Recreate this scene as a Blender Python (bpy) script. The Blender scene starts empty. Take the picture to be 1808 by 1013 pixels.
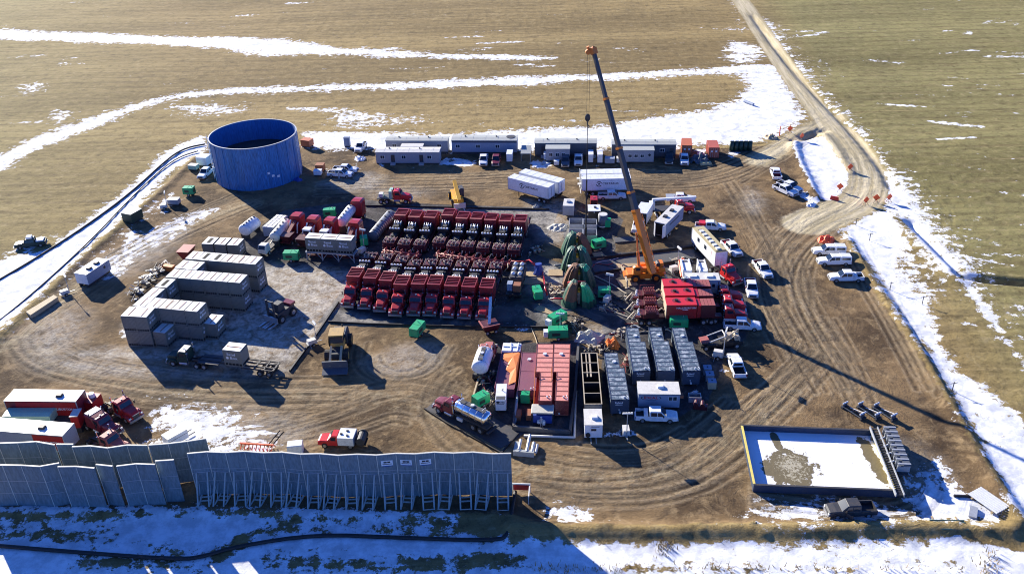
import bpy, bmesh, math, random
import numpy as np
from mathutils import Vector, Matrix
random.seed(7)
rad = math.radians
sc = bpy.context.scene
COL = sc.collection

# ------------------------------------------------------------------ camera
CAM_H, FOC, PITCH, ROLL = 80.0, 1587.0, rad(29.8), rad(-1.78)
FW = Vector((0, math.cos(PITCH), -math.sin(PITCH)))
UP0 = Vector((0, math.sin(PITCH), math.cos(PITCH)))
RT0 = Vector((1, 0, 0))
RT = math.cos(ROLL)*RT0 + math.sin(ROLL)*UP0
UP = -math.sin(ROLL)*RT0 + math.cos(ROLL)*UP0
cam = bpy.data.cameras.new('camera')
cam.sensor_width = 36.0
cam.lens = FOC/1808*36.0
cam.clip_start = 1.0
cam.clip_end = 12000
camo = bpy.data.objects.new('camera', cam)
COL.objects.link(camo)
mw = Matrix((RT, UP, -FW)).transposed().to_4x4()
mw.translation = Vector((0, 0, CAM_H))
camo.matrix_world = mw
sc.camera = camo

# ------------------------------------------------------------------ light
SUN_EL, SHADOW_AZ = rad(20.3), rad(-51)
world = bpy.data.worlds.new('World')
sc.world = world
world.use_nodes = True
nt = world.node_tree
sky = nt.nodes.new('ShaderNodeTexSky')
sky.sky_type = 'NISHITA'
sky.sun_disc = False
sky.sun_elevation = SUN_EL
sky.sun_rotation = rad(321)
sky.altitude = 1500
sky.dust_density = 0.3
sky.ozone_density = 2.5
tint = nt.nodes.new('ShaderNodeMix'); tint.data_type = 'RGBA'; tint.blend_type = 'MULTIPLY'
tint.inputs[0].default_value = 1.0; tint.inputs[7].default_value = (0.40, 0.76, 1.65, 1)      # a deep, dry winter-blue sky
nt.links.new(sky.outputs[0], tint.inputs[6])
nt.links.new(tint.outputs[2], nt.nodes['Background'].inputs[0])
nt.nodes['Background'].inputs[1].default_value = 0.058
sun = bpy.data.lights.new('sun', 'SUN')
sun.energy = 5.0
sun.angle = rad(0.5)
sun.color = (1.0, 0.93, 0.80)
suno = bpy.data.objects.new('sun', sun)
COL.objects.link(suno)
ld = Vector((math.cos(SHADOW_AZ)*math.cos(SUN_EL), math.sin(SHADOW_AZ)*math.cos(SUN_EL), -math.sin(SUN_EL)))
suno.rotation_euler = ld.to_track_quat('-Z', 'Y').to_euler()
suno.location = (-60, 60, 120)
sc.view_settings.view_transform = 'Standard'
sc.view_settings.look = 'None'
sc.view_settings.gamma = 1
sc.cycles.filter_width = 1.05
sc.view_settings.exposure = 1.25

# ------------------------------------------------------------------ photo survey: pixel of the photograph -> point at height z
def G(px, py, z=0.0):
    d = FW + RT*((px-904)/FOC) + UP*((506.5-py)/FOC)
    t = (CAM_H-z)/(-d.z)
    return Vector((d.x*t, d.y*t, z))
def W(pts, z=0.0):
    return np.array([tuple(G(p[0], p[1], z))[:2] for p in pts])
def face(rear, front, z=0.0):
    a, b = G(rear[0], rear[1], z), G(front[0], front[1], z)
    return ((a.x+b.x)/2, (a.y+b.y)/2), math.atan2(b.y-a.y, b.x-a.x), (b-a).length

# ------------------------------------------------------------------ materials
def new_mat(name):
    m = bpy.data.materials.new(name)
    m.use_nodes = True
    return m, m.node_tree, m.node_tree.nodes['Principled BSDF']
def mixrgb(nt, a, b, f, mode='MIX'):
    n = nt.nodes.new('ShaderNodeMix')
    n.data_type = 'RGBA'; n.blend_type = mode
    for i, v in ((6, a), (7, b), (0, f)):
        if isinstance(v, bpy.types.NodeSocket): nt.links.new(v, n.inputs[i])
        else: n.inputs[i].default_value = v if i == 0 else (*v, 1)
    return n.outputs[2]
def math_(nt, op, a, b=0.0, c=None, clamp=False):
    n = nt.nodes.new('ShaderNodeMath'); n.operation = op; n.use_clamp = clamp
    for i, v in enumerate((a, b, c)):
        if v is None: continue
        if isinstance(v, bpy.types.NodeSocket): nt.links.new(v, n.inputs[i])
        else: n.inputs[i].default_value = v
    return n.outputs[0]
def noise(nt, vec, scale, detail=4, rough=0.55, dist=0.0):
    n = nt.nodes.new('ShaderNodeTexNoise')
    n.inputs['Scale'].default_value = scale
    n.inputs['Detail'].default_value = detail
    n.inputs['Roughness'].default_value = rough
    n.inputs['Distortion'].default_value = dist
    if vec is not None: nt.links.new(vec, n.inputs['Vector'])
    return n.outputs['Fac']
def sstep(nt, v, lo, hi):
    n = nt.nodes.new('ShaderNodeMapRange'); n.interpolation_type = 'SMOOTHSTEP'
    nt.links.new(v, n.inputs[0])
    n.inputs[1].default_value = lo; n.inputs[2].default_value = hi
    return n.outputs[0]
M = {}
DIRT = (0.16, 0.11, 0.065)
def paint(name, rgb, rough=0.5, metal=0.0, dirt=0.35, scale=1.3, bump=0.0, streak=1.0, var=0.12, dcol=None):
    m, nt, b = new_mat(name)
    tc = nt.nodes.new('ShaderNodeTexCoord')
    oi = nt.nodes.new('ShaderNodeObjectInfo')
    mp = nt.nodes.new('ShaderNodeMapping')
    mp.inputs['Scale'].default_value = (1, 1, streak)
    nt.links.new(tc.outputs['Object'], mp.inputs[0])
    ad = nt.nodes.new('ShaderNodeVectorMath'); ad.operation = 'ADD'
    nt.links.new(mp.outputs[0], ad.inputs[0])
    sc_ = nt.nodes.new('ShaderNodeVectorMath'); sc_.operation = 'SCALE'
    cb = nt.nodes.new('ShaderNodeCombineXYZ')
    nt.links.new(oi.outputs['Random'], cb.inputs[0]); nt.links.new(oi.outputs['Random'], cb.inputs[1])
    nt.links.new(cb.outputs[0], sc_.inputs[0]); sc_.inputs['Scale'].default_value = 37.0
    nt.links.new(sc_.outputs[0], ad.inputs[1])
    v = ad.outputs[0]
    n1 = noise(nt, v, scale, 6, 0.65)
    n2 = noise(nt, v, scale*6, 3, 0.6)
    k = math_(nt, 'ADD', math_(nt, 'MULTIPLY', n1, 0.7), math_(nt, 'MULTIPLY', n2, 0.3))
    f = math_(nt, 'MULTIPLY', sstep(nt, k, 0.44, 0.68), dirt)
    hi = tuple(min(1, c*(1+var)) for c in rgb); lo = tuple(c*(1-var) for c in rgb)
    base = mixrgb(nt, lo, hi, sstep(nt, n2, 0.3, 0.7))
    nt.links.new(mixrgb(nt, base, dcol or DIRT, f), b.inputs['Base Color'])
    b.inputs['Roughness'].default_value = rough
    b.inputs['Metallic'].default_value = metal
    if bump:
        bp = nt.nodes.new('ShaderNodeBump'); bp.inputs['Strength'].default_value = bump; bp.inputs['Distance'].default_value = 0.05
        nt.links.new(n2, bp.inputs['Height']); nt.links.new(bp.outputs[0], b.inputs['Normal'])
    M[name] = m
    return m
paint('white', (0.78, 0.79, 0.80), 0.35, dirt=0.26, scale=1.6)
paint('off_white', (0.66, 0.64, 0.58), 0.5, dirt=0.25)
paint('trailer_white', (0.74, 0.76, 0.80), 0.4, dirt=0.2, streak=0.5)
paint('red', (0.40, 0.018, 0.022), 0.32, dirt=0.26, scale=1.6)
paint('bright_red', (0.62, 0.03, 0.03), 0.3, dirt=0.08)
paint('dark_red', (0.085, 0.010, 0.016), 0.45, dirt=0.12)
paint('louvre_red', (0.24, 0.016, 0.025), 0.45, dirt=0.15)
paint('maroon', (0.17, 0.02, 0.035), 0.35, dirt=0.2)
paint('dusty_red', (0.36, 0.09, 0.08), 0.6, dirt=0.35)
paint('iron_red', (0.30, 0.05, 0.05), 0.6, dirt=0.45, scale=3)
paint('salmon', (0.68, 0.25, 0.20), 0.65, dirt=0.3, scale=1.0, var=0.2)
paint('seam_red', (0.20, 0.03, 0.03), 0.7, dirt=0.1)
paint('salmon_dark', (0.50, 0.06, 0.03), 0.55, dirt=0.2)
paint('plum', (0.20, 0.05, 0.085), 0.6, dirt=0.2)
paint('rust', (0.30, 0.10, 0.045), 0.8, dirt=0.4)
paint('container_orange', (0.50, 0.13, 0.05), 0.6, dirt=0.15)
paint('container_red', (0.45, 0.10, 0.06), 0.6, dirt=0.2)
paint('orange', (0.72, 0.20, 0.03), 0.55, dirt=0.2)
paint('safety_orange', (0.85, 0.12, 0.03), 0.6, dirt=0.05)
paint('crane_orange', (0.74, 0.215, 0.02), 0.4, dirt=0.15)
paint('boom_grey', (0.055, 0.055, 0.065), 0.5, dirt=0.12)
paint('yellow', (0.70, 0.38, 0.03), 0.45, dirt=0.25)
paint('pit_yellow', (0.75, 0.62, 0.15), 0.5, dirt=0.1)
paint('tan', (0.50, 0.40, 0.25), 0.8, dirt=0.3, scale=2)
paint('tan_roof', (0.50, 0.42, 0.22), 0.7, dirt=0.2)
paint('timber', (0.46, 0.34, 0.19), 0.9, dirt=0.4, scale=2.5, bump=0.3)
paint('green', (0.0, 0.38, 0.145), 0.45, dirt=0.32, scale=1.8)
paint('pale_green', (0.35, 0.55, 0.42), 0.5, dirt=0.1)
paint('tarp_green', (0.016, 0.085, 0.05), 0.6, dirt=0.25, scale=2.2, bump=0.5, var=0.35)
paint('tarp_brown', (0.17, 0.075, 0.035), 0.75, dirt=0.2, bump=0.3)
paint('tarp_grey', (0.50, 0.49, 0.42), 0.8, dirt=0.3, bump=0.4)
paint('tarp_blue', (0.02, 0.06, 0.30), 0.5, dirt=0.05, bump=0.3)
paint('forest_green', (0.012, 0.045, 0.035), 0.5, dirt=0.15)
paint('tank_blue', (0.028, 0.16, 0.40), 0.45, dirt=0.28, scale=1.1, streak=0.10, var=0.4, dcol=(0.05, 0.10, 0.13))
paint('tank_inner', (0.02, 0.11, 0.33), 0.7, dirt=0.2, scale=0.6, streak=0.2, var=0.2, dcol=(0.06, 0.16, 0.30))
paint('frac_blue', (0.10, 0.155, 0.21), 0.5, dirt=0.1, scale=2.5, var=0.35)
paint('frosted_blue', (0.06, 0.10, 0.145), 0.6, dirt=0.75, scale=1.5, var=0.3, dcol=(0.62, 0.66, 0.70))
paint('navy', (0.035, 0.055, 0.095), 0.5, dirt=0.15)
paint('slate', (0.085, 0.10, 0.125), 0.6, dirt=0.1)
paint('office_blue', (0.25, 0.30, 0.40), 0.6, dirt=0.06)
paint('office_grey', (0.32, 0.33, 0.36), 0.6, dirt=0.08)
paint('office_dark', (0.07, 0.085, 0.11), 0.6, dirt=0.06)
paint('roof_grey', (0.38, 0.40, 0.38), 0.7, dirt=0.15)
paint('box_grey', (0.205, 0.205, 0.18), 0.7, dirt=0.3, scale=1.0)
paint('lid_white', (0.83, 0.82, 0.77), 0.6, dirt=0.16, scale=0.9)
paint('lid_stained', (0.66, 0.62, 0.52), 0.7, dirt=0.55, scale=1.6)
paint('steel', (0.52, 0.53, 0.55), 0.35, 0.75, dirt=0.12)
paint('polished', (0.78, 0.79, 0.82), 0.14, 1.0, dirt=0.03)
paint('galvanised', (0.42, 0.44, 0.46), 0.5, 0.3, dirt=0.15)
paint('pale_metal', (0.75, 0.76, 0.76), 0.4, 0.2, dirt=0.1)
paint('wall_panel', (0.16, 0.21, 0.235), 0.65, dirt=0.16, scale=0.7, streak=0.25, var=0.22)
paint('wall_cap', (0.62, 0.60, 0.52), 0.6, dirt=0.15)
paint('pale_iron', (0.50, 0.42, 0.30), 0.6, 0.1, dirt=0.3, scale=3)
paint('black', (0.012, 0.012, 0.014), 0.6, dirt=0.18)
paint('dark_grey', (0.04, 0.042, 0.048), 0.6, dirt=0.3)
paint('rubber', (0.014, 0.014, 0.015), 0.85, dirt=0.45, scale=2.5)
paint('hole', (0.004, 0.004, 0.005), 0.9, dirt=0.0)
paint('glass', (0.015, 0.025, 0.04), 0.08, dirt=0.04)
paint('lamp_glass', (0.8, 0.8, 0.75), 0.15, dirt=0.02)
paint('tail_red', (0.35, 0.01, 0.01), 0.3, dirt=0.0)
paint('ink', (0.02, 0.02, 0.03), 0.6, dirt=0.0)
paint('ink_red', (0.45, 0.02, 0.03), 0.6, dirt=0.0)
paint('ink_white', (0.75, 0.76, 0.78), 0.6, dirt=0.0)
paint('sign_white', (0.72, 0.76, 0.80), 0.5, dirt=0.03)
paint('mud_water', (0.045, 0.045, 0.035), 0.55, dirt=0.3)
paint('loader_shade_tan', (0.44, 0.27, 0.07), 0.6, dirt=0.5, scale=2)  # yellow loader paint darkened for the shade it stands in
paint('cooler_red', (0.27, 0.013, 0.02), 0.45, dirt=0.3, var=0.25)
paint('liner', (0.035, 0.036, 0.042), 0.6, dirt=0.35, scale=0.9)
paint('liner_grey', (0.075, 0.078, 0.082), 0.75, dirt=0.4, scale=0.9, bump=0.4)
paint('snow_pile', (0.82, 0.83, 0.86), 0.8, dirt=0.12, scale=0.8, bump=0.5)
paint('weed', (0.30, 0.22, 0.09), 0.9, dirt=0.3)
paint('skin', (0.45, 0.26, 0.19), 0.6, dirt=0.0)
paint('coverall_grey', (0.42, 0.43, 0.45), 0.8, dirt=0.1)
paint('work_jacket', (0.03, 0.035, 0.05), 0.8, dirt=0.1)
paint('dull_green', (0.07, 0.14, 0.11), 0.6, dirt=0.4)
paint('soil', (0.17, 0.115, 0.065), 0.95, dirt=0.4, bump=0.6)

# ------------------------------------------------------------------ mesh building
class MB:
    def __init__(s): s.v = []; s.f = []; s.m = []
    def add(s, vs, fs, m=0):
        o = len(s.v); s.v += [tuple(v) for v in vs]
        for f in fs: s.f.append([o+i for i in f]); s.m.append(m)
        return s
    def box(s, x0, x1, y0, y1, z0, z1, m=0, tx=0.0, ty=0.0):
        return s.add([(x0, y0, z0), (x1, y0, z0), (x1, y1, z0), (x0, y1, z0),
                      (x0+tx, y0+ty, z1), (x1-tx, y0+ty, z1), (x1-tx, y1-ty, z1), (x0+tx, y1-ty, z1)],
                     [(3, 2, 1, 0), (4, 5, 6, 7), (0, 1, 5, 4), (1, 2, 6, 5), (2, 3, 7, 6), (3, 0, 4, 7)], m)
    def loft(s, secs, m=0, cap=True):
        n = len(secs[0]); vs = [p for q in secs for p in q]; fs = []
        for i in range(len(secs)-1):
            for j in range(n):
                a = i*n+j; b = i*n+(j+1) % n
                fs.append((a, b, b+n, a+n))
        if cap: fs += [tuple(range(n))[::-1], tuple(range((len(secs)-1)*n, len(secs)*n))]
        return s.add(vs, fs, m)
    def hull(s, secs, m=0, ch=0.12):       # sections (x, half width bottom, half width top, z0, z1), top edges chamfered
        q = []
        for x, wb, wt, z0, z1 in secs:
            c = ch
            q.append([(x, -wb, z0), (x, wb, z0), (x, wt, z1-c), (x, wt-c, z1), (x, -wt+c, z1), (x, -wt, z1-c)])
        return s.loft(q, m)
    def prof(s, pts, y0, y1, m=0):         # xz outline extruded along y
        return s.loft([[(x, y0, z) for x, z in pts], [(x, y1, z) for x, z in pts]], m)
    def cyl(s, p, q, r, n=10, m=0, r2=None, cap=True):
        p, q = Vector(p), Vector(q); r2 = r if r2 is None else r2
        d = (q-p).normalized(); a = d.orthogonal().normalized(); b = d.cross(a)
        cs = [(math.cos(2*math.pi*i/n), math.sin(2*math.pi*i/n)) for i in range(n)]
        return s.loft([[p+(a*c+b*t)*r for c, t in cs], [q+(a*c+b*t)*r2 for c, t in cs]], m, cap)
    def tube(s, pts, r, n=6, m=0):
        P = [Vector(p) for p in pts]; secs = []; a = None
        for i, p in enumerate(P):
            d = (P[min(i+1, len(P)-1)]-P[max(i-1, 0)]).normalized()
            a = d.orthogonal() if a is None else a-d*a.dot(d)
            a.normalize(); b = d.cross(a)
            secs.append([p+(a*math.cos(2*math.pi*k/n)+b*math.sin(2*math.pi*k/n))*r for k in range(n)])
        return s.loft(secs, m)
    def blob(s, c, r, m=0, n=7, k=5, jit=0.0):
        secs = []
        for i in range(k+1):
            t = math.pi*i/k; rr = max(0.03, math.sin(t)); z = math.cos(t)
            secs.append([(c[0]+r[0]*rr*math.cos(2*math.pi*j/n)*(1+random.uniform(-jit, jit)),
                          c[1]+r[1]*rr*math.sin(2*math.pi*j/n)*(1+random.uniform(-jit, jit)), c[2]-r[2]*z) for j in range(n)])
        return s.loft(secs, m)
    def quad(s, a, b, c, d, m=0): return s.add([a, b, c, d], [(0, 1, 2, 3)], m)
    def mesh(s, name, mats, smooth=False):
        me = bpy.data.meshes.new(name)
        me.from_pydata(s.v, [], s.f); me.update()
        bm = bmesh.new(); bm.from_mesh(me); bmesh.ops.recalc_face_normals(bm, faces=bm.faces); bm.to_mesh(me); bm.free()
        for k in mats: me.materials.append(M[k])
        for i, p in enumerate(me.polygons): p.material_index = s.m[i]; p.use_smooth = smooth
        return me
def B(*a, **k): return MB().box(*a, **k)
def tagp(o, label, cat, group=None):
    o['label'] = label; o['category'] = cat; o['kind'] = 'thing'
    if group: o['group'] = group
def thing(name, label, cat, loc=(0, 0), yaw=0.0, group=None, z=0.0):
    o = bpy.data.objects.new(name, None); COL.objects.link(o)
    o.empty_display_size = 0.5
    o.location = (loc[0], loc[1], z); o.rotation_euler = (0, 0, yaw)
    tagp(o, label, cat, group)
    return o
def part(parent, name, mb, mats, smooth=False, label=None):
    me = mb if isinstance(mb, bpy.types.Mesh) else mb.mesh(name, mats if isinstance(mats, (list, tuple)) else [mats], smooth)
    o = bpy.data.objects.new(name, me); COL.objects.link(o); o.parent = parent
    if label: o['label'] = label
    return o
def solo(name, mb, mats, label, cat, loc=(0, 0), yaw=0.0, group=None, z=0.0, smooth=False):
    o = part(None, name, mb, mats, smooth)
    o.location = (loc[0], loc[1], z); o.rotation_euler = (0, 0, yaw)
    tagp(o, label, cat, group)
    return o
def dup(root, loc, yaw, label, group=None, swap=None, z=0.0, drop=()):
    def cp(o, par):
        c = o.copy(); COL.objects.link(c)
        if par is not None: c.parent = par
        if swap and c.data:
            for s_ in c.material_slots:
                if s_.material and s_.material.name in swap:
                    nm = swap[s_.material.name]; s_.link = 'OBJECT'; s_.material = M[nm]
        for ch in o.children:
            if ch.name.split('.')[0] not in drop: cp(ch, c)
        return c
    r = cp(root, None)
    r.location = (loc[0], loc[1], z); r.rotation_euler = (0, 0, yaw)
    r['label'] = label
    if group: r['group'] = group
    return r
TXT = {}
def text(parent, s, size, loc, rot, mat, name='lettering', wide=1.0):
    k = (s, size, wide, mat)
    if k not in TXT:
        cu = bpy.data.curves.new('lettering', 'FONT'); cu.body = s; cu.size = size; cu.align_x = 'CENTER'; cu.align_y = 'CENTER'
        cu.extrude = 0.01; cu.resolution_u = 2; cu.offset = size*0.015
        t = bpy.data.objects.new('lettering', cu); COL.objects.link(t)
        bpy.context.view_layer.update()
        me = bpy.data.meshes.new_from_object(t)
        bpy.data.objects.remove(t); bpy.data.curves.remove(cu)
        for v in me.vertices: v.co.x *= wide
        me.materials.clear(); me.materials.append(M[mat])
        TXT[k] = me
    o = bpy.data.objects.new(name, TXT[k]); COL.objects.link(o); o.parent = parent
    o.location = loc; o.rotation_euler = rot
    return o
FRONT = (rad(90), 0, 0)            # text on a face that looks along -y
RIGHT = (rad(90), 0, rad(90))      # on a face that looks along +x
LEFT = (rad(90), 0, rad(-90))
ORD = ['first', 'second', 'third', 'fourth', 'fifth', 'sixth', 'seventh', 'eighth', 'ninth', 'tenth', 'eleventh', 'twelfth',
       'thirteenth', 'fourteenth', 'fifteenth', 'sixteenth', 'seventeenth', 'eighteenth']
def wheel_mb(r, w, rim=0.55, n=14, dual=False):
    mb = MB().cyl((0, -w/2, 0), (0, w/2, 0), r, n, 0)
    mb.cyl((0, -w/2-0.012, 0), (0, w/2+0.012, 0), r*rim, n, 1)
    mb.cyl((0, -w/2-0.05, 0), (0, w/2+0.05, 0), r*0.2, 8, 1)
    return mb
WH = {}
def wheel(parent, x, y, r=0.5, w=0.3, rim='galvanised', name='wheel'):
    k = (r, w, rim)
    if k not in WH: WH[k] = wheel_mb(r, w).mesh('wheel', ['rubber', rim])
    o = part(parent, name, WH[k], None); o.location = (x, y, r)
    return o
# ------------------------------------------------------------------ ground: one sheet, masks stored per vertex
def axis(lo, hi, step, outer, grow=1.09):
    a = list(np.arange(lo, hi, step)); s = step
    while a[-1] < outer[1]: s *= grow; a.append(a[-1]+s)
    s = step; b = [lo]
    while b[-1] > outer[0]: s *= grow; b.append(b[-1]-s)
    return np.array(b[:0:-1]+a)
gx = axis(-78, 92, 0.27, (-2600, 2600), 1.035)
gy = axis(70, 215, 0.30, (-300, 5000), 1.028)
GX, GY = np.meshgrid(gx, gy)
PX, PY = GX.ravel(), GY.ravel(); NV = len(PX)
def near(poly, mar):
    return np.nonzero((PX > poly[:, 0].min()-mar) & (PX < poly[:, 0].max()+mar) & (PY > poly[:, 1].min()-mar) & (PY < poly[:, 1].max()+mar))[0]
def dist_line(ix, poly, along=False):
    x, y = PX[ix], PY[ix]; best = np.full(len(ix), 1e9); sgn = np.zeros(len(ix)); al = np.zeros(len(ix)); s0 = 0.0
    for a, b in zip(poly[:-1], poly[1:]):
        d = b-a; L = np.hypot(*d)
        if L < 1e-6: continue
        t = np.clip(((x-a[0])*d[0]+(y-a[1])*d[1])/L**2, 0, 1)
        ex, ey = x-a[0]-t*d[0], y-a[1]-t*d[1]; q = np.hypot(ex, ey)
        k = q < best
        best[k] = q[k]
        if along: sgn[k] = np.sign(d[0]*ey-d[1]*ex)[k]; al[k] = (s0+t*L)[k]
        s0 += L
    return (best, sgn, al) if along else best
def inside(ix, poly):
    x, y = PX[ix], PY[ix]; c = np.zeros(len(ix), bool); n = len(poly)
    for i in range(n):
        a, b = poly[i], poly[(i+1) % n]
        if a[1] == b[1]: continue
        k = (a[1] > y) != (b[1] > y)
        c ^= k & (x < (b[0]-a[0])*(y-a[1])/(b[1]-a[1])+a[0])
    return c
def smooth_line(p, it=2):
    p = np.array(p, float)
    for _ in range(it):
        q = [p[0]]
        for a, b in zip(p[:-1], p[1:]): q += [a*.75+b*.25, a*.25+b*.75]
        p = np.array(q+[p[-1]])
    return p
def area(f, px, soft, amt, mode='max', rnd=1):
    p = W(px)
    if rnd: p = smooth_line(np.vstack([p, p[:1]]), rnd)[:-1]
    ix = near(p, soft)
    if not len(ix): return
    d = dist_line(ix, np.vstack([p, p[:1]])); d = np.where(inside(ix, p), -d, d)
    v = np.clip(0.5-d/(2*soft), 0, 1)
    if mode == 'max': f[ix] = np.maximum(f[ix], v*amt)
    elif mode == 'cut': f[ix] = f[ix]*(1-v*amt)
def stroke(f, px, width, soft, amt, mode='max'):
    p = smooth_line(W(px), 2); ix = near(p, width+soft)
    if not len(ix): return
    d = dist_line(ix, p)-width/2
    v = np.clip(0.5-d/(2*soft), 0, 1)
    if mode == 'max': f[ix] = np.maximum(f[ix], v*amt)
    elif mode == 'cut': f[ix] = f[ix]*(1-v*amt)
    elif mode == 'add': f[ix] += v*amt
snow = np.full(NV, 0.075)*1.0; pad = np.zeros(NV); road = np.zeros(NV); pale = np.zeros(NV); olive = np.zeros(NV); mat_ = np.zeros(NV)
# grass: olive on the right of the road and far left, tan stubble between
area(olive, [(1330, -40), (1450, 190), (1560, 330), (1700, 520), (1900, 800), (2400, 800), (2400, -40)], 8, 1)
area(olive, [(-300, -60), (120, -60), (90, 120), (160, 250), (-40, 520), (-500, 520)], 45, 0.75)
# the bare earth pad
area(pad, [(385, 250), (330, 292), (262, 360), (205, 412), (140, 462), (84, 528), (20, 590), (-120, 700), (-200, 905), (0, 905), (340, 905), (900, 905), (960, 935), (1300, 930),
           (1600, 920), (1790, 905), (1740, 830), (1640, 660), (1530, 500), (1482, 410), (1480, 370), (1500, 330), (1405, 262), (1400, 245), (1330, 262), (1100, 262), (700, 262), (540, 255)], 1.2, 1)
# roads
stroke(road, [(1288, -25), (1310, 5), (1345, 55), (1385, 115), (1430, 175), (1470, 225)], 6.5, 1.0, 1.15)
stroke(road, [(1470, 225), (1510, 270), (1530, 312), (1525, 345), (1500, 366), (1460, 380), (1425, 395)], 9.5, 1.4, 1.15)
stroke(road, [(1475, 205), (1430, 228), (1390, 252), (1340, 285)], 7, 2.0, 0.75)
# loops driven round the pad: paler dusty tracks
stroke(road, [(-60, 650), (60, 580), (110, 530), (180, 480), (260, 430), (360, 385), (440, 360)], 5, 4, 0.55)
stroke(road, [(60, 600), (100, 660), (250, 690), (480, 700), (680, 690), (780, 740)], 6, 5, 0.42)
for q, a in (([(60, 640), (40, 590), (110, 535), (160, 560), (130, 620), (100, 650)], .5), ([(160, 470), (260, 420), (330, 400), (300, 440), (200, 500)], .55), ([(400, 720), (520, 735), (560, 780), (420, 800)], .45), ([(1580, 780), (1640, 800), (1670, 860), (1600, 870)], .4), ([(650, 330), (760, 335), (740, 350), (650, 350)], .4)): area(pale, q, 3, a)
stroke(road, [(640, 330), (760, 310), (900, 305), (1100, 300), (1290, 300)], 5, 4, 0.35)
stroke(road, [(1330, 330), (1390, 420), (1400, 520), (1450, 600), (1500, 690)], 9, 6, 0.30)
stroke(road, [(800, 830), (960, 830), (1150, 845), (1290, 780), (1400, 690)], 7, 5, 0.38)
# grey, salted or dusted ground
for q, a in (([(455, 465), (610, 475), (650, 490), (600, 530), (545, 610), (500, 650), (420, 640), (225, 600), (225, 560), (450, 520)], 0.85),
             ([(560, 325), (640, 300), (690, 315), (640, 345)], 0.5), ([(180, 640), (440, 655), (500, 660), (430, 668), (120, 660), (90, 630)], 0.6), ([(110, 628), (300, 640), (500, 662), (520, 640), (470, 630), (215, 610)], 0.8),
             ([(640, 640), (720, 600), (790, 610), (770, 650), (690, 668)], 0.4), ([(1320, 330), (1350, 345), (1345, 380), (1310, 370)], 0.4),
             ([(930, 350), (1010, 355), (1010, 430), (960, 430), (935, 390)], 0.55)):
    area(pale, q, 1.5, a)
for q, a in (([(930, 470), (1000, 468), (1008, 525), (940, 530)], .8), ([(690, 366), (1000, 370), (1005, 420), (950, 400), (900, 378), (690, 372)], .6), ([(950, 540), (1000, 540), (1010, 572), (960, 575)], .7), ([(1040, 575), (1075, 578), (1070, 600), (1040, 600)], .6), ([(590, 545), (640, 560), (700, 572), (600, 572)], .6)):
    area(pale, q, 1.2, a)
# black plastic liner under the pumping spread
area(mat_, [(500, 372), (640, 352), (700, 358), (990, 368), (950, 450), (1005, 470), (1000, 560), (985, 577), (840, 574), (560, 570), (610, 505), (600, 470), (440, 478), (400, 440)], 0.4, 0.9, rnd=0)
area(mat_, [(850, 610), (1020, 600), (1040, 760), (1012, 775), (906, 765), (870, 740), (845, 700)], 0.4, 0.85, rnd=0)
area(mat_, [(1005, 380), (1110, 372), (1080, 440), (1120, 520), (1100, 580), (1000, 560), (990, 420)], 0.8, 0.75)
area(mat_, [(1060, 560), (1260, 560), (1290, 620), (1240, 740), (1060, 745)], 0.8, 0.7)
area(mat_, [(1080, 440), (1290, 440), (1340, 520), (1330, 620), (1260, 640), (1060, 570)], 2, 0.6)  # dark tone laid here for shade and dark mud among the equipment
# snow
area(snow, [(-80, 52), (130, 57), (300, 65), (480, 69), (560, 79), (700, 91), (880, 97), (990, 100), (980, 106), (860, 108), (700, 101), (560, 98), (480, 94), (330, 84), (150, 75), (-80, 70)], 5, .95)
area(snow, [(330, 72), (520, 78), (560, 100), (440, 104), (400, 92)], 6, 0.75)
stroke(snow, [(960, 102), (1100, 112), (1220, 116)], 3, 3, 0.5)
area(snow, [(-40, 285), (33, 259), (64, 244), (154, 214), (218, 188), (257, 176), (321, 161), (459, 152), (577, 148), (798, 142), (975, 133), (1196, 122), (1301, 113), (1380, 114), (1380, 127), (1300, 130), (1196, 135),
            (975, 147), (798, 155), (577, 160), (459, 164), (321, 173), (257, 191), (218, 205), (164, 228), (115, 248), (70, 268), (-40, 330)], 4.5, .95)
area(snow, [(280, 180), (360, 172), (470, 186), (440, 205), (360, 212), (300, 215)], 7, 0.55)
area(snow, [(520, 186), (660, 188), (860, 205), (900, 228), (700, 232), (560, 228)], 7, 0.46)
area(snow, [(490, 186), (640, 190), (630, 200), (520, 198)], 4, 0.72)
area(snow, [(362, 236), (310, 254), (245, 312), (165, 380), (95, 428), (-20, 500), (-100, 560), (-140, 700), (-80, 640), (10, 577), (107, 494), (138, 462), (221, 388), (285, 322), (330, 285), (368, 262)], 3.0, .97)
area(snow, [(-20, 440), (90, 410), (150, 395), (60, 470), (-30, 520)], 5, 0.55)
area(snow, [(0, 560), (60, 530), (20, 600), (-80, 700)], 4, 0.7)
area(snow, [(538, 232), (620, 233), (700, 234), (900, 233), (1060, 222), (1150, 203), (1290, 188), (1320, 150), (1300, 130), (1380, 122), (1404, 160), (1424, 192), (1428, 206), (1400, 228), (1345, 250), (1290, 258), (1100, 266), (700, 266), (545, 268)], 5, .97)
area(snow, [(1284, 66), (1335, 74), (1352, 92), (1350, 113), (1270, 112)], 4, 0.72)
stroke(snow, [(1296, 0), (1310, 60)], 5, 4, 0.5)
area(snow, [(1402, 252), (1448, 236), (1466, 262), (1500, 306), (1492, 332), (1470, 356), (1440, 352), (1396, 264)], 0.9, 1)
stroke(snow, [(1345, 30), (1400, 100), (1440, 155), (1480, 200), (1530, 250), (1575, 310), (1620, 370)], 6, 6, 0.72)
stroke(snow, [(1540, 300), (1585, 345), (1630, 410), (1680, 470)], 13, 6, 0.78)
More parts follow.
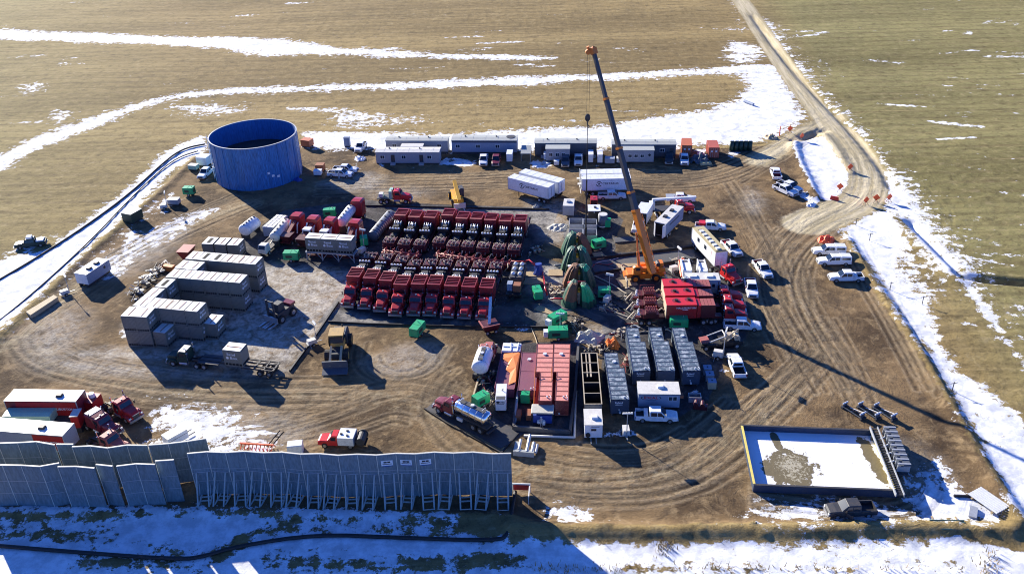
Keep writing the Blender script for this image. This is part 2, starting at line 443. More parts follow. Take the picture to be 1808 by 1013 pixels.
area(snow, [(1400, 85), (1500, 110), (1490, 150), (1440, 130)], 6, 0.42)
area(snow, [(1570, 155), (1760, 190), (1750, 215), (1600, 190)], 8, 0.33)
area(snow, [(1640, 250), (1808, 240), (1808, 330), (1700, 320)], 10, 0.28)
area(snow, [(1484, 404), (1530, 376), (1566, 368), (1592, 392), (1604, 430), (1646, 484), (1668, 522), (1656, 560), (1690, 622), (1730, 670), (1840, 750), (1900, 980), (1790, 920), (1748, 830), (1690, 742), (1646, 660), (1604, 590), (1552, 508), (1530, 462), (1496, 425)], 2.6, .95)
stroke(snow, [(1600, 400), (1650, 440), (1700, 490), (1745, 555), (1790, 620), (1850, 690)], 3.0, 2, 0.75)
stroke(snow, [(1700, 480), (1760, 560), (1830, 640)], 12, 6, 0.40)
area(snow, [(1592, 470), (1640, 470), (1690, 560), (1740, 650), (1700, 660), (1640, 560)], 4, 0.55, 'cut')
area(snow, [(1560, 445), (1600, 440), (1640, 500), (1600, 500)], 4, 0.45, 'cut')
area(snow, [(-60, 893), (340, 893), (905, 905), (925, 925), (960, 950), (1300, 950), (1620, 938), (1790, 965), (1900, 1000), (1900, 1100), (-60, 1100)], 1.0, 1.0)
for q, w, a in (([(-20, 913), (200, 912), (330, 905), (600, 918), (900, 920)], 1.2, 0.8), ([(860, 925), (905, 938), (1000, 946), (1300, 944), (1500, 945), (1620, 940)], 2.6, 0.9),
                ([(0, 942), (180, 945), (360, 985), (420, 960)], 1.5, 0.62), ([(150, 990), (300, 1000)], 3, 0.6), ([(480, 985), (560, 995), (700, 1000), (900, 985)], 4, 0.55),
                ([(350, 1010), (380, 985), (440, 940), (500, 935)], 1.3, 0.8), ([(520, 935), (700, 940), (860, 945)], 1.2, 0.6),
                ([(1100, 1004), (1300, 1002), (1500, 1006)], 1.4, 0.6), ([(1380, 960), (1560, 985), (1700, 1000)], 1.6, 0.4)):
    stroke(snow, q, w, 1.6, a, 'cut')
area(snow, [(1330, 880), (1480, 880), (1600, 890), (1640, 905), (1620, 930), (1480, 930), (1340, 915)], 2.5, 0.74)
area(snow, [(1590, 880), (1650, 800), (1680, 860), (1790, 900), (1760, 940), (1620, 925)], 2.5, 0.74)
area(snow, [(940, 885), (1000, 875), (1060, 905), (1040, 935), (960, 930)], 2, 0.56); area(snow, [(1040, 920), (1200, 930), (1480, 915), (1620, 912), (1640, 930), (1300, 940), (1050, 940)], 2, .42)
area(snow, [(270, 690), (360, 705), (470, 740), (520, 780), (480, 815), (300, 800), (240, 745)], 4, 0.60)
area(snow, [(250, 770), (380, 770), (520, 790), (520, 820), (260, 815)], 2, 0.58)
area(snow, [(130, 500), (200, 440), (290, 390), (360, 365), (400, 365), (330, 410), (250, 455), (190, 505)], 3, 0.66)
area(snow, [(600, 290), (640, 285), (650, 300), (610, 310)], 2, 0.5)
for q in ([(760, 288), (800, 276), (850, 286), (830, 296)], [(930, 285), (970, 280), (975, 296), (940, 298)], [(1040, 290), (1060, 288), (1058, 298)], [(1225, 262), (1256, 258), (1252, 280), (1226, 276)],
          [(1290, 262), (1330, 258), (1300, 280), (1275, 278)], [(1392, 320), (1440, 350), (1470, 362), (1440, 368), (1400, 340)], [(1200, 690), (1240, 680), (1245, 720), (1215, 715)],
          [(1060, 760), (1130, 752), (1120, 775), (1065, 776)], [(900, 570), (940, 572), (930, 590), (905, 590)], [(330, 905), (350, 880), (380, 900)], [(200, 590), (232, 560), (228, 605)]):
    area(snow, q, 1.0, 0.66)
# wind-blown scraps of snow over the fields
rq = np.random.default_rng(21)
for k in range(190):
    px, py = rq.uniform(-100, 1900), rq.uniform(-10, 235)
    if rq.random() < .35: px, py = rq.uniform(1440, 1850), rq.uniform(120, 600)
    g_ = G(px, py); L_ = rq.uniform(1.5, 6)*(1+.5*(py < 120)); w_ = rq.uniform(.6, 1.5)*(1+.6*(py < 120)); a_ = rq.normal(rad(-4 if px < 1350 else -20), .18)
    p = np.array([[g_.x-L_*math.cos(a_), g_.y-L_*math.sin(a_)], [g_.x+L_*math.cos(a_), g_.y+L_*math.sin(a_)]]); jx = near(p, 5)
    if len(jx): snow[jx] = np.maximum(snow[jx], rq.uniform(.36, .62)*(1-pad[jx])*np.exp(-(dist_line(jx, p)/w_)**2))
area(snow, [(20, 150), (90, 140), (100, 160), (30, 175)], 5, .6); area(snow, [(85, 195), (125, 200), (110, 225), (80, 215)], 4, .6)
area(snow, [(-40, 470), (60, 440), (120, 470), (20, 545), (-80, 600)], 2.5, .95)
for q in ([(205, 418), (240, 400), (262, 415), (225, 440)], [(560, 290), (600, 300), (580, 310)], [(660, 285), (690, 292), (670, 300)], [(1095, 640), (1120, 650), (1110, 665)], [(1270, 640), (1290, 660), (1275, 672)], [(270, 375), (300, 372), (290, 384)]): area(snow, q, 1.2, .6)
snow *= 1-np.clip(road*1.25-.35, 0, 1)
for q in ([(1402, 252), (1448, 236), (1466, 262), (1500, 306), (1492, 332), (1470, 356), (1440, 352), (1396, 264)],): area(snow, q, .8, 1)
stroke(snow, [(10, 600), (96, 522), (160, 462), (225, 405), (300, 345)], 2.2, 2.5, .62)
stroke(snow, [(1690, 492), (1808, 502), (1900, 510)], 1.2, 1.5, .8)
area(snow, [(1310, 885), (1480, 885), (1600, 895), (1700, 900), (1760, 930), (1620, 938), (1400, 938), (1300, 925)], 3, .70)
area(snow, [(1590, 870), (1650, 790), (1700, 860), (1790, 905), (1740, 930), (1610, 915)], 3, .74)
# height
Z = np.zeros(NV)
def ridge(px, w, h):
    p = smooth_line(W(px), 2); ix = near(p, w*3)
    d = dist_line(ix, p); Z[ix] += h*np.exp(-(d/w)**2)
ridge([(345, 280), (290, 335), (214, 396), (150, 455), (90, 512), (10, 585), (-80, 660)], 1.1, 0.45)
ridge([(1494, 424), (1540, 500), (1600, 590), (1650, 670), (1700, 760), (1760, 860), (1800, 920)], 1.3, 0.8)
ridge([(905, 932), (1000, 940), (1300, 938), (1480, 936), (1620, 930), (1780, 938)], 1.4, 0.8)
for k in range(26):
    px = random.uniform(930, 1780); py = 931+random.gauss(0, 6); ridge([(px, py), (px+random.uniform(6, 22), py+random.uniform(-3, 3))], random.uniform(.25, .6), random.uniform(.05, .2))
ridge([(-20, 905), (330, 900), (600, 910), (900, 915)], 1.2, 0.35)
ridge([(1575, 390), (1640, 440), (1690, 490)], 2.5, 0.8)
ridge([(1608, 395), (1660, 450), (1700, 487)], 1.1, -0.9)
ridge([(1700, 487), (1808, 497), (1900, 505)], 1.3, -1.5)
ridge([(1700, 483), (1808, 493), (1900, 501)], 1.0, .5)
ridge([(1330, 30), (1390, 110), (1440, 165), (1490, 215), (1555, 290), (1575, 330)], 1.2, -0.7)
ridge([(1410, 245), (1398, 262), (1440, 350)], 1.3, 0.8)
ridge([(1450, 232), (1475, 262), (1502, 306)], 1.3, 0.5)
ridge([(1404, 248), (1452, 230)], 1.4, -1.0)
ix = near(W([(-200, 60), (2000, 60), (2000, 1000), (-200, 1000)]), 400)
rs = np.random.default_rng(3)
def vnoise(x, y, cell):
    ix_, iy_ = np.floor(x/cell).astype(np.int64), np.floor(y/cell).astype(np.int64)
    fx, fy = x/cell-ix_, y/cell-iy_; fx = fx*fx*(3-2*fx); fy = fy*fy*(3-2*fy)
    h = lambda a, b: ((np.sin(a*127.1+b*311.7)*43758.5453) % 1.0)
    return (h(ix_, iy_)*(1-fx)+h(ix_+1, iy_)*fx)*(1-fy)+(h(ix_, iy_+1)*(1-fx)+h(ix_+1, iy_+1)*fx)*fy
Z += (vnoise(PX, PY, 1.7)-0.5)*0.10 + (vnoise(PX+50, PY, 0.7)-0.5)*0.05
Z += (1-pad)*((vnoise(PX, PY, 60)-0.5)*1.4 + (vnoise(PX, PY, 9)-0.5)*0.3)*np.clip((np.hypot(PX-0, PY-150)-20)/200, 0.15, 1)
Z -= np.clip(Z, 0, 0.06)*mat_*0.9
# direction of travel: distance across and along the nearest driven line, for wheel ruts
FL = [[(470, 352), (400, 375), (300, 425), (220, 470), (150, 525), (80, 575), (40, 620), (90, 660), (200, 672), (330, 690), (480, 700), (640, 700), (740, 720), (800, 790), (900, 830), (1020, 840), (1150, 840), (1240, 800), (1320, 720), (1390, 640), (1440, 560)],
      [(560, 320), (660, 322), (760, 325), (900, 312), (1100, 300), (1240, 318), (1330, 288), (1420, 232)],
      [(1288, -25), (1345, 55), (1430, 175), (1510, 270), (1530, 318), (1510, 362), (1440, 388), (1385, 430), (1370, 480), (1400, 540), (1440, 590), (1500, 680)],
      [(1260, 320), (1310, 370), (1350, 430), (1380, 520), (1430, 620)],
      [(1330, 880), (1480, 905), (1580, 925), (1650, 900), (1670, 850), (1630, 790), (1560, 740)],
      [(300, 790), (420, 740), (540, 745), (660, 760), (780, 800)]]
FU = np.zeros(NV); FS = np.zeros(NV); FD = np.full(NV, 1e9)
for k, q in enumerate(FL):
    p = smooth_line(W(q), 3); jx = near(p, 14)
    d, s, al = dist_line(jx, p, True); b = d < FD[jx]
    i2 = jx[b]; FD[i2] = d[b]; FU[i2] = (d*s)[b]+k*40; FS[i2] = al[b]
track = np.clip(1.15-FD/9.0, 0, 1)
fl = FD > 1e8
FU[fl] = PY[fl]; FS[fl] = PX[fl]
rut = np.zeros(NV); rdg = np.zeros(NV); rt_ = np.random.default_rng(11)
def bundle(px, n, spread, amt=1.0, wob=.5):
    c = smooth_line(W(px), 3); d = np.gradient(c, axis=0); nrm = np.stack([-d[:, 1], d[:, 0]], 1)/np.maximum(np.hypot(d[:, 0], d[:, 1]), 1e-6)[:, None]
    u = np.linspace(0, 1, len(c))
    for k in range(n):
        o = (rt_.random()-.5)*spread; ph = rt_.random()*6.28; tw = rt_.uniform(-.35, .35)*spread
        off_ = o+wob*np.sin(u*rt_.uniform(2, 5)+ph)+tw*(u-.5); a, e_ = sorted(rt_.random(2)); 
        if e_-a < .45: a, e_ = max(0, a-.3), min(1, e_+.3)
        for g in (0, 1.75):
            p = (c+nrm*(off_+g)[:, None])[(u >= a) & (u <= e_)]
            if len(p) < 3: continue
            jx = near(p, 1.2)
            if not len(jx): continue
            dd = dist_line(jx, p); w_ = rt_.uniform(.22, .36); am = amt*rt_.uniform(.45, 1)
            rut[jx] = np.maximum(rut[jx], am*np.exp(-(dd/w_)**2)); rdg[jx] = np.maximum(rdg[jx], am*np.exp(-((dd-w_-.28)/.2)**2))
bundle([(1450, 384), (1415, 408), (1388, 435), (1368, 470), (1368, 510), (1390, 560), (1430, 620), (1480, 690)], 9, 9)
bundle([(1300, 320), (1335, 375), (1368, 430), (1385, 480), (1400, 540)], 6, 6, .9)
bundle([(1240, 810), (1320, 745), (1390, 680), (1440, 620)], 7, 9, .9)
bundle([(930, 832), (1050, 852), (1180, 842), (1270, 790), (1335, 730)], 9, 10, .9)
bundle([(660, 596), (648, 640), (690, 668), (755, 655), (778, 610)], 4, 4, 1)
bundle([(20, 590), (40, 635), (110, 665), (260, 692), (420, 702), (620, 700)], 9, 10, .9)
bundle([(80, 560), (150, 510), (230, 455), (330, 400), (440, 355)], 8, 8, .8)
bundle([(560, 335), (680, 328), (800, 324), (930, 316)], 6, 9, .8); bundle([(1090, 318), (1200, 325), (1290, 308), (1380, 262)], 6, 8, .8)
bundle([(800, 720), (700, 692), (600, 735), (470, 770)], 6, 10, .7); bundle([(800, 650), (760, 700), (790, 770), (900, 830)], 5, 6, .6)
bundle([(1310, 5), (1385, 115), (1470, 225), (1515, 280), (1525, 330), (1490, 368), (1440, 390)], 3, 3, .5, .2); bundle([(1480, 205), (1430, 235), (1360, 285), (1290, 320)], 5, 5, .8)
bundle([(1440, 560), (1480, 620), (1530, 720)], 5, 8, .7); bundle([(1330, 885), (1480, 905), (1580, 925), (1650, 900), (1670, 850), (1640, 800)], 5, 4, .9)
bundle([(1600, 560), (1560, 480), (1530, 430)], 1, 1, .6); bundle([(1690, 760), (1640, 660), (1590, 570), (1540, 490), (1510, 430)], 3, 2.5, .8, .2)
bundle([(150, 260), (300, 200), (330, 170)], 2, 6, .5); bundle([(1690, 400), (1680, 360), (1640, 330)], 2, 3, .5)
Z += -.07*rut+.05*rdg
NX, NY = len(gx), len(gy)
me = bpy.data.meshes.new('ground')
me.vertices.add(NV); me.vertices.foreach_set('co', np.stack([PX, PY, Z], 1).astype(np.float32).ravel())
idx = np.arange(NV).reshape(NY, NX)
qd = np.stack([idx[:-1, :-1], idx[:-1, 1:], idx[1:, 1:], idx[1:, :-1]], -1).reshape(-1, 4)
me.loops.add(qd.size); me.loops.foreach_set('vertex_index', qd.ravel().astype(np.int32))
me.polygons.add(len(qd)); me.polygons.foreach_set('loop_start', (np.arange(len(qd))*4).astype(np.int32)); me.polygons.foreach_set('loop_total', np.full(len(qd), 4, np.int32))
me.polygons.foreach_set('use_smooth', np.ones(len(qd), bool))
me.update(calc_edges=True); me.validate()
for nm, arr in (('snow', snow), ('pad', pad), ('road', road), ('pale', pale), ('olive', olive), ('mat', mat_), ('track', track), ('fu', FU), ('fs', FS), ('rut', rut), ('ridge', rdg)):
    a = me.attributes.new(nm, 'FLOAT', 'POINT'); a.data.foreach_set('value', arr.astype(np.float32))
ground = bpy.data.objects.new('ground', me); COL.objects.link(ground); ground['kind'] = 'structure'

m, nt, bs = new_mat('ground'); L = nt.links
def attr(n):
    a = nt.nodes.new('ShaderNodeAttribute'); a.attribute_name = n; return a.outputs['Fac']
geo = nt.nodes.new('ShaderNodeNewGeometry'); pos = geo.outputs['Position']
def scaled(v, s):
    mp = nt.nodes.new('ShaderNodeMapping'); mp.inputs['Scale'].default_value = s; L.new(v, mp.inputs[0]); return mp.outputs[0]
cx = nt.nodes.new('ShaderNodeCombineXYZ'); L.new(attr('fu'), cx.inputs[0]); L.new(attr('fs'), cx.inputs[1]); flow = cx.outputs[0]
mpr = nt.nodes.new('ShaderNodeMapping'); mpr.inputs['Rotation'].default_value = (0, 0, rad(5)); mpr.inputs['Scale'].default_value = (0.25, 1, 1); L.new(pos, mpr.inputs[0]); mow = mpr.outputs[0]
# grass
g_big = noise(nt, scaled(mow, (0.5, 1, 1)), 0.03, 5, 0.6)
g_mid = noise(nt, mow, 0.35, 7, 0.72)
g_str = noise(nt, scaled(mow, (0.12, 1.0, 1)), 0.9, 6, 0.7)
g_fin = noise(nt, pos, 2.6, 5, 0.75)
tan_ = mixrgb(nt, (0.21, 0.148, 0.058), (0.345, 0.25, 0.102), sstep(nt, g_big, 0.36, 0.64))
olv = mixrgb(nt, (0.18, 0.158, 0.058), (0.28, 0.248, 0.098), sstep(nt, g_big, 0.36, 0.64))
grass = mixrgb(nt, tan_, olv, attr('olive'))
grass = mixrgb(nt, grass, (0.115, 0.08, 0.036), math_(nt, 'MULTIPLY', sstep(nt, g_mid, 0.50, 0.68), 0.6))
grass = mixrgb(nt, grass, (0.42, 0.32, 0.15), math_(nt, 'MULTIPLY', sstep(nt, g_str, 0.52, 0.70), 0.5))
grass = mixrgb(nt, grass, (0.09, 0.062, 0.028), math_(nt, 'MULTIPLY', sstep(nt, noise(nt, pos, 0.9, 6, 0.75), 0.53, 0.70), 0.6))
grass = mixrgb(nt, grass, (0.46, 0.37, 0.19), math_(nt, 'MULTIPLY', sstep(nt, g_fin, 0.55, 0.75), 0.45))
mot = noise(nt, pos, 0.42, 8, 0.78, 0.3)
grass = mixrgb(nt, grass, (0.075, 0.055, 0.026), math_(nt, 'MULTIPLY', sstep(nt, mot, 0.50, 0.66), 0.62))
grass = mixrgb(nt, grass, (0.44, 0.35, 0.18), math_(nt, 'MULTIPLY', sstep(nt, mot, 0.48, 0.34), 0.45))
row = nt.nodes.new('ShaderNodeTexWave'); row.wave_type = 'BANDS'; row.bands_direction = 'Y'; row.inputs['Scale'].default_value = 0.06; row.inputs['Distortion'].default_value = 1.2; row.inputs['Detail'].default_value = 3; L.new(mow, row.inputs['Vector'])
grass = mixrgb(nt, grass, (0.11, 0.08, 0.038), math_(nt, 'MULTIPLY', sstep(nt, row.outputs['Fac'], 0.72, 1.0), 0.28))
# earth
e_big = noise(nt, pos, 0.07, 6, 0.65)
e_mid = noise(nt, pos, 0.33, 7, 0.72, 0.6)
e_fin = noise(nt, pos, 1.7, 8, 0.75)
brk = sstep(nt, noise(nt, pos, 0.12, 4, 0.6), 0.42, 0.60)
ruts = noise(nt, scaled(flow, (2.4, 0.16, 1)), 1.0, 6, 0.68, 0.5)
ruts2 = noise(nt, scaled(flow, (0.5, 0.05, 1)), 1.0, 5, 0.65, 0.6)
tr = math_(nt, 'MULTIPLY', attr('track'), math_(nt, 'ADD', math_(nt, 'MULTIPLY', brk, 0.8), 0.12))
earth = mixrgb(nt, (0.08, 0.052, 0.028), (0.215, 0.142, 0.07), sstep(nt, e_big, 0.38, 0.58))
earth = mixrgb(nt, earth, (0.34, 0.24, 0.125), math_(nt, 'MULTIPLY', sstep(nt, e_mid, 0.50, 0.66), 0.65))
earth = mixrgb(nt, earth, (0.085, 0.058, 0.034), math_(nt, 'MULTIPLY', sstep(nt, noise(nt, pos, 0.21, 7, 0.72, 0.5), 0.51, 0.66), 0.75))
earth = mixrgb(nt, earth, (0.37, 0.275, 0.16), math_(nt, 'MULTIPLY', math_(nt, 'MULTIPLY', sstep(nt, ruts2, 0.50, 0.68), tr), 0.65))
earth = mixrgb(nt, earth, (0.055, 0.038, 0.024), math_(nt, 'MULTIPLY', math_(nt, 'MULTIPLY', sstep(nt, ruts, 0.53, 0.68), tr), 0.7))
earth = mixrgb(nt, earth, (0.06, 0.042, 0.026), math_(nt, 'MULTIPLY', sstep(nt, e_fin, 0.53, 0.72), 0.6))
earth = mixrgb(nt, earth, (0.40, 0.31, 0.20), math_(nt, 'MULTIPLY', sstep(nt, noise(nt, pos, 3.4, 5, 0.75), 0.56, 0.74), 0.5))
rbk = sstep(nt, noise(nt, pos, 0.9, 5, 0.7), 0.30, 0.55)
earth = mixrgb(nt, earth, (0.42, 0.325, 0.20), math_(nt, 'MULTIPLY', math_(nt, 'MULTIPLY', attr('ridge'), rbk), 0.75))
earth = mixrgb(nt, earth, (0.035, 0.026, 0.018), math_(nt, 'MULTIPLY', math_(nt, 'MULTIPLY', attr('rut'), rbk), 0.95))
rd = mixrgb(nt, (0.40, 0.335, 0.20), (0.58, 0.50, 0.33), sstep(nt, noise(nt, scaled(flow, (0.8, 0.04, 1)), 1.0, 6, 0.65), 0.40, 0.62))
rd = mixrgb(nt, rd, (0.20, 0.15, 0.08), math_(nt, 'MULTIPLY', sstep(nt, e_fin, 0.54, 0.75), 0.5))
nrd = noise(nt, pos, 0.7, 6, 0.72)
rmask = sstep(nt, math_(nt, 'ADD', attr('road'), math_(nt, 'MULTIPLY', math_(nt, 'SUBTRACT', nrd, 0.5), 0.9)), 0.2, 0.8)
padm = sstep(nt, math_(nt, 'ADD', attr('pad'), math_(nt, 'MULTIPLY', math_(nt, 'SUBTRACT', nrd, 0.5), 0.9)), 0.35, 0.65)
plm = math_(nt, 'MULTIPLY', attr('pale'), sstep(nt, noise(nt, pos, 0.5, 9, 0.75, 0.5), 0.30, 0.62))
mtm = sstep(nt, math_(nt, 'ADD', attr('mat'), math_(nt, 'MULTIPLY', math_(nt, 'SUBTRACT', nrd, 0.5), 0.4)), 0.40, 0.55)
col = mixrgb(nt, grass, earth, padm)
col = mixrgb(nt, col, rd, rmask)
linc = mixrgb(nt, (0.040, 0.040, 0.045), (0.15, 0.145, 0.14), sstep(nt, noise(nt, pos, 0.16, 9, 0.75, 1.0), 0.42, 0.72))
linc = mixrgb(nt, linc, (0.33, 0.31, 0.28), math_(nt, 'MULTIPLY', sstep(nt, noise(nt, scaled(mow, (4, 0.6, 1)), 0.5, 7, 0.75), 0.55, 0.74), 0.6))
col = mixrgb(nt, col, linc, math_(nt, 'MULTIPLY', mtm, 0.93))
col = mixrgb(nt, col, mixrgb(nt, (0.36, 0.33, 0.275), (0.62, 0.58, 0.50), sstep(nt, e_fin, 0.35, 0.6)), plm)
# snow
s1 = noise(nt, scaled(mow, (0.8, 1.3, 1)), 0.20, 10, 0.72, 0.4)
s2 = noise(nt, pos, 0.55, 9, 0.75)
s3 = noise(nt, scaled(flow, (1.1, 0.10, 1)), 1.0, 7, 0.72)
sp = mixrgb(nt, s1, s2, math_(nt, 'ADD', math_(nt, 'MULTIPLY', padm, 0.25), 0.7))
sp = mixrgb(nt, sp, s3, math_(nt, 'MULTIPLY', math_(nt, 'MULTIPLY', tr, padm), 0.7))
clu = math_(nt, 'MULTIPLY', math_(nt, 'SUBTRACT', noise(nt, pos, 0.035, 4, 0.6), 0.5), 0.9)
sv = math_(nt, 'ADD', math_(nt, 'ADD', attr('snow'), clu), math_(nt, 'MULTIPLY', math_(nt, 'SUBTRACT', sp, 0.5), 2.6))
smk = sstep(nt, sv, 0.50, 0.60)
scol = mixrgb(nt, (0.62, 0.63, 0.64), (0.90, 0.91, 0.93), sstep(nt, noise(nt, pos, 0.4, 8, 0.7), 0.38, 0.62))
col = mixrgb(nt, col, scol, smk)
col = mixrgb(nt, col, (0.10, 0.075, 0.045), math_(nt, 'MULTIPLY', math_(nt, 'MULTIPLY', attr('rut'), smk), 0.55))
L.new(col, bs.inputs['Base Color'])
bs.inputs['Roughness'].default_value = 0.95
bs.inputs['Specular IOR Level'].default_value = 0.15
hgt = math_(nt, 'ADD', math_(nt, 'MULTIPLY', e_fin, 0.30), math_(nt, 'MULTIPLY', math_(nt, 'MULTIPLY', ruts, math_(nt, 'ADD', tr, 0.1)), 0.36))
hgt = math_(nt, 'ADD', math_(nt, 'MULTIPLY', hgt, math_(nt, 'SUBTRACT', 1.0, math_(nt, 'MULTIPLY', smk, 0.75))), math_(nt, 'MULTIPLY', smk, math_(nt, 'MULTIPLY', s2, 0.14)))
bp = nt.nodes.new('ShaderNodeBump'); bp.inputs['Strength'].default_value = 0.8; bp.inputs['Distance'].default_value = 0.8
L.new(hgt, bp.inputs['Height']); L.new(bp.outputs[0], bs.inputs['Normal'])
me.materials.append(m)
# ------------------------------------------------------------------ vehicles
def tractor(root, x0, red='red', sleeper=False, rear=True):
    """conventional road tractor; front bumper at x0, looking along +x"""
    mb = MB()
    for y in (-0.42, 0.42): mb.box(x0-7.2, x0-0.3, y-0.06, y+0.06, 0.78, 1.02)
    for x in (x0-6.6, x0-5.3, x0-3.9): mb.box(x-0.06, x+0.06, -0.42, 0.42, 0.8, 0.98)
    mb.box(x0-6.5, x0-5.2, -0.5, 0.5, 1.02, 1.16)
    part(root, 'chassis', mb, 'black')
    part(root, 'bumper', B(x0-0.22, x0, -1.15, 1.15, 0.42, 0.80).box(x0-0.02, x0+0.06, -0.6, 0.6, 0.5, 0.7), 'steel')
    part(root, 'hood', MB().hull([(x0-2.15, 0.95, 0.88, 0.95, 2.02), (x0-1.3, 0.88, 0.8, 0.95, 1.93), (x0-0.5, 0.78, 0.68, 0.9, 1.78), (x0-0.14, 0.70, 0.6, 0.85, 1.55)], 0, 0.16), red)
    part(root, 'grille', B(x0-0.15, x0-0.09, -0.5, 0.5, 0.85, 1.5).box(x0-0.09, x0-0.07, -0.56, 0.56, 1.42, 1.52, 1), ['dark_grey', 'steel'])
    for s in (-1, 1):
        part(root, 'fender', MB().prof([(x0-2.1, 0.75), (x0-1.95, 1.15), (x0-1.6, 1.30), (x0-0.9, 1.30), (x0-0.35, 1.1), (x0-0.2, 0.75), (x0-0.5, 0.75), (x0-0.75, 1.05), (x0-1.7, 1.05), (x0-1.9, 0.75)], s*0.80, s*1.22), red)
        part(root, 'headlight', B(x0-0.32, x0-0.16, s*0.95-0.16, s*0.95+0.16, 1.0, 1.2), 'lamp_glass')
        part(root, 'exhaust_stack', MB().cyl((x0-4.05, s*1.02, 1.2), (x0-4.05, s*1.02, 3.45), 0.09, 8).cyl((x0-4.05, s*1.02, 1.6), (x0-4.05, s*1.02, 2.7), 0.14, 8), 'polished')
        part(root, 'fuel_tank', MB().cyl((x0-3.8, s*0.92, 0.72), (x0-2.5, s*0.92, 0.72), 0.31, 12), 'steel')
        part(root, 'mirror', B(x0-2.35, x0-2.25, s*1.38-0.09, s*1.38+0.09, 1.75, 2.25).tube([(x0-2.4, s*1.05, 2.2), (x0-2.3, s*1.4, 2.2)], 0.025), 'black')
    xb = x0-(5.1 if sleeper else 3.85)
    part(root, 'cab', MB().hull([(xb, 1.12, 1.05, 0.95, 2.72), (xb+0.15, 1.14, 1.04, 0.95, 2.86), (x0-2.75, 1.14, 1.02, 0.95, 2.86), (x0-2.45, 1.13, 1.02, 0.95, 2.70), (x0-2.1, 1.12, 1.06, 0.95, 1.98)], 0, 0.14), red)
    part(root, 'windshield', MB().quad((x0-2.08, -0.92, 2.05), (x0-2.08, 0.92, 2.05), (x0-2.375, 0.84, 2.64), (x0-2.375, -0.84, 2.64)), 'glass')
    for s in (-1, 1): part(root, 'side_window', MB().quad((x0-3.5, s*1.095, 1.98), (x0-2.45, s*1.095, 1.98), (x0-2.6, s*1.055, 2.55), (x0-3.5, s*1.055, 2.55)), 'glass')
    part(root, 'roof_light', B(x0-3.1, x0-2.95, -0.1, 0.1, 2.86, 3.0), 'pale_metal')
    if sleeper:
        part(root, 'sleeper', MB().hull([(xb-0.1, 1.18, 1.12, 0.95, 3.0), (xb+1.2, 1.18, 1.12, 0.95, 3.0), (xb+1.9, 1.1, 0.9, 2.0, 2.9)], 0, 0.15), red)
    for y in (-1.02, 1.02): wheel(root, x0-1.25, y, 0.52, 0.30)
    if rear:
        for x in (x0-5.35, x0-6.65):
            for y in (-0.92, 0.92): wheel(root, x, y, 0.52, 0.56)
    return root

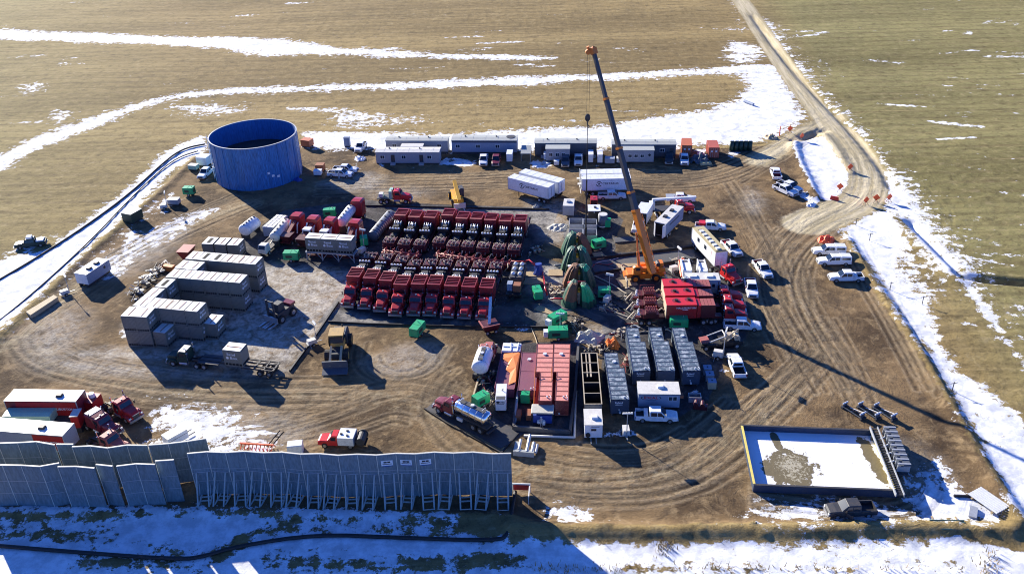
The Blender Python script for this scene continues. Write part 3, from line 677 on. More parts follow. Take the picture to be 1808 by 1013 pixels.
def pump_truck(label, loc, yaw):
    t = thing('pump_truck', label, 'pump truck', loc, yaw, 'red pump trucks parked in two rows')
    x0 = 8.75
    tractor(t, x0)
    part(t, 'trailer_frame', B(-8.7, 2.2, -0.6, 0.6, 0.95, 1.25).box(-8.6, -4.6, -1.2, 1.2, 1.25, 1.33).box(-4.4, 4.4, -1.22, 1.22, 1.25, 1.36), 'dark_red')
    mb = B(0.62, 3.95, -1.18, 1.18, 1.4, 3.72)
    for s in (-1, 1): mb.box(0.62, 3.95, s*1.13-0.06, s*1.13+0.06, 3.72, 3.92)
    mb.box(0.55, 0.95, -1.19, 1.19, 3.72, 3.96); mb.box(3.58, 3.98, -1.19, 1.19, 3.72, 3.95)
    for k in range(4): x = 1.36+k*0.53; mb.box(x, x+0.10, -1.08, 1.08, 3.74, 3.88)
    cool = part(t, 'radiator_housing', mb, 'cooler_red')
    part(cool, 'top_bar', B(0.56, 0.94, -1.18, 1.18, 3.962, 3.99), 'dusty_red')
    part(cool, 'louvre', B(0.98, 3.58, -1.07, 1.07, 3.725, 3.76), 'dark_red')
    part(cool, 'side_louvre', B(1.1, 3.5, -1.21, 1.21, 2.2, 3.4), 'louvre_red')
    a = [(4.02+0.05, 0.75*math.cos(u), 2.15+0.75*math.sin(u)) for u in np.linspace(0, math.pi, 9)]
    part(cool, 'hose', MB().tube(a, 0.05, 6), 'black')
    eng = B(-3.4, 0.45, -0.75, 0.75, 1.36, 2.75).box(-3.0, 0.1, -0.98, 0.98, 1.8, 2.35).box(-2.6, -0.2, -0.5, 0.5, 2.75, 3.05)
    for y in (-0.7, -0.25, 0.25, 0.7): eng.box(-2.9, -0.1, y-0.1, y+0.1, 2.5, 2.85)
    part(t, 'engine', eng, 'black')
    mb = MB()
    for y, l in ((-0.62, 1.0), (-0.12, 1.35), (0.22, 0.9), (0.66, 1.1)):
        mb.tube([(-0.35-l, y, 2.85), (-0.35-l*0.7, y-0.05, 3.25), (-0.3, y+0.06, 3.3), (-0.12, y+0.18, 2.95)], 0.078, 7)
    mb.tube([(-1.1, -0.62, 3.18), (-1.25, -0.2, 3.3), (-1.15, 0.3, 3.2)], 0.06, 6)
    part(t, 'exhaust_pipe', mb, 'pale_metal', True)
    part(t, 'filter_rack', B(-3.7, -3.2, -1.0, 1.0, 2.6, 3.0), 'black')
    for y in (-0.84, -0.28, 0.28, 0.84):
        part(t, 'air_filter', MB().cyl((-3.45, y, 3.0), (-3.45, y, 3.18), 0.2, 10).cyl((-3.45, y, 3.18), (-3.45, y, 3.26), 0.2, 10, 0, 0.12), 'white')
    part(t, 'transmission', B(-4.9, -3.4, -0.5, 0.5, 1.36, 2.2).cyl((-5.9, 0, 1.75), (-4.9, 0, 1.75), 0.22, 8), 'dark_grey')
    mb = B(-8.3, -5.9, -1.05, 1.05, 1.36, 2.35).box(-8.55, -7.6, -1.1, 1.1, 1.36, 2.0)
    for y in (-0.75, -0.38, 0, 0.38, 0.75): mb.cyl((-7.5, y, 2.35), (-7.5, y, 2.62), 0.14, 7).cyl((-8.6, y, 1.7), (-8.3, y, 1.7), 0.15, 7)
    part(t, 'fluid_end', mb, 'dark_red')
    mb = MB()
    for y0, y1 in ((-0.9, -0.5), (-0.1, 0.3), (0.6, 1.0)):
        mb.tube([(-6.2, y0, 2.3), (-6.6, y0, 2.9), (-7.8, y1, 2.7), (-8.8, y1, 1.2)], 0.055, 6)
    mb.box(-7.0, -6.6, -0.4, -0.1, 2.35, 2.75).box(-6.5, -6.2, 0.3, 0.6, 2.35, 2.7)
    part(t, 'discharge_pipe', mb, 'pale_iron')
    for s in (-1, 1): part(t, 'handrail', MB().tube([(-5.6, s*1.15, 1.36), (-5.6, s*1.15, 2.4), (-8.3, s*1.15, 2.4), (-8.3, s*1.15, 1.36)], 0.03, 5), 'iron_red')
    for x in (-5.2, -6.5):
        for y in (-0.95, 0.95): wheel(t, x, y, 0.52, 0.56)
    return t

def pickup(label, loc, yaw, body='white', topper=False):
    t = thing('pickup_truck', label, 'pickup truck', loc, yaw, 'pickup trucks parked round the pad')
    mb = MB().hull([(-0.98, 0.98, 0.96, 0.42, 1.14), (1.2, 0.99, 0.96, 0.42, 1.16), (2.0, 0.98, 0.92, 0.42, 1.16), (2.75, 0.93, 0.84, 0.45, 1.05), (2.95, 0.86, 0.78, 0.5, 0.92)], 0, 0.09)
    mb.hull([(-1.0, 0.95, 0.76, 1.1, 1.76), (-0.9, 0.95, 0.76, 1.1, 1.88), (0.55, 0.95, 0.76, 1.1, 1.88), (1.35, 0.95, 0.90, 1.1, 1.18)], 0, 0.07)
    mb.box(-2.9, -0.98, -0.98, 0.98, 0.46, 0.66)
    for s in (-1, 1): mb.box(-2.9, -0.98, s*0.92-0.06, s*0.92+0.06, 0.66, 1.15)
    mb.box(-2.95, -2.87, -0.97, 0.97, 0.5, 1.14)
    for s in (-1, 1):
        for x in (-1.95, 1.85):
            mb.prof([(x-0.55, 0.55), (x-0.42, 0.88), (x, 1.0), (x+0.42, 0.88), (x+0.55, 0.55), (x+0.48, 0.5), (x+0.36, 0.8), (x, 0.9), (x-0.36, 0.8), (x-0.48, 0.5)], s*0.97, s*1.02)
    part(t, 'body', mb, body)
    part(t, 'cargo_bed', B(-2.86, -1.0, -0.855, 0.855, 0.665, 0.68).box(-2.86, -2.84, -0.855, 0.855, 0.68, 1.1).box(-1.03, -1.005, -0.855, 0.855, 0.68, 1.1), 'black')
    part(t, 'windshield', MB().quad((1.34, -0.80, 1.21), (1.34, 0.80, 1.21), (0.64, 0.68, 1.83), (0.64, -0.68, 1.83)), 'glass')
    for s in (-1, 1):
        for xa, xb, xc in ((-0.8, 0.02, 0.02), (0.12, 1.05, 0.58)): part(t, 'side_window', MB().quad((xa, s*0.94, 1.20), (xb, s*0.94, 1.20), (xc, s*0.81, 1.74), (xa, s*0.81, 1.74)), 'glass')
    part(t, 'rear_window', MB().quad((-1.01, -0.7, 1.3), (-1.01, 0.7, 1.3), (-1.005, 0.62, 1.72), (-1.005, -0.62, 1.72)), 'glass')
    part(t, 'grille', B(2.9, 2.97, -0.55, 0.55, 0.6, 0.9), 'dark_grey')
    part(t, 'bumper', B(2.9, 3.05, -0.93, 0.93, 0.42, 0.6).box(-3.08, -2.95, -0.9, 0.9, 0.45, 0.6), 'steel')
    for s in (-1, 1):
        part(t, 'headlight', B(2.78, 2.96, s*0.72-0.13, s*0.72+0.13, 0.7, 0.9), 'lamp_glass')
        part(t, 'taillight', B(-2.98, -2.9, s*0.9-0.07, s*0.9+0.07, 0.7, 1.05), 'tail_red')
        part(t, 'mirror', B(0.85, 1.02, s*1.1-0.1, s*1.1+0.1, 1.2, 1.42), 'black')
        for x in (-1.95, 1.85): wheel(t, x, s*0.86, 0.40, 0.26, 'steel')
    if topper:
        tp = part(t, 'camper_shell', MB().hull([(-2.92, 0.96, 0.84, 1.16, 1.86), (-1.02, 0.96, 0.84, 1.16, 1.93)], 0, 0.08), body)
        for s in (-1, 1): part(tp, 'shell_window', MB().quad((-2.7, s*0.955, 1.32), (-1.2, s*0.955, 1.32), (-1.2, s*0.885, 1.7), (-2.7, s*0.885, 1.7)), 'glass')
    return t

def box_trailer(name, label, cat, loc, yaw, L, Wd, H, body='trailer_white', roof='white', z0=0.0, wheels=(), group=None, ribs=0, doors=True, side=None):
    """van body: length along x, rear at -x"""
    t = thing(name, label, cat, loc, yaw, group)
    h = Wd/2
    part(t, 'body', B(-L/2, L/2, -h, h, z0, H-0.06), side or body)
    mb = B(-L/2-0.03, L/2+0.03, -h-0.03, h+0.03, H-0.06, H)
    for k in range(ribs): x = -L/2+(k+1)*L/(ribs+1); mb.box(x-0.03, x+0.03, -h, h, H, H+0.025)
    part(t, 'roof', mb, roof)
    fr = MB()
    for x in (-L/2, L/2):
        for y in (-h, h): fr.box(x-0.05, x+0.05, y-0.05, y+0.05, z0-0.02, H-0.02)
    for y in (-h, h): fr.box(-L/2, L/2, y-0.045, y+0.045, z0-0.02, z0+0.14)
    part(t, 'frame', fr, 'galvanised')
    if doors:
        for s in (-1, 1):
            d = part(t, 'door', B(-L/2-0.05, -L/2-0.005, s*h*0.5-h*0.46, s*h*0.5+h*0.46, z0+0.15, H-0.2), body)
            part(d, 'handle', B(-L/2-0.09, -L/2-0.05, s*0.12-0.03, s*0.12+0.03, z0+0.4, H-0.5), 'galvanised')
    for x in wheels:
        for s in (-1, 1): wheel(t, x, s*(h-0.25), 0.5, 0.5)
    if z0 > 0.5:
        part(t, 'undercarriage', B(-L/2+0.2, L/2-0.3, -0.5, 0.5, z0-0.25, z0-0.02), 'black')
        if len(wheels):
            for s in (-1, 1): part(t, 'landing_leg', B(L/2-2.6, L/2-2.45, s*0.8-0.06, s*0.8+0.06, 0.02, z0-0.02), 'dark_grey')
    return t
def vent(t, x, y, z, mat='dark_grey'):
    return part(t, 'roof_unit', B(x-0.45, x+0.45, y-0.4, y+0.4, z, z+0.32, 0, 0.08, 0.08), mat)

def sand_box(label, loc, yaw, lid='lid_white', slot=False):
    t = thing('sand_container', label, 'sand container', loc, yaw, 'grey sand containers')
    a, b, H = 1.14, 1.52, 2.9
    mb = B(-a+.06, a-.06, -b+.06, b-.06, 0.55, H-0.08)
    for x in (-a, a):
        for y in (-b, b): mb.box(x-0.07*(x > 0)*2, x+0.07*(x < 0)*2, y-0.07*(y > 0)*2, y+0.07*(y < 0)*2, 0.0, H-0.08)
    mb.box(-a, a, -b, b, 0.0, 0.12).box(-a, a, -b, b, 0.55, 0.68)
    for k in range(9): x = -a+0.25+k*0.223; mb.box(x-0.05, x+0.05, -b+0.02, b-0.02, 0.7, H-0.25)
    for k in range(12): y = -b+0.25+k*0.25; mb.box(-a+0.02, a-0.02, y-0.05, y+0.05, 0.7, H-0.25)
    part(t, 'hopper', MB().box(-a+.08, a-.08, -b+.08, b-.08, 0.13, 0.54), 'hole')
    for x in (-0.62, -0.2, 0.2, 0.62):
        mb.box(x-0.05, x+0.05, -b, -b+0.05, 0.13, 0.54)
    for y in (-0.9, -0.3, 0.3, 0.9): mb.box(a-0.05, a, y-0.05, y+0.05, 0.13, 0.54).box(-a, -a+0.05, y-0.05, y+0.05, 0.13, 0.54)
    part(t, 'shell', mb, 'box_grey')
    part(t, 'rim', B(-a, a, -b, b, H-0.08, H-0.04), 'dark_grey')
    part(t, 'lid', B(-a+0.05, a-0.05, -b+0.05, b-0.05, H-0.04, H), lid)
    part(t, 'hatch', B(0.02, 0.14, -b+0.3, b-0.3, H+0.003, H+0.05, 0) if not slot else B(-0.34, 0.34, -b+0.45, b-0.45, H+0.003, H+0.02), 'rust' if not slot else 'hole')
    return t

def frac_tank(label, loc, yaw, body, L=11.5, Wd=2.55, H=2.7, notch=None, ribs=12, end='navy', words=None, group=None, bands=0.0):
    """rectangular tank: near end at -x. notch = (x0, x1, side, width) cut out of the plan"""
    t = thing('storage_tank', label, 'storage tank', loc, yaw, group)
    h = Wd/2; mb = MB(); rb = MB()
    def slab(x0, x1, y0, y1):
        mb.box(x0, x1, y0, y1, 0.35, H)
        n = max(2, round((x1-x0)/(L/ribs)))
        for k in range(n+1):
            x = x0+k*(x1-x0)/n
            rb.box(max(x0, x-0.09), min(x1, x+0.09), y0-0.05, y1+0.05, 0.4, H+0.03)
        for y in (y0, y1): rb.box(x0, x1, y-0.05, y+0.05, H-0.12, H+0.05)
    if notch:
        xa, xb, s, w = notch
        if xa > -L/2: slab(-L/2, xa, -h, h)
        slab(xa, xb, -h+(w if s < 0 else 0), h-(w if s > 0 else 0))
        if xb < L/2: slab(xb, L/2, -h, h)
    else: slab(-L/2, L/2, -h, h)
    part(t, 'shell', mb, body); part(t, 'rib', rb, {'salmon': 'seam_red', 'navy': 'navy'}.get(end, end))
    for s in (-1, 1): part(t, 'skid', B(-L/2, L/2, s*(h-0.22)-0.12, s*(h-0.22)+0.12, 0, 0.35), 'dark_grey')
    part(t, 'end_plate', B(-L/2-0.06, -L/2-0.003, -h+0.05+(notch[3] if notch and notch[0] <= -L/2 and notch[2] < 0 else 0), h-0.05-(notch[3] if notch and notch[0] <= -L/2 and notch[2] > 0 else 0), 0.4, H-0.15), end)
    part(t, 'valve', MB().cyl((-L/2-0.35, 0, 0.7), (-L/2-0.06, 0, 0.7), 0.14, 8).cyl((-L/2-0.12, 0.1, 1.1), (-L/2-0.06, 0.1, 1.1), 0.1, 8), 'pale_metal')
    if words:
        text(t, words[0], 0.42, (-L/2-0.075, 0.15, H-0.5), LEFT, 'ink_white')
        part(t, 'lettering', B(-L/2-0.085, -L/2-0.07, -0.35, 0.65, H-0.88, H-0.80), 'ink_white')
    part(t, 'hatch', MB().cyl((L*0.3, 0, H), (L*0.3, 0, H+0.18), 0.3, 12).cyl((-L*0.46, -0.6, H), (-L*0.46, -0.6, H+0.25), 0.12, 8).tube([(-L*0.5, -h+0.1, H), (-L*0.49, -h+0.1, H+0.35), (-L*0.45, -h+0.3, H+0.35)], 0.04), 'pale_metal')
    return t

def generator(label, loc, yaw, L=3.2, Wd=1.5, H=1.9, body='green', group='green equipment enclosures'):
    t = thing('generator', label, 'generator', loc, yaw, group)
    part(t, 'enclosure', B(-L/2, L/2, -Wd/2, Wd/2, 0.55, H, 0, 0.05, 0.05).box(-L/2+0.1, -L/2+0.2, -Wd/2-0.02, Wd/2+0.02, 0.6, H-0.15).box(L/2-0.2, L/2-0.1, -Wd/2-0.02, Wd/2+0.02, 0.6, H-0.15).box(-0.05, 0.05, -Wd/2, Wd/2, H, H+0.03), body)
    mb = MB()
    for s in (-1, 1): mb.box(-L*0.32, L*0.1, s*(Wd/2+0.008)-0.008, s*(Wd/2+0.008)+0.008, 0.95, 1.5)
    mb.box(L/2, L/2+0.015, -Wd*0.3, Wd*0.3, 0.8, 1.5)
    part(t, 'vent_panel', mb, 'forest_green' if body == 'green' else 'dark_grey')
    part(t, 'exhaust_stack', MB().cyl((L*0.25, 0.2, H), (L*0.25, 0.2, H+0.3), 0.07, 8), 'steel')
    part(t, 'trailer_frame', B(-L/2-0.1, L/2+0.1, -0.55, 0.55, 0.42, 0.55).box(L/2, L/2+1.0, -0.05, 0.05, 0.42, 0.52), 'black')
    for s in (-1, 1): wheel(t, 0, s*(Wd/2-0.1), 0.34, 0.2)
    return t

def light_tower(label, loc, yaw, H=7.0, down=False):
    t = thing('light_tower', label, 'light tower', loc, yaw, 'portable light towers')
    part(t, 'housing', B(-0.9, 0.7, -0.55, 0.55, 0.5, 1.35, 0, 0.05, 0.05), 'off_white')
    part(t, 'trailer_frame', B(-1.1, 1.9, -0.06, 0.06, 0.4, 0.5).box(-1.0, 0.8, -0.6, 0.6, 0.4, 0.5).tube([(-0.6, -1.4, 0.05), (-0.6, 1.4, 0.05)], 0.05).tube([(-0.6, -1.4, 0.05), (-0.6, -0.5, 0.45)], 0.04).tube([(-0.6, 1.4, 0.05), (-0.6, 0.5, 0.45)], 0.04), 'galvanised')
    for s in (-1, 1): wheel(t, 0, s*0.75, 0.32, 0.18)
    part(t, 'mast', MB().cyl((0.8, 0, 0.4), (0.8, 0, H*0.55), 0.08, 8).cyl((0.8, 0, H*0.5), (0.8, 0, H), 0.055, 8), 'galvanised')
    hd = part(t, 'lamp_bar', B(0.72, 0.88, -0.8, 0.8, H-0.05, H+0.05), 'galvanised')
    for y in (-0.6, -0.2, 0.2, 0.6): part(hd, 'floodlight', B(0.82, 1.02, y-0.15, y+0.15, H+0.06, H+0.32), 'lamp_glass')
    return t

def tanker_body(t, x0, x1, r, zc, mat, bands, top=True):
    n = 16; mb = MB()
    ring = lambda x, k: [(x, r*k*1.08*math.cos(2*math.pi*i/n), zc+r*k*math.sin(2*math.pi*i/n)) for i in range(n)]
    mb.loft([ring(x0, 0.55), ring(x0+0.12, 0.85), ring(x0+0.35, 1.0), ring(x1-0.35, 1.0), ring(x1-0.12, 0.85), ring(x1, 0.55)])
    tk = part(t, 'tank', mb, mat, True)
    b = MB()
    for k in range(bands):
        x = x0+0.6+k*(x1-x0-1.2)/max(1, bands-1)
        q = lambda xx, rr: [(xx, rr*1.08*math.cos(2*math.pi*i/n), zc+rr*math.sin(2*math.pi*i/n)) for i in range(n)]
        b.loft([q(x-0.05, r*1.02), q(x+0.05, r*1.02)])
    part(tk, 'band', b, 'steel')
    if top:
        part(tk, 'walkway', B(x0+0.7, x1-0.7, -0.35, 0.35, zc+r*0.98, zc+r*1.05), 'dark_grey')
        part(tk, 'manhole', MB().cyl((0.5*(x0+x1), 0, zc+r), (0.5*(x0+x1), 0, zc+r+0.25), 0.28, 10).tube([(x0+0.9, -0.4, zc+r), (x0+0.9, -0.4, zc+r+0.4), (x0+0.9, 0.4, zc+r+0.4), (x0+0.9, 0.4, zc+r)], 0.04).tube([(x1-1.0, -0.4, zc+r), (x1-1.0, -0.4, zc+r+0.35), (x1-1.0, 0.4, zc+r+0.35), (x1-1.0, 0.4, zc+r)], 0.04), 'pale_metal')
    return tk
def zm(x0, y0, s): return lambda a, b: (x0+a/s, y0+b/s)
def Rv(yaw, x, y): return Vector((math.cos(yaw)*x-math.sin(yaw)*y, math.sin(yaw)*x+math.cos(yaw)*y))
def edge(a, b, z, depth):
    """long box whose front top edge runs a -> b (left to right): centre, yaw, length"""
    A, Bp = G(a[0], a[1], z), G(b[0], b[1], z); yaw = math.atan2(Bp.y-A.y, Bp.x-A.x)
    c = (A+Bp)/2; o = Rv(yaw, 0, depth/2)
    return (c.x+o.x, c.y+o.y), yaw, (Bp-A).length
def xy(px, py, z=0.0): p = G(px, py, z); return (p.x, p.y)
def off(px, py, z, yaw, x, y=0.0):       # origin of a thing whose local point (x, y) is seen at the pixel
    p = G(px, py, z); o = Rv(yaw, x, y); return (p.x-o.x, p.y-o.y)

# ------------------------------------------------------------------ pump trucks
f4 = zm(580, 440, 6.332); b3 = zm(660, 330, 6.332)
front = [(200, 300), (385, 318), (565, 345), (727, 390), (922, 385), (1100, 388), (1295, 405), (1490, 415), (1690, 425)]
back = [(230, 320), (388, 338), (560, 345), (760, 320), (920, 355), (1080, 360), (1240, 372), (1405, 385), (1570, 390)]
yF, yB = rad(-98.5), rad(80.5)
pt = None
for i, (a, b) in enumerate(front):
    loc = off(*f4(a+70, b+6), 3.92, yF, 3.95)
    l = f'red pump truck facing the camera, {ORD[i]} from the left in the front row'
    if pt is None: pt = pump_truck(l, loc, yF)
    else: dup(pt, loc, yF+rad(random.uniform(-.8, .8)), l)
for i, (a, b) in enumerate(back):
    loc = off(*b3(a+58, b+1), 3.92, yB, 0.58)
    dup(pt, loc, yB+rad(random.uniform(-.8, .8)), f'red pump truck facing away, {ORD[i]} from the left in the back row')
# dark unit at the end of the front row
t = thing('blending_unit', 'dark trailer with six white domes at the right end of the front truck row', 'blending unit', off(907, 512, 1.5, yF, 3.4), yF)
part(t, 'bed', B(-5.5, 4.5, -1.25, 1.25, 0.9, 1.25), 'black')
part(t, 'tub', B(-5.2, 0.8, -1.2, 1.2, 1.25, 2.3).box(-5.0, 0.6, -1.0, -0.1, 2.3, 2.5).box(-5.0, 0.6, 0.1, 1.0, 2.3, 2.5), 'dark_grey')
for x in (-4.2, -2.4, -0.6):
    for y in (-0.6, 0.6): part(t, 'dome', MB().blob((x, y, 2.6), (0.38, 0.38, 0.35), 0, 10, 6), 'white', True)
part(t, 'control_box', B(2.2, 3.6, -0.1, 1.2, 1.25, 2.5), 'rust'); part(t, 'cabinet', B(2.0, 3.3, -1.2, -0.25, 1.25, 2.6), 'office_blue')
for x in (-4.2, -3.0, 3.0):
    for y in (-0.95, 0.95): wheel(t, x, y, 0.5, 0.5)
# manifold trailers
def manifold(label, a, b):
    loc, yaw, L = face(a, b, 1.2)
    t = thing('pipe_manifold', label, 'manifold', loc, yaw, 'red pipe manifolds between the truck rows')
    part(t, 'skid', B(-L/2, L/2, -0.9, 0.9, 0.35, 0.65), 'dark_red')
    mb = MB()
    for y, z in ((-0.55, 1.2), (0.0, 1.35), (0.55, 1.2)): mb.cyl((-L/2, y, z), (L/2, y, z), 0.17, 8)
    mb.box(-L/2+0.4, L/2-0.6, -0.35, 0.35, 0.65, 1.1)
    part(t, 'pipe', mb, 'iron_red', True)
    n = int(L/1.3)
    for k in range(n):
        x = -L/2+0.6+k*(L-1.2)/max(1, n-1)
        part(t, 'valve', MB().cyl((x, 0, 1.2), (x, 0, 1.95), 0.12, 7).cyl((x-0.3, 0, 1.8), (x+0.3, 0, 1.8), 0.05, 6).box(x-0.2, x+0.2, -0.75, 0.75, 1.1, 1.45).cyl((x, 0.6, 1.4), (x, 0.6, 1.9), 0.2, 7, 0, 0.08), 'iron_red')
    mb = MB()
    for k in range(n):
        x = -L/2+0.9+k*(L-1.5)/max(1, n-1); s = 1 if k % 2 else -1
        mb.tube([(x, s*0.6, 1.3), (x+0.1, s*1.2, 1.9), (x+random.uniform(-.3, .5), s*2.1, 1.6), (x+random.uniform(-.3, .5), s*2.5, 0.9)], 0.075, 6)
    part(t, 'branch_pipe', mb, 'pale_iron')
manifold('shorter red pipe manifold trailer between the truck rows on the left', (676, 443), (742, 452))
manifold('longer red pipe manifold trailer between the truck rows on the right', (768, 449), (905, 466))
def pipe_run(name, label, cat, pts, r, mat, group=None, closed=False):
    P = [G(p[0], p[1], p[2] if len(p) > 2 else r) for p in pts]
    o = P[0].copy(); o.z = 0
    return solo(name, MB().tube([p-o for p in P], r, 7), [mat], label, cat, (o.x, o.y), 0, group, smooth=True)
pipe_run('high_pressure_line', 'red treating pipe running right from the manifold to the blue tarp', 'pipe', [(900, 461, 1.2), (925, 462, 1), (934, 459, 1.4), (952, 474, 1.4), (958, 478, .6), (962, 507, .5), (966, 520, .4)], 0.16, 'bright_red')
pipe_run('high_pressure_line', 'red treating pipe crossing to the nearest green wellhead tarp', 'pipe', [(972, 527, 1.0), (985, 527, 1.1), (1000, 527, 1.2)], 0.16, 'bright_red')
pipe_run('high_pressure_line', 'white pipe bridging the second and third wellhead tarps', 'pipe', [(1003, 470, 3.2), (1012, 469, 3.4), (1036, 468, 3.4)], 0.25, 'white')
pipe_run('high_pressure_line', 'red pipe bridging the two nearest wellhead tarps', 'pipe', [(1003, 499, 3.0), (1012, 497, 3.4), (1034, 498, 3.4)], 0.2, 'bright_red')
t = thing('wrapped_valve', 'bright blue tarp wrapped round a valve right of the pump trucks', 'tarp', xy(951, 484))
part(t, 'tarp', MB().loft([[(0.9*math.cos(u)*k+random.uniform(-.1, .1), 0.8*math.sin(u)*k+random.uniform(-.1, .1), z) for u in np.linspace(0, 5.6, 9)] for z, k in ((0, 1.25), (0.7, 0.95), (1.6, 0.75), (2.2, 0.72))]), 'tarp_blue')
part(t, 'pipe_stub', MB().cyl((-0.4, 0, 2.0), (-1.3, 0.3, 2.3), 0.16, 8), 'bright_red')
# ------------------------------------------------------------------ sand containers
b1 = zm(190, 440, 6.332); b7 = zm(230, 430, 7.79); b8 = zm(200, 340, 6.332)
SB = {}
def place_box(label, loc, yaw, z, lid='lid_white', slot=False):
    k = (lid, slot)
    if k not in SB:
        o = sand_box(label, loc, yaw, lid, slot); o.location.z = z
        text(o, 'Sand', 0.62, (1.15, -0.15, 2.15), RIGHT, 'ink_white', 'lettering', 1.25); text(o, 'Box', 0.62, (1.15, 0.2, 1.5), RIGHT, 'ink_white', 'lettering', 1.25)
        part(o, 'emblem', MB().cyl((1.14, -0.85, 1.5), (1.155, -0.85, 1.5), 0.24, 12), 'ink_white')
        SB[k] = o; return o
    return dup(SB[k], loc, yaw, label, z=z)
rows = [('first row', b1(143, 745), b1(430, 760), 2, (0, 1), ()), ('second row', b1(270, 630), b1(1000, 700), 5, (0, 1), (2,)), ('third row', b7(165, 722), b7(345, 742), 1, (0, 1), ()), ('fourth row', b7(330, 592), b7(500, 608), 1, (0, 1), ()),
        ('fifth row', b1(640, 310), b1(1480, 378), 6, (0, 1), ()), ('sixth row', b1(748, 208), b1(985, 233), 2, (0, 1), ()), ('seventh row', b1(860, 105), b1(1650, 172), 6, (0, 1), (3, 4)), ]
slots = {('fourth row', 0), ('seventh row', 1), ('seventh row', 2)}
for nm, a, b, n, lev, stained in rows:
    A, Bq = G(*a, 5.8), G(*b, 5.8); yaw = math.atan2(Bq.y-A.y, Bq.x-A.x)
    for i in range(n):
        c = A+(Bq-A)*((i+0.5)/n); o = Rv(yaw, 0, 1.53); c = (c.x+o.x, c.y+o.y)
        pos_ = '' if n == 1 else f', {ORD[i]} from the left'
        for l in lev:
            top = l == lev[-1]
            place_box(f'{"upper" if l else "lower"} grey sand container in the {nm} from the front{pos_}', c, yaw+rad(random.uniform(-.5, .5)), l*2.9,
                      'lid_stained' if (top and i in stained) else 'lid_white', top and (nm, i) in slots)
for lab, a, b, n, z in (('low grey sand container tucked right of the front stack', b1(490, 920), b1(650, 940), 1, 2.9), ('lone low grey sand container right of the second stack', b1(1050, 828), b1(1212, 842), 1, 2.9)):
    A, Bq = G(*a, z), G(*b, z); yaw = math.atan2(Bq.y-A.y, Bq.x-A.x); c = (A+Bq)/2; o = Rv(yaw, 0, 1.53); place_box(lab, (c.x+o.x, c.y+o.y), yaw, 0)
A, Bq = G(*b8(975, 572), 2.9), G(*b8(1400, 592), 2.9); yaw = math.atan2(Bq.y-A.y, Bq.x-A.x)
for i in range(3):
    c = A+(Bq-A)*((i+0.5)/3); o = Rv(yaw, 0, 1.53)
    place_box(f'grey sand container in the short back row by the white tank, {ORD[i]} from the left', (c.x+o.x, c.y+o.y), yaw, 0, 'lid_white', i == 0)
# lettered containers: on the stand and on the flatbed truck
A, Bq = G(537.4, 420, 4.7), G(620, 425, 4.7); yaw = math.atan2(Bq.y-A.y, Bq.x-A.x)
cs = []
for i in range(3):
    c = A+(Bq-A)*((i+0.5)/3); o = Rv(yaw, 0, 1.15); c = (c.x+o.x, c.y+o.y); cs.append(c)
    place_box(f'grey lettered sand container standing on the steel stand, {ORD[i]} from the left', c, yaw-rad(90), 1.8)
t = thing('container_stand', 'grey steel leg stand carrying three lettered sand containers', 'stand', cs[1], yaw)
part(t, 'deck', B(-4.9, 4.9, -1.2, 1.2, 1.55, 1.78), 'galvanised')
for x in (-4.7, -1.6, 1.6, 4.7):
    for y in (-1.1, 1.1): part(t, 'leg', B(x-0.1, x+0.1, y-0.1, y+0.1, 0, 1.55), 'galvanised')
mb = MB()
for x in (-4.7, -1.6, 1.6):
    for y in (-1.1, 1.1): mb.tube([(x, y, 0.2), (x+1.0, y, 1.5)], 0.06).tube([(x+3.1, y, 0.2), (x+2.1, y, 1.5)], 0.06)
part(t, 'brace', mb, 'galvanised'); part(t, 'conveyor', B(-5.2, 5.2, -0.45, 0.45, 0.5, 0.8), 'dark_red')

def flatbed(label, cat, loc, yaw, cabm, L=18.6):
    t = thing('flatbed_truck', label, cat, loc, yaw)
    tractor(t, L/2, cabm)
    part(t, 'trailer_frame', B(-L/2, L/2-4.6, -0.55, -0.4, 1.1, 1.35).box(-L/2, L/2-4.6, 0.4, 0.55, 1.1, 1.35).box(-L/2, -L/2+0.25, -1.25, 1.25, 1.15, 1.35)
         .box(-L/2+1.6, -L/2+1.8, -1.25, 1.25, 1.15, 1.35).box(-L/2+3.2, -L/2+3.4, -1.25, 1.25, 1.15, 1.35).box(-L/2, -L/2+5.4, -1.27, -1.15, 1.15, 1.35).box(-L/2, -L/2+5.4, 1.15, 1.27, 1.15, 1.35).box(0, 3.6, -1.25, 1.25, 1.2, 1.35), 'dark_grey')
    for x in (-L/2+0.9, -L/2+2.4):
        for y in (-0.95, 0.95): wheel(t, x, y, 0.52, 0.56, 'steel')
    return t
loc, yaw, _ = face((489, 651), (299, 630), 0.9)
t = flatbed('dark green flatbed truck with pale cab roof carrying one sand container', 'flatbed truck', loc, yaw, 'forest_green')
part(t, 'roof_cover', B(5.55, 6.7, -0.95, 0.95, 2.863, 2.9), 'off_white')
o = Rv(yaw, -2.7, 0); place_box('grey lettered sand container riding on the dark green flatbed truck', (loc[0]+o.x, loc[1]+o.y), yaw+rad(90), 1.36)

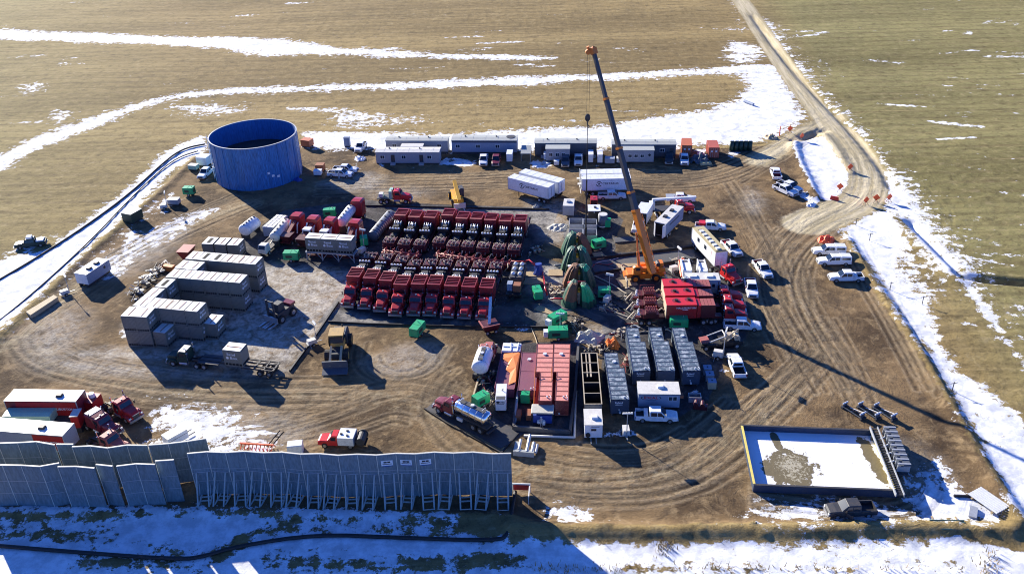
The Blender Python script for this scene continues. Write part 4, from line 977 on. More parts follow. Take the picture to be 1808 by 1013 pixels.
# hopper, scrap beside the stacks
c, yaw, L = edge((311, 444.6), (331.5, 445.6), 2.6, 3.2)
t = thing('sand_hopper', 'dark red tapered hopper at the back left end of the container stacks', 'hopper', c, yaw)
part(t, 'bin', MB().loft([[(-.55, -.9, .5), (.55, -.9, .5), (.55, .9, .5), (-.55, .9, .5)], [(-L/2, -1.6, 2.5), (L/2, -1.6, 2.5), (L/2, 1.6, 2.5), (-L/2, 1.6, 2.5)]]), 'maroon')
part(t, 'cover', B(-L/2-.05, L/2+.05, -1.65, 1.65, 2.5, 2.6), 'dusty_red')
for x in (-.5, .5):
    for y in (-.8, .8): part(t, 'leg', B(x-.07, x+.07, y-.07, y+.07, 0, .6), 'maroon')
SCR = ['heap of pale pallets left of the stacks, nearest the front', 'small heap of steel brackets, second along the left edge of the stacks', 'heap of black and white brackets, third along the stack edge',
       'heap of black and white brackets, fourth along the stack edge', 'heap of dark brackets in the middle of the stack edge', 'heap of brackets with pale plates, sixth along the stack edge', 'loose heap of black brackets near the orange cover', 'small heap of brackets behind the orange cover']
for k, (px, py) in enumerate([(236, 522), (246, 512), (252, 503), (259, 496), (266, 490), (274, 484), (281, 478), (288, 472)]):
    ms = [MB(), MB()]
    for j in range(13):
        x, y, z = random.uniform(-1.6, 1.6), random.uniform(-1.3, 1.3), random.uniform(0, .5); a = random.uniform(0, 3); l = random.uniform(.3, .9)
        q = ms[j % 2]
        if j % 3: q.tube([(x-l*math.cos(a), y-l*math.sin(a), z+.05), (x+l*math.cos(a), y+l*math.sin(a), z+random.uniform(.05, .7))], .07, 4)
        else: q.box(x-.35, x+.35, y-.3, y+.3, z, z+.12)
    t = thing('scrap_heap', SCR[k], 'scrap heap', xy(px, py), rad(random.uniform(0, 90)), 'bracket heaps along the stacks')
    part(t, 'dark_bracket', ms[0], 'dark_grey'); part(t, 'pale_plate', ms[1], 'off_white')
solo('cover_sheet', B(-.6, .6, -1.2, 1.2, 0, .9, 0, .1, .1), ['orange'], 'small orange covered crate beside the container stacks', 'crate', xy(299, 476), rad(70))

# ------------------------------------------------------------------ blue tank
t = thing('water_tank', 'huge round open-topped blue steel water tank', 'water tank', (-58.12, 196.41))
n = 96; R0 = 9.81; mb = MB(); ring = lambda r, z: [(r*math.cos(2*math.pi*i/n), r*math.sin(2*math.pi*i/n), z) for i in range(n)]
mb.loft([ring(R0, 0), ring(R0, 10)], 0, False)
for k in range(24):
    a = 2*math.pi*k/24; c, s = math.cos(a), math.sin(a); w = .12
    mb.add([((R0-.02)*c+s*w, (R0-.02)*s-c*w, 0), ((R0-.02)*c-s*w, (R0-.02)*s+c*w, 0), ((R0+.1)*c-s*w, (R0+.1)*s+c*w, 0), ((R0+.1)*c+s*w, (R0+.1)*s-c*w, 0)] +
           [((R0-.02)*c+s*w, (R0-.02)*s-c*w, 9.9), ((R0-.02)*c-s*w, (R0-.02)*s+c*w, 9.9), ((R0+.1)*c-s*w, (R0+.1)*s+c*w, 9.9), ((R0+.1)*c+s*w, (R0+.1)*s-c*w, 9.9)],
           [(0, 1, 2, 3), (4, 5, 6, 7), (0, 1, 5, 4), (1, 2, 6, 5), (2, 3, 7, 6), (3, 0, 4, 7)])
for z in (3.3, 6.6): mb.loft([ring(R0+.03, z-.06), ring(R0+.05, z), ring(R0+.03, z+.06)], 0, False)
part(t, 'shell', mb, 'tank_blue')
part(t, 'liner', MB().loft([ring(R0-.15, 9.95), ring(R0-.15, 0.05)], 0, False), 'tank_inner', True)
part(t, 'rim', MB().loft([ring(R0-.16, 10.0), ring(R0+.1, 10.0), ring(R0+.1, 9.86), ring(R0-.16, 9.86), ring(R0-.16, 10.0)], 0, False), 'galvanised')
part(t, 'water', MB().add(ring(R0-.16, 5.0), [tuple(range(n))]), 'mud_water')
a = rad(-168); mb = MB()
for k in range(26): z = .4+k*.36; mb.box(R0+.3, R0+.36, -.3, .3, z, z+.05)
mb.tube([(R0+.33, -.3, .1), (R0+.33, -.3, 10.6)], .04).tube([(R0+.33, .3, .1), (R0+.33, .3, 10.6)], .04)
o = part(t, 'ladder', mb, 'white'); o.rotation_euler = (0, 0, a)
o = part(t, 'ladder', mb, 'white'); o.rotation_euler = (0, 0, rad(-8))
part(t, 'inlet_pipe', MB().tube([(5.2, -4.5, 4.5), (5.2, -4.5, 8.2)], .22), 'safety_orange')
for (u, z) in ((-62, 3.4), (-57, 2.6), (-50, 2.2)):
    o = part(t, 'notice', B(R0+.02, R0+.06, -.3, .3, z, z+.5), 'sign_white'); o.rotation_euler = (0, 0, rad(u))

# ------------------------------------------------------------------ site offices
def office(label, a, b, depth, H, walls, roofm, windows=(), doors=(), z0=.55, stripe=None, annex=None):
    c, yaw, L = edge(a, b, H, depth); h = depth/2
    t = thing('site_office', label, 'site office', c, yaw, 'site office trailers along the back edge')
    part(t, 'wall', B(-L/2, L/2, -h, h, z0, H-.12), walls)
    mb = MB()
    for k in range(int(L/.9)): x = -L/2+.45+k*.9; mb.box(x-.02, x+.02, -h-.015, -h+.01, z0, H-.3)
    part(t, 'batten', mb, walls)
    part(t, 'skirt', B(-L/2+.05, L/2-.05, -h+.05, h-.05, 0, z0), 'dark_grey')
    part(t, 'roof', MB().loft([[(-L/2-.1, -h-.12, H-.12), (-L/2-.1, -h-.12, H), (-L/2-.1, 0, H+.16), (-L/2-.1, h+.12, H), (-L/2-.1, h+.12, H-.12)], [(L/2+.1, -h-.12, H-.12), (L/2+.1, -h-.12, H), (L/2+.1, 0, H+.16), (L/2+.1, h+.12, H), (L/2+.1, h+.12, H-.12)]]), roofm)
    mb = MB()
    for k in range(5): x = -L/2+(k+.7)*L/5.2; mb.loft([[(x-.02, -h-.1, H+.005), (x+.02, -h-.1, H+.005), (x+.02, 0, H+.19), (x-.02, 0, H+.19)], [(x-.02, h, H+.005), (x+.02, h, H+.005), (x+.02, 0, H+.20), (x-.02, 0, H+.20)]])
    part(t, 'roof_seam', mb, 'galvanised')
    if stripe: part(t, 'stripe', B(-L/2-.02, L/2+.02, -h-.03, -h-.003, H-.62, H-.2), stripe)
    for x in windows:
        w = part(t, 'window', B(x-.55, x+.55, -h-.05, -h-.02, z0+1.0, z0+1.95), 'sign_white')
        part(w, 'pane', B(x-.47, x-.03, -h-.06, -h-.052, z0+1.08, z0+1.87).box(x+.03, x+.47, -h-.06, -h-.052, z0+1.08, z0+1.87), 'glass')
    for x in doors:
        d = part(t, 'door', B(x-.45, x+.45, -h-.05, -h-.02, z0, z0+2.05), 'dark_grey')
        part(t, 'step', B(x-.6, x+.6, -h-1.0, -h-.06, 0, .28).box(x-.6, x+.6, -h-.55, -h-.06, .28, .5), 'galvanised')
    for x in (-L*.3, L*.18): part(t, 'roof_unit', MB().cyl((x, .3, H+.12), (x, .3, H+.4), .18, 8), 'dark_grey')
    return t, L, h
office('long grey-roofed office half hidden behind the low pale one', (680.5, 248), (789.8, 248.4), 2.9, 3.4, 'office_grey', 'roof_grey', (-5.5, 5.5))
t, L, h = office('low pale office with two dark doors, front left of the office row', (662.6, 268.6), (774.8, 268.6), 3.2, 3.0, 'office_grey', 'off_white', (-6, -.9, 5.2), (-3.5, 3.3), .25)
part(t, 'canopy', B(-2.2, 3.2, h+.1, h+2.4, 2.9, 3.05), 'off_white'); [part(t, 'canopy_post', B(x, x+.1, h+2.2, h+2.3, 0, 2.9), 'galvanised') for x in (-2.1, 3.0)]
t, L, h = office('blue-grey office with a dark stripe under its eaves', (796.9, 247.6), (912.2, 248), 3.6, 3.6, 'office_blue', 'roof_grey', (-6.4, -1.5, 3.2), (), .6, 'navy')
part(t, 'roof_dish', MB().cyl((6.3, .3, 3.72), (6.3, .3, 3.80), 1.1, 20), 'dark_grey')
t, L, h = office('dark grey office with a low annex, between the blue office and the crane boom', (944, 252.4), (1053.7, 252.4), 3.2, 3.5, 'office_dark', 'roof_grey', (), (-5.3, 6.6))
x0, x1 = -4.6, 1.0
part(t, 'annex', B(x0, x1, -h-3.1, -h-.06, .3, 3.1), 'office_grey'); part(t, 'annex_roof', B(x0-.1, x1+.1, -h-3.25, -h-.14, 3.1, 3.26), 'roof_grey')
for x in (x0+1.2, x0+2.7, x0+4.1):
    w = part(t, 'window', B(x-.45, x+.45, -h-3.14, -h-3.103, 1.3, 2.2), 'sign_white'); part(w, 'pane', B(x-.38, x-.03, -h-3.15, -h-3.142, 1.38, 2.12).box(x+.03, x+.38, -h-3.15, -h-3.142, 1.38, 2.12), 'glass')
t, L, h = office('dark grey office with a wide annex, right end of the office row', (1080.5, 254.7), (1194, 255), 3.3, 3.5, 'office_dark', 'roof_grey', (4.3,), (6.5,))
x0, x1 = -5.9, 2.2
part(t, 'annex', B(x0, x1, -h-3.0, -h-.06, .3, 3.1), 'office_grey'); part(t, 'annex_roof', B(x0-.1, x1+.1, -h-3.15, -h-.14, 3.1, 3.26), 'roof_grey')
for x in (x0+2.6, x0+4.0, x0+5.4):
    w = part(t, 'window', B(x-.45, x+.45, -h-3.04, -h-3.003, 1.3, 2.2), 'sign_white'); part(w, 'pane', B(x-.38, x-.03, -h-3.05, -h-3.042, 1.38, 2.12).box(x+.03, x+.38, -h-3.05, -h-3.042, 1.38, 2.12), 'glass')
part(t, 'placard', MB().add([(x0+6.7, -h-3.02, 2.0), (x0+7.1, -h-3.02, 2.4), (x0+7.5, -h-3.02, 2.0), (x0+7.1, -h-3.02, 1.6), (x0+7.1, -h-2.99, 2.0)], [(0, 1, 2, 3), (0, 1, 4), (1, 2, 4), (2, 3, 4), (3, 0, 4)]), 'ink')
solo('awning', MB().loft([[(-1.2, -1.9, 1.9), (1.2, -1.9, 1.9), (1.2, -1.9, 2.0), (-1.2, -1.9, 2.0)], [(-1.2, 1.9, 2.5), (1.2, 1.9, 2.5), (1.2, 1.9, 2.6), (-1.2, 1.9, 2.6)]]).box(-1.15, -1.05, -1.85, -1.75, 0, 1.92).box(1.05, 1.15, -1.85, -1.75, 0, 1.92).box(-1.15, -1.05, 1.7, 1.8, 0, 2.5).box(1.05, 1.15, 1.7, 1.8, 0, 2.5),
     ['roof_grey'], 'tilted grey awning on posts between two offices', 'awning', xy(929, 264.5, 2.2), rad(-5))
def shipping(label, a, b, depth, H, m):
    c, yaw, L = edge(a, b, H, depth)
    t = thing('shipping_container', label, 'shipping container', c, yaw, 'orange shipping containers'); mb = B(-L/2, L/2, -depth/2, depth/2, .1, H)
    for k in range(18): y = -depth/2+.2+k*(depth-.4)/17; mb.box(-L/2-.03, L/2+.03, y-.05, y+.05, .2, H-.15)
    part(t, 'shell', mb, m)
    for s in (-1, 1):
        d = part(t, 'door', B(s*L/4-L*.23, s*L/4+L*.23, -depth/2-.05, -depth/2-.004, .2, H-.15), m)
        part(d, 'lock_rod', B(s*.25-.03, s*.25+.03, -depth/2-.09, -depth/2-.05, .25, H-.2).box(s*.75-.03, s*.75+.03, -depth/2-.09, -depth/2-.05, .25, H-.2), 'galvanised')
        part(t, 'placard', B(s*.5-.18, s*.5+.18, -depth/2-.06, -depth/2-.053, 1.5, 1.9), 'sign_white')
shipping('orange shipping container next to the right end office', (1204.5, 256.6), (1222.4, 257), 4.9, 2.65, 'container_orange')
shipping('red-orange shipping container standing alone right of the orange one', (1251.9, 260.7), (1270.8, 260.7), 4.9, 2.65, 'container_red')
c, yaw, L = edge((1290, 250.5), (1330.4, 250.5), 2.6, 1.8)
t = thing('tank_row', 'dark green scalloped row of upright tanks with white lids behind the entrance', 'tank row', c, yaw)
mb = MB()
for k in range(5): x = -L/2+(k+.5)*L/5; mb.cyl((x, 0, .1), (x, 0, 2.3), L/10*1.02, 14).cyl((x, 0, 2.3), (x, 0, 2.6), L/10, 14, 0, L/16)
part(t, 'tank', mb, 'forest_green', True)
mb = MB()
for k in range(5): x = -L/2+(k+.5)*L/5; mb.cyl((x, 0, 2.6), (x, 0, 2.68), .42, 10)
part(t, 'lid', mb, 'sign_white'); part(t, 'skid', B(-L/2, L/2, -.9, .9, 0, .12), 'dark_grey')

# ------------------------------------------------------------------ gas trailers and small boxes in the back yard
def logo(t, L, h, s):
    y = s*(h+.015); r = rad(90)
    n = 18; mb = MB(); q = lambda rr, u: (-2.3*s*0+rr*math.cos(u), y, 2.75+rr*math.sin(u))
    x0 = -1.6*-s
    for a0, a1 in ((0.2, 2.6), (3.2, 5.7)):
        us = np.linspace(a0, a1, 9)
        for u, w in zip(us[:-1], us[1:]):
            mb.add([(x0+.62*math.cos(u), y, 2.75+.62*math.sin(u)), (x0+.62*math.cos(w), y, 2.75+.62*math.sin(w)), (x0+.45*math.cos(w), y, 2.75+.45*math.sin(w)), (x0+.45*math.cos(u), y, 2.75+.45*math.sin(u))], [(0, 1, 2, 3)])
    mb.cyl((x0, y-.004, 2.75), (x0, y+.004, 2.75), .2, 10)
    part(t, 'emblem', mb, 'ink')
    text(t, 'CERTARUS', .62, (x0+(2.45 if s < 0 else -2.45), y, 2.8), FRONT if s < 0 else (rad(90), 0, rad(180)), 'ink', 'lettering', 1.15)
for lab, a, b, fl, txt in (('white gas trailer parked at a slant, nearer of the left pair', (896.6, 313.2), (967.6, 331.3), True, True), ('white gas trailer parked at a slant behind the nearer left one', (917.5, 304.5), (984.3, 322), True, False),
                      ('white gas trailer beside a white pickup, nearer of the right pair', (1028.5, 316.5), (1113.7, 314.7), False, True), ('white gas trailer mostly hidden behind the right lettered one', (1026.5, 307), (1111.5, 305), False, False)):
    c, yaw, L = edge(a, b, 3.95, 2.45); L = max(L, 10.4)
    t = box_trailer('gas_trailer', lab, 'trailer', c, yaw+(math.pi if fl else 0), L, 2.45, 3.95, 'office_blue' if False else 'trailer_white', 'white', 1.25, (-L/2+1.0, -L/2+2.3), 'white gas trailers', 5)
    if txt: logo(t, L, 1.225, 1 if fl else -1)
    if not fl: part(t, 'rear_ladder', B(-L/2-.35, -L/2-.12, -1.2, 1.2, .6, .75).box(-L/2-.3, -L/2-.15, -1.2, -1.05, .6, 4.2).box(-L/2-.3, -L/2-.15, 1.05, 1.2, .6, 4.2).box(-L/2-.9, -L/2-.12, -.2, .5, 2.2, 2.4), 'off_white')
c, yaw, L = edge((994, 363), (1012.6, 363.5), 2.7, 3.5)
t = box_trailer('cargo_trailer', 'pale cargo trailer with grey doors behind the right end of the truck rows', 'cargo trailer', c, yaw-rad(90), 3.5, L, 2.7, 'office_grey', 'off_white', .5, (), None, 0); vent(t, .2, .1, 2.7, 'galvanised')
t.rotation_euler.z = yaw+rad(90)
c, yaw, L = edge((1038.8, 372.2), (1059.7, 372.2), 2.6, 2.9)
t = thing('equipment_cabin', 'black cabin with a white roof behind the wellheads', 'cabin', c, yaw)
part(t, 'wall', B(-L/2, L/2, -1.45, 1.45, .2, 2.5), 'black'); part(t, 'roof', B(-L/2-.08, L/2+.08, -1.53, 1.53, 2.5, 2.6), 'white'); part(t, 'roof_unit', MB().cyl((.2, .1, 2.6), (.2, .1, 2.85), .3, 12), 'dark_grey'); part(t, 'lamp', B(-.1, .1, -1.55, -1.45, 2.2, 2.35), 'lamp_glass')
c, yaw, L = edge((1042.6, 353), (1055, 353), 2.2, 2.2)
t = thing('tool_container', 'small red container just behind the black cabin', 'container', c, yaw); part(t, 'shell', B(-L/2, L/2, -1.1, 1.1, 0.1, 2.2), 'red'); part(t, 'door', B(-L*.4, L*.4, -1.14, -1.104, .2, 2.0), 'dark_red'); part(t, 'roof_hatch', B(-.2, .2, -.2, .2, 2.2, 2.3), 'dusty_red')
# open black tubs and silo behind the wellheads
bz = zm(960, 340, 8.444)
for lab, a, b in (('open black tub, far left of the four behind the wellheads', (378, 475), (590, 475)), ('open black tub, far right of the four behind the wellheads', (590, 478), (800, 478)),
                  ('open black tub, near left of the four behind the wellheads', (370, 640), (590, 640)), ('open black tub, near right of the four behind the wellheads', (590, 640), (800, 640))):
    c, yaw, L = edge(bz(*a), bz(*b), 1.6, 2.9); h = 1.42; L -= .12
    t = thing('open_tub', lab, 'tub', c, yaw, 'black open tubs behind the wellheads')
    part(t, 'shell', B(-L/2, L/2, -h, -h+.08, 0, 1.6).box(-L/2, L/2, h-.08, h, 0, 1.6).box(-L/2, -L/2+.08, -h+.08, h-.08, 0, 1.6).box(L/2-.08, L/2, -h+.08, h-.08, 0, 1.6), 'galvanised')
    part(t, 'contents', B(-L/2+.1, L/2-.1, -h+.1, h-.1, 0, .55), 'liner')
t = thing('upright_silo', 'grey upright cylinder silo beside the black tubs', 'silo', xy(1064, 402))
part(t, 'shell', MB().cyl((0, 0, .1), (0, 0, 2.9), .95, 20), 'slate', True); part(t, 'lid', MB().cyl((0, 0, 2.9), (0, 0, 3.05), .9, 20), 'off_white'); part(t, 'band', MB().cyl((0, 0, .5), (0, 0, .7), .99, 20), 'pale_metal')
# wellheads under tarps
for k, (px, py, lab, ml, mr) in enumerate([(1018, 446, 'green wellhead tarp with brown lining, farthest of the four', 'tarp_green', 'tarp_brown'), (1019, 473, 'dark green wellhead tarp, second of the four from the back', 'tarp_green', 'tarp_green'),
                                   (1022, 503, 'brown and green wellhead tarp, third of the four from the back', 'tarp_brown', 'tarp_green'), (1022, 535, 'dark green wellhead tarp, nearest of the four', 'tarp_green', 'tarp_green')]):
    t = thing('wellhead_shelter', lab, 'wellhead tarp', xy(px, py), rad(-4), 'tarp-covered wellheads')
    for s, m_ in ((-1, ml), (1, mr)):
        n_ = 22; fold = [random.uniform(-.14, .14) for _ in range(n_)]; ht = random.uniform(4.0, 4.7); tx_, ty_ = random.uniform(.55, .85), random.uniform(-.5, .5)
        def ring_(z_, rx_, ry_, cx_, cy_, f_): return [(s*cx_+rx_*(1+fold[q]*f_)*math.cos(2*math.pi*q/n_), cy_+ry_*(1+fold[q]*f_)*math.sin(2*math.pi*q/n_), z_+random.uniform(-.06, .06)*f_) for q in range(n_)]
        rg = [ring_(.0, 1.35, 1.95, 1.55, 0, 1.6), ring_(ht*.28, 1.2, 1.8, 1.45, 0, 1.3), ring_(ht*.55, 1.0, 1.5, 1.25, ty_*.4, 1.2), ring_(ht*.8, .8, 1.25, (1.25+tx_)/2, ty_*.8, 1.1), ring_(ht*.93, .6, .95, tx_, ty_, 1.0), ring_(ht*.96, .32, .6, tx_, ty_, .8)]
        part(t, 'tarp', MB().loft(rg), m_)
        cut = [q for q in range(n_) if (q+k*3) % n_ < (9 if m_ == 'tarp_green' else 6)]
        fl_ = MB()
        for a_ in range(1 if k == 3 else 3, 5):
            for q, w_ in zip(cut[:-1], cut[1:]):
                if w_ == q+1:
                    o_ = Vector((s*(1.25), 0, 0)); f4_ = []
                    for rr, qq in ((rg[a_], q), (rg[a_], w_), (rg[a_+1], w_), (rg[a_+1], q)): p_ = Vector(rr[qq]); f4_.append(p_+Vector((p_.x-o_.x, p_.y, .4)).normalized()*.03)
                    fl_.quad(*f4_)
        part(t, 'tarp_flap', fl_, 'green' if m_ == 'tarp_green' and (k in (0, 2) or s > 0) else 'tarp_brown')
    part(t, 'wellhead', MB().cyl((0, 0, 0), (0, 0, 2.6), .28, 10).box(-.45, .45, -.35, .35, .7, 1.1).box(-.4, .4, -.3, .3, 1.7, 2.1).cyl((-.7, 0, 1.4), (.7, 0, 1.4), .12, 8).cyl((0, -.7, .9), (0, .7, .9), .12, 8), 'pale_iron')
    part(t, 'valve', MB().cyl((0, -.5, 2.6), (0, .5, 2.6), .25, 10).cyl((-.5, 0, 2.2), (-.7, 0, 2.2), .28, 10).cyl((0, 0, 2.6), (0, 0, 3.1), .2, 8), 'yellow')

# ------------------------------------------------------------------ crane
loc = Vector((*xy(1137.5, 492), 0)); t = thing('mobile_crane', 'orange rough-terrain crane with its long grey boom raised', 'crane', loc, rad(2))
part(t, 'chassis', B(-3.3, 3.3, -1.0, 1.0, .9, 1.6).box(-1.0, 1.0, -1.25, 1.25, .7, 1.7).box(-3.8, -3.3, -.9, .9, .8, 1.4).box(3.3, 3.7, -.9, .9, .8, 1.4).box(-3.2, -1.4, -1.3, 1.3, 1.55, 1.75).box(1.4, 3.0, -1.3, 1.3, 1.55, 1.75), 'crane_orange')
for x in (-1.85, 1.85):
    for y in (-1.15, 1.15): wheel(t, x, y, .75, .6, 'crane_orange')
for x in (-3.6, 3.5):
    for s in (-1, 1):
        part(t, 'outrigger', B(x-.15, x+.15, min(s*.9, s*3.0), max(s*.9, s*3.0), 1.0, 1.3).box(x-.12, x+.12, s*2.9-.12, s*2.9+.12, .1, 1.6).box(x-.4, x+.4, s*2.9-.4, s*2.9+.4, 0, .1), 'pale_iron')
part(t, 'turntable', MB().cyl((.4, 0, 1.6), (.4, 0, 1.95), .95, 18), 'dark_grey')
part(t, 'superstructure', B(-.9, 1.0, -1.2, -.55, 1.95, 2.9).box(-.9, 2.8, .45, 1.2, 1.95, 2.8).box(.7, 1.9, -1.25, -.3, 1.95, 3.0).box(2.2, 3.5, -1.3, 1.3, 1.95, 2.7, 0, .1, .1).box(2.6, 3.2, -.5, .9, 2.7, 3.3), 'crane_orange')
cb = part(t, 'cab', MB().hull([(-2.3, .5, .45, 1.75, 2.9), (-1.9, .52, .45, 1.75, 3.15), (-.9, .52, .45, 1.75, 3.15)], 0, .1), 'crane_orange')
cb.location = (0, -.85, 0); part(cb, 'cab_window', B(-1.8, -1.05, -.54, .54, 2.45, 2.95).box(-2.25, -2.2, -.4, .4, 2.3, 2.8), 'glass')
part(t, 'winch', MB().cyl((2.3, -.5, 3.0), (2.3, .5, 3.0), .4, 12), 'dark_grey')
P0, T = Vector((24.6, 139.6, 3.2)), Vector((15.2, 154.0, 38)); inv = Matrix.Rotation(rad(-2), 4, 'Z') @ Matrix.Translation(-loc)
D = (T-P0).normalized(); SX = Vector((D.y, -D.x, 0)).normalized(); SZ = SX.cross(D).normalized()
def boom_sec(name, k0, k1, w, h, m_, extra=0):
    q = []
    for k in (k0, k1):
        c = P0.lerp(T, k); q.append([inv @ (c+SX*a*w/2+SZ*b*h/2) for a, b in ((-1, -.6), (-.55, -1), (.55, -1), (1, -.6), (1, 1), (-1, 1))])
    return part(t, name, MB().loft(q), m_)
ob = boom_sec('boom_base', -.03, .266, 1.05, 1.3, 'crane_orange')
for k0, k1, w, h in ((.266, .352, .92, 1.12), (.352, .556, .80, .98), (.556, .782, .68, .84), (.782, .99, .56, .70)): boom_sec('boom_section', k0, k1, w, h, 'boom_grey')
for k, w in ((.266, 1.0), (.352, .9), (.556, .78), (.782, .66)):
    boom_sec('boom_collar', k-.004, k+.006, w+.16, w*1.24+.16, 'crane_orange')
boom_sec('boom_head', .985, 1.012, .9, 1.2, 'orange')
c = inv @ T; tp = inv @ Vector((14.55, 154.2, 37.8))
part(t, 'head_sheave', MB().tube([c+Vector((.5, 0, .4)), c+Vector((0, 0, .6)), tp+Vector((0, 0, .3)), tp+Vector((-.3, 0, .9))], .28, 6).cyl(tp+Vector((-.2, -.3, 0)), tp+Vector((-.2, .3, 0)), .45, 12), 'orange')
lat = MB(); a0 = [P0.lerp(T, k)+SX*.78+SZ*.1 for k in np.linspace(.03, .25, 12)]
for i, p in enumerate(a0[:-1]):
    lat.tube([inv @ p, inv @ (a0[i+1]+SZ*(.55 if i % 2 else -.0)-SZ*(.0))], .05, 4).tube([inv @ (p+SZ*.55), inv @ (a0[i+1]+(SZ*0 if i % 2 else SZ*.55))], .05, 4)
lat.tube([inv @ (a0[0]), inv @ a0[-1]], .07, 4).tube([inv @ (a0[0]+SZ*.55), inv @ (a0[-1]+SZ*.55)], .07, 4)
part(t, 'folded_jib', lat, 'crane_orange')
s0, s1 = inv @ (P0-SX*1.1+D*0-Vector((0.9, -1.2, .9))), inv @ (P0.lerp(T, .17)-SX*.6-SZ*.6)
part(t, 'lift_cylinder', MB().cyl(s0, s0.lerp(s1, .5), .26, 10).cyl(s0.lerp(s1, .5), s1, .15, 10, 0), 'orange')
o = text(t, 'KATO', .85, (0, 0, 0), (0, 0, 0), 'tarp_blue', 'lettering', 1.2)
# the writing runs down the boom's camera side
Xv, Nv = -D, -SZ; Yv = Nv.cross(Xv); mm = Matrix((Xv, Yv, Nv)).transposed().to_4x4(); mm.translation = P0.lerp(T, .205)+Nv*(1.3/2+.02); o.matrix_local = inv @ mm
part(t, 'hoist_rope', MB().tube([tp+Vector((-.25, .2, 0)), tp+Vector((-.25, .2, -11.5))], .035, 4).tube([tp+Vector((.1, -.2, 0)), tp+Vector((.1, -.2, -11.5))], .035, 4), 'black')
hb = tp+Vector((-.1, 0, -11.8))
part(t, 'hook_block', MB().blob(hb, (.5, .25, .75), 0, 10, 6).tube([hb-Vector((0, 0, .6)), hb-Vector((0, 0, 1.3)), hb+Vector((.3, 0, -1.6)), hb+Vector((.1, 0, -1.9))], .12), 'dark_grey')
wl = tp+loc*0; base = Vector((14.45, 154.2))
solo('wireline_tool', MB().cyl((0, 0, 25), (0, 0, 14), .06, 6).cyl((0, 0, 14), (0, 0, 4.2), .14, 8).cyl((0, 0, 4.2), (0, 0, 2.0), .22, 8), ['black'], 'long thin black pressure tube hanging upright below the crane hook', 'hanging tube', base)
# ------------------------------------------------------------------ stepped liquid tanks
bs_ = zm(820, 590, 4.825); be = zm(1020, 550, 4.222)
def tank_at(label, near_a, near_b, far_mid, H, **k):
    """near edge a -> b (left to right, the end that faces the camera), far end seen at far_mid; top height H"""
    A, Bq, F = G(*near_a, H), G(*near_b, H), G(*far_mid, H)
    mid = (A+Bq)/2; d = F-mid; yaw = math.atan2(d.y, d.x); L = d.length
    c = (mid+F)/2
    return frac_tank(label, (c.x, c.y), yaw, L=L, H=H, **k)
g1 = 'salmon stepped tanks'; g2 = 'blue-grey stepped tanks'
for lab, x in (('salmon ribbed tank, left of the two inside the containment', 0), ('salmon ribbed tank, right of the two inside the containment', 140)):
    t = tank_at(lab, bs_(596+x, 555), bs_(738+x, 560), bs_(690+x, 82), 2.9, body='salmon', notch=(-7.4, -.4, 1, .72), ribs=12, end='salmon', group=g1)
    part(t, 'stair', MB().add([(-7.2, .55, .3), (-7.2, 1.25, .3), (-.5, 1.25, .3), (-.5, .55, .3), (-.5, .55, 1.7), (-.5, 1.25, 1.7)], [(0, 1, 2, 3), (3, 2, 5, 4), (0, 1, 5, 4), (0, 3, 4), (1, 2, 5)]), 'salmon_dark')
    part(t, 'handrail', MB().tube([(-7.2, 1.3, .5), (-7.2, 1.3, 1.4), (-.5, 1.3, 3.7), (-.5, 1.3, 2.9)], .05, 5).tube([(-5, 1.3, .9), (-5, 1.3, 2.1)], .04, 4).tube([(-2.8, 1.3, .9), (-2.8, 1.3, 2.9)], .04, 4), 'orange')
for i, (lab, a, b, f) in enumerate((('blue-grey stepped tank nearest the camera, leftmost of the four', (245, 655), (388, 655), (262, 310)), ('blue-grey stepped tank behind the white office trailer, second of the four', (412, 440), (540, 440), (420, 122)),
                           ('blue-grey stepped tank without lettering, third of the four', (597, 440), (722, 440), (590, 115)), ('blue-grey stepped tank, rightmost of the four', (785, 440), (914, 440), (765, 122)))):
    tank_at(lab, be(*a), be(*b), be(*f), 2.8, body='frosted_blue', notch=(1.9, 5.9, -1, .62), ribs=11, end='navy', words=('Ryland',) if i != 2 else None, group=g2)
# purple long low tank and tarped tank left of the salmon pair
t = tank_at('long plum-coloured flat tank left of the salmon pair', bs_(470, 480), bs_(590, 480), bs_(560, 155), 2.0, body='plum', ribs=2, end='plum', group=None)
c_ = t
t = thing('covered_tank', 'maroon tank half covered by an orange tarp and a clear sheet', 'tank', *face(bs_(350, 410), bs_(405, 110), 1.8)[:2])
part(t, 'shell', B(-6.2, 5.2, -1.45, 1.45, .2, 1.75).box(-6.2, 5.2, -1.5, -1.4, 1.75, 1.9).box(-6.2, 5.2, 1.4, 1.5, 1.75, 1.9), 'plum')
part(t, 'orange_tarp', MB().add([(3.0, 1.0, 1.80), (3.4, -1.45, 1.95), (-4.6, -1.5, 1.95), (-5.2, -.5, 1.8), (-2.2, -.4, 1.8), (-1.5, .3, 1.85), (.5, .1, 1.8), (1.4, 1.2, 1.85), (-1, -1.2, 2.05), (1.8, -.5, 2.05), (3.4, -1.56, .9), (-4.6, -1.56, .9)],
     [(0, 9, 7), (0, 1, 9), (1, 8, 9), (1, 2, 8), (2, 3, 8), (3, 4, 8), (4, 5, 8), (5, 9, 8), (5, 6, 9), (6, 7, 9), (1, 2, 11, 10)]), 'orange')
part(t, 'clear_sheet', B(3.2, 5.6, -1.5, 1.5, 1.8, 2.05, 0, .1, .1).tube([(3.4, -1, 2.1), (5.4, -1, 2.15)], .1).tube([(3.4, 0, 2.1), (5.4, .2, 2.15)], .1).tube([(4.4, -1.3, 2.1), (4.4, 1.3, 2.1)], .1), 'sign_white')
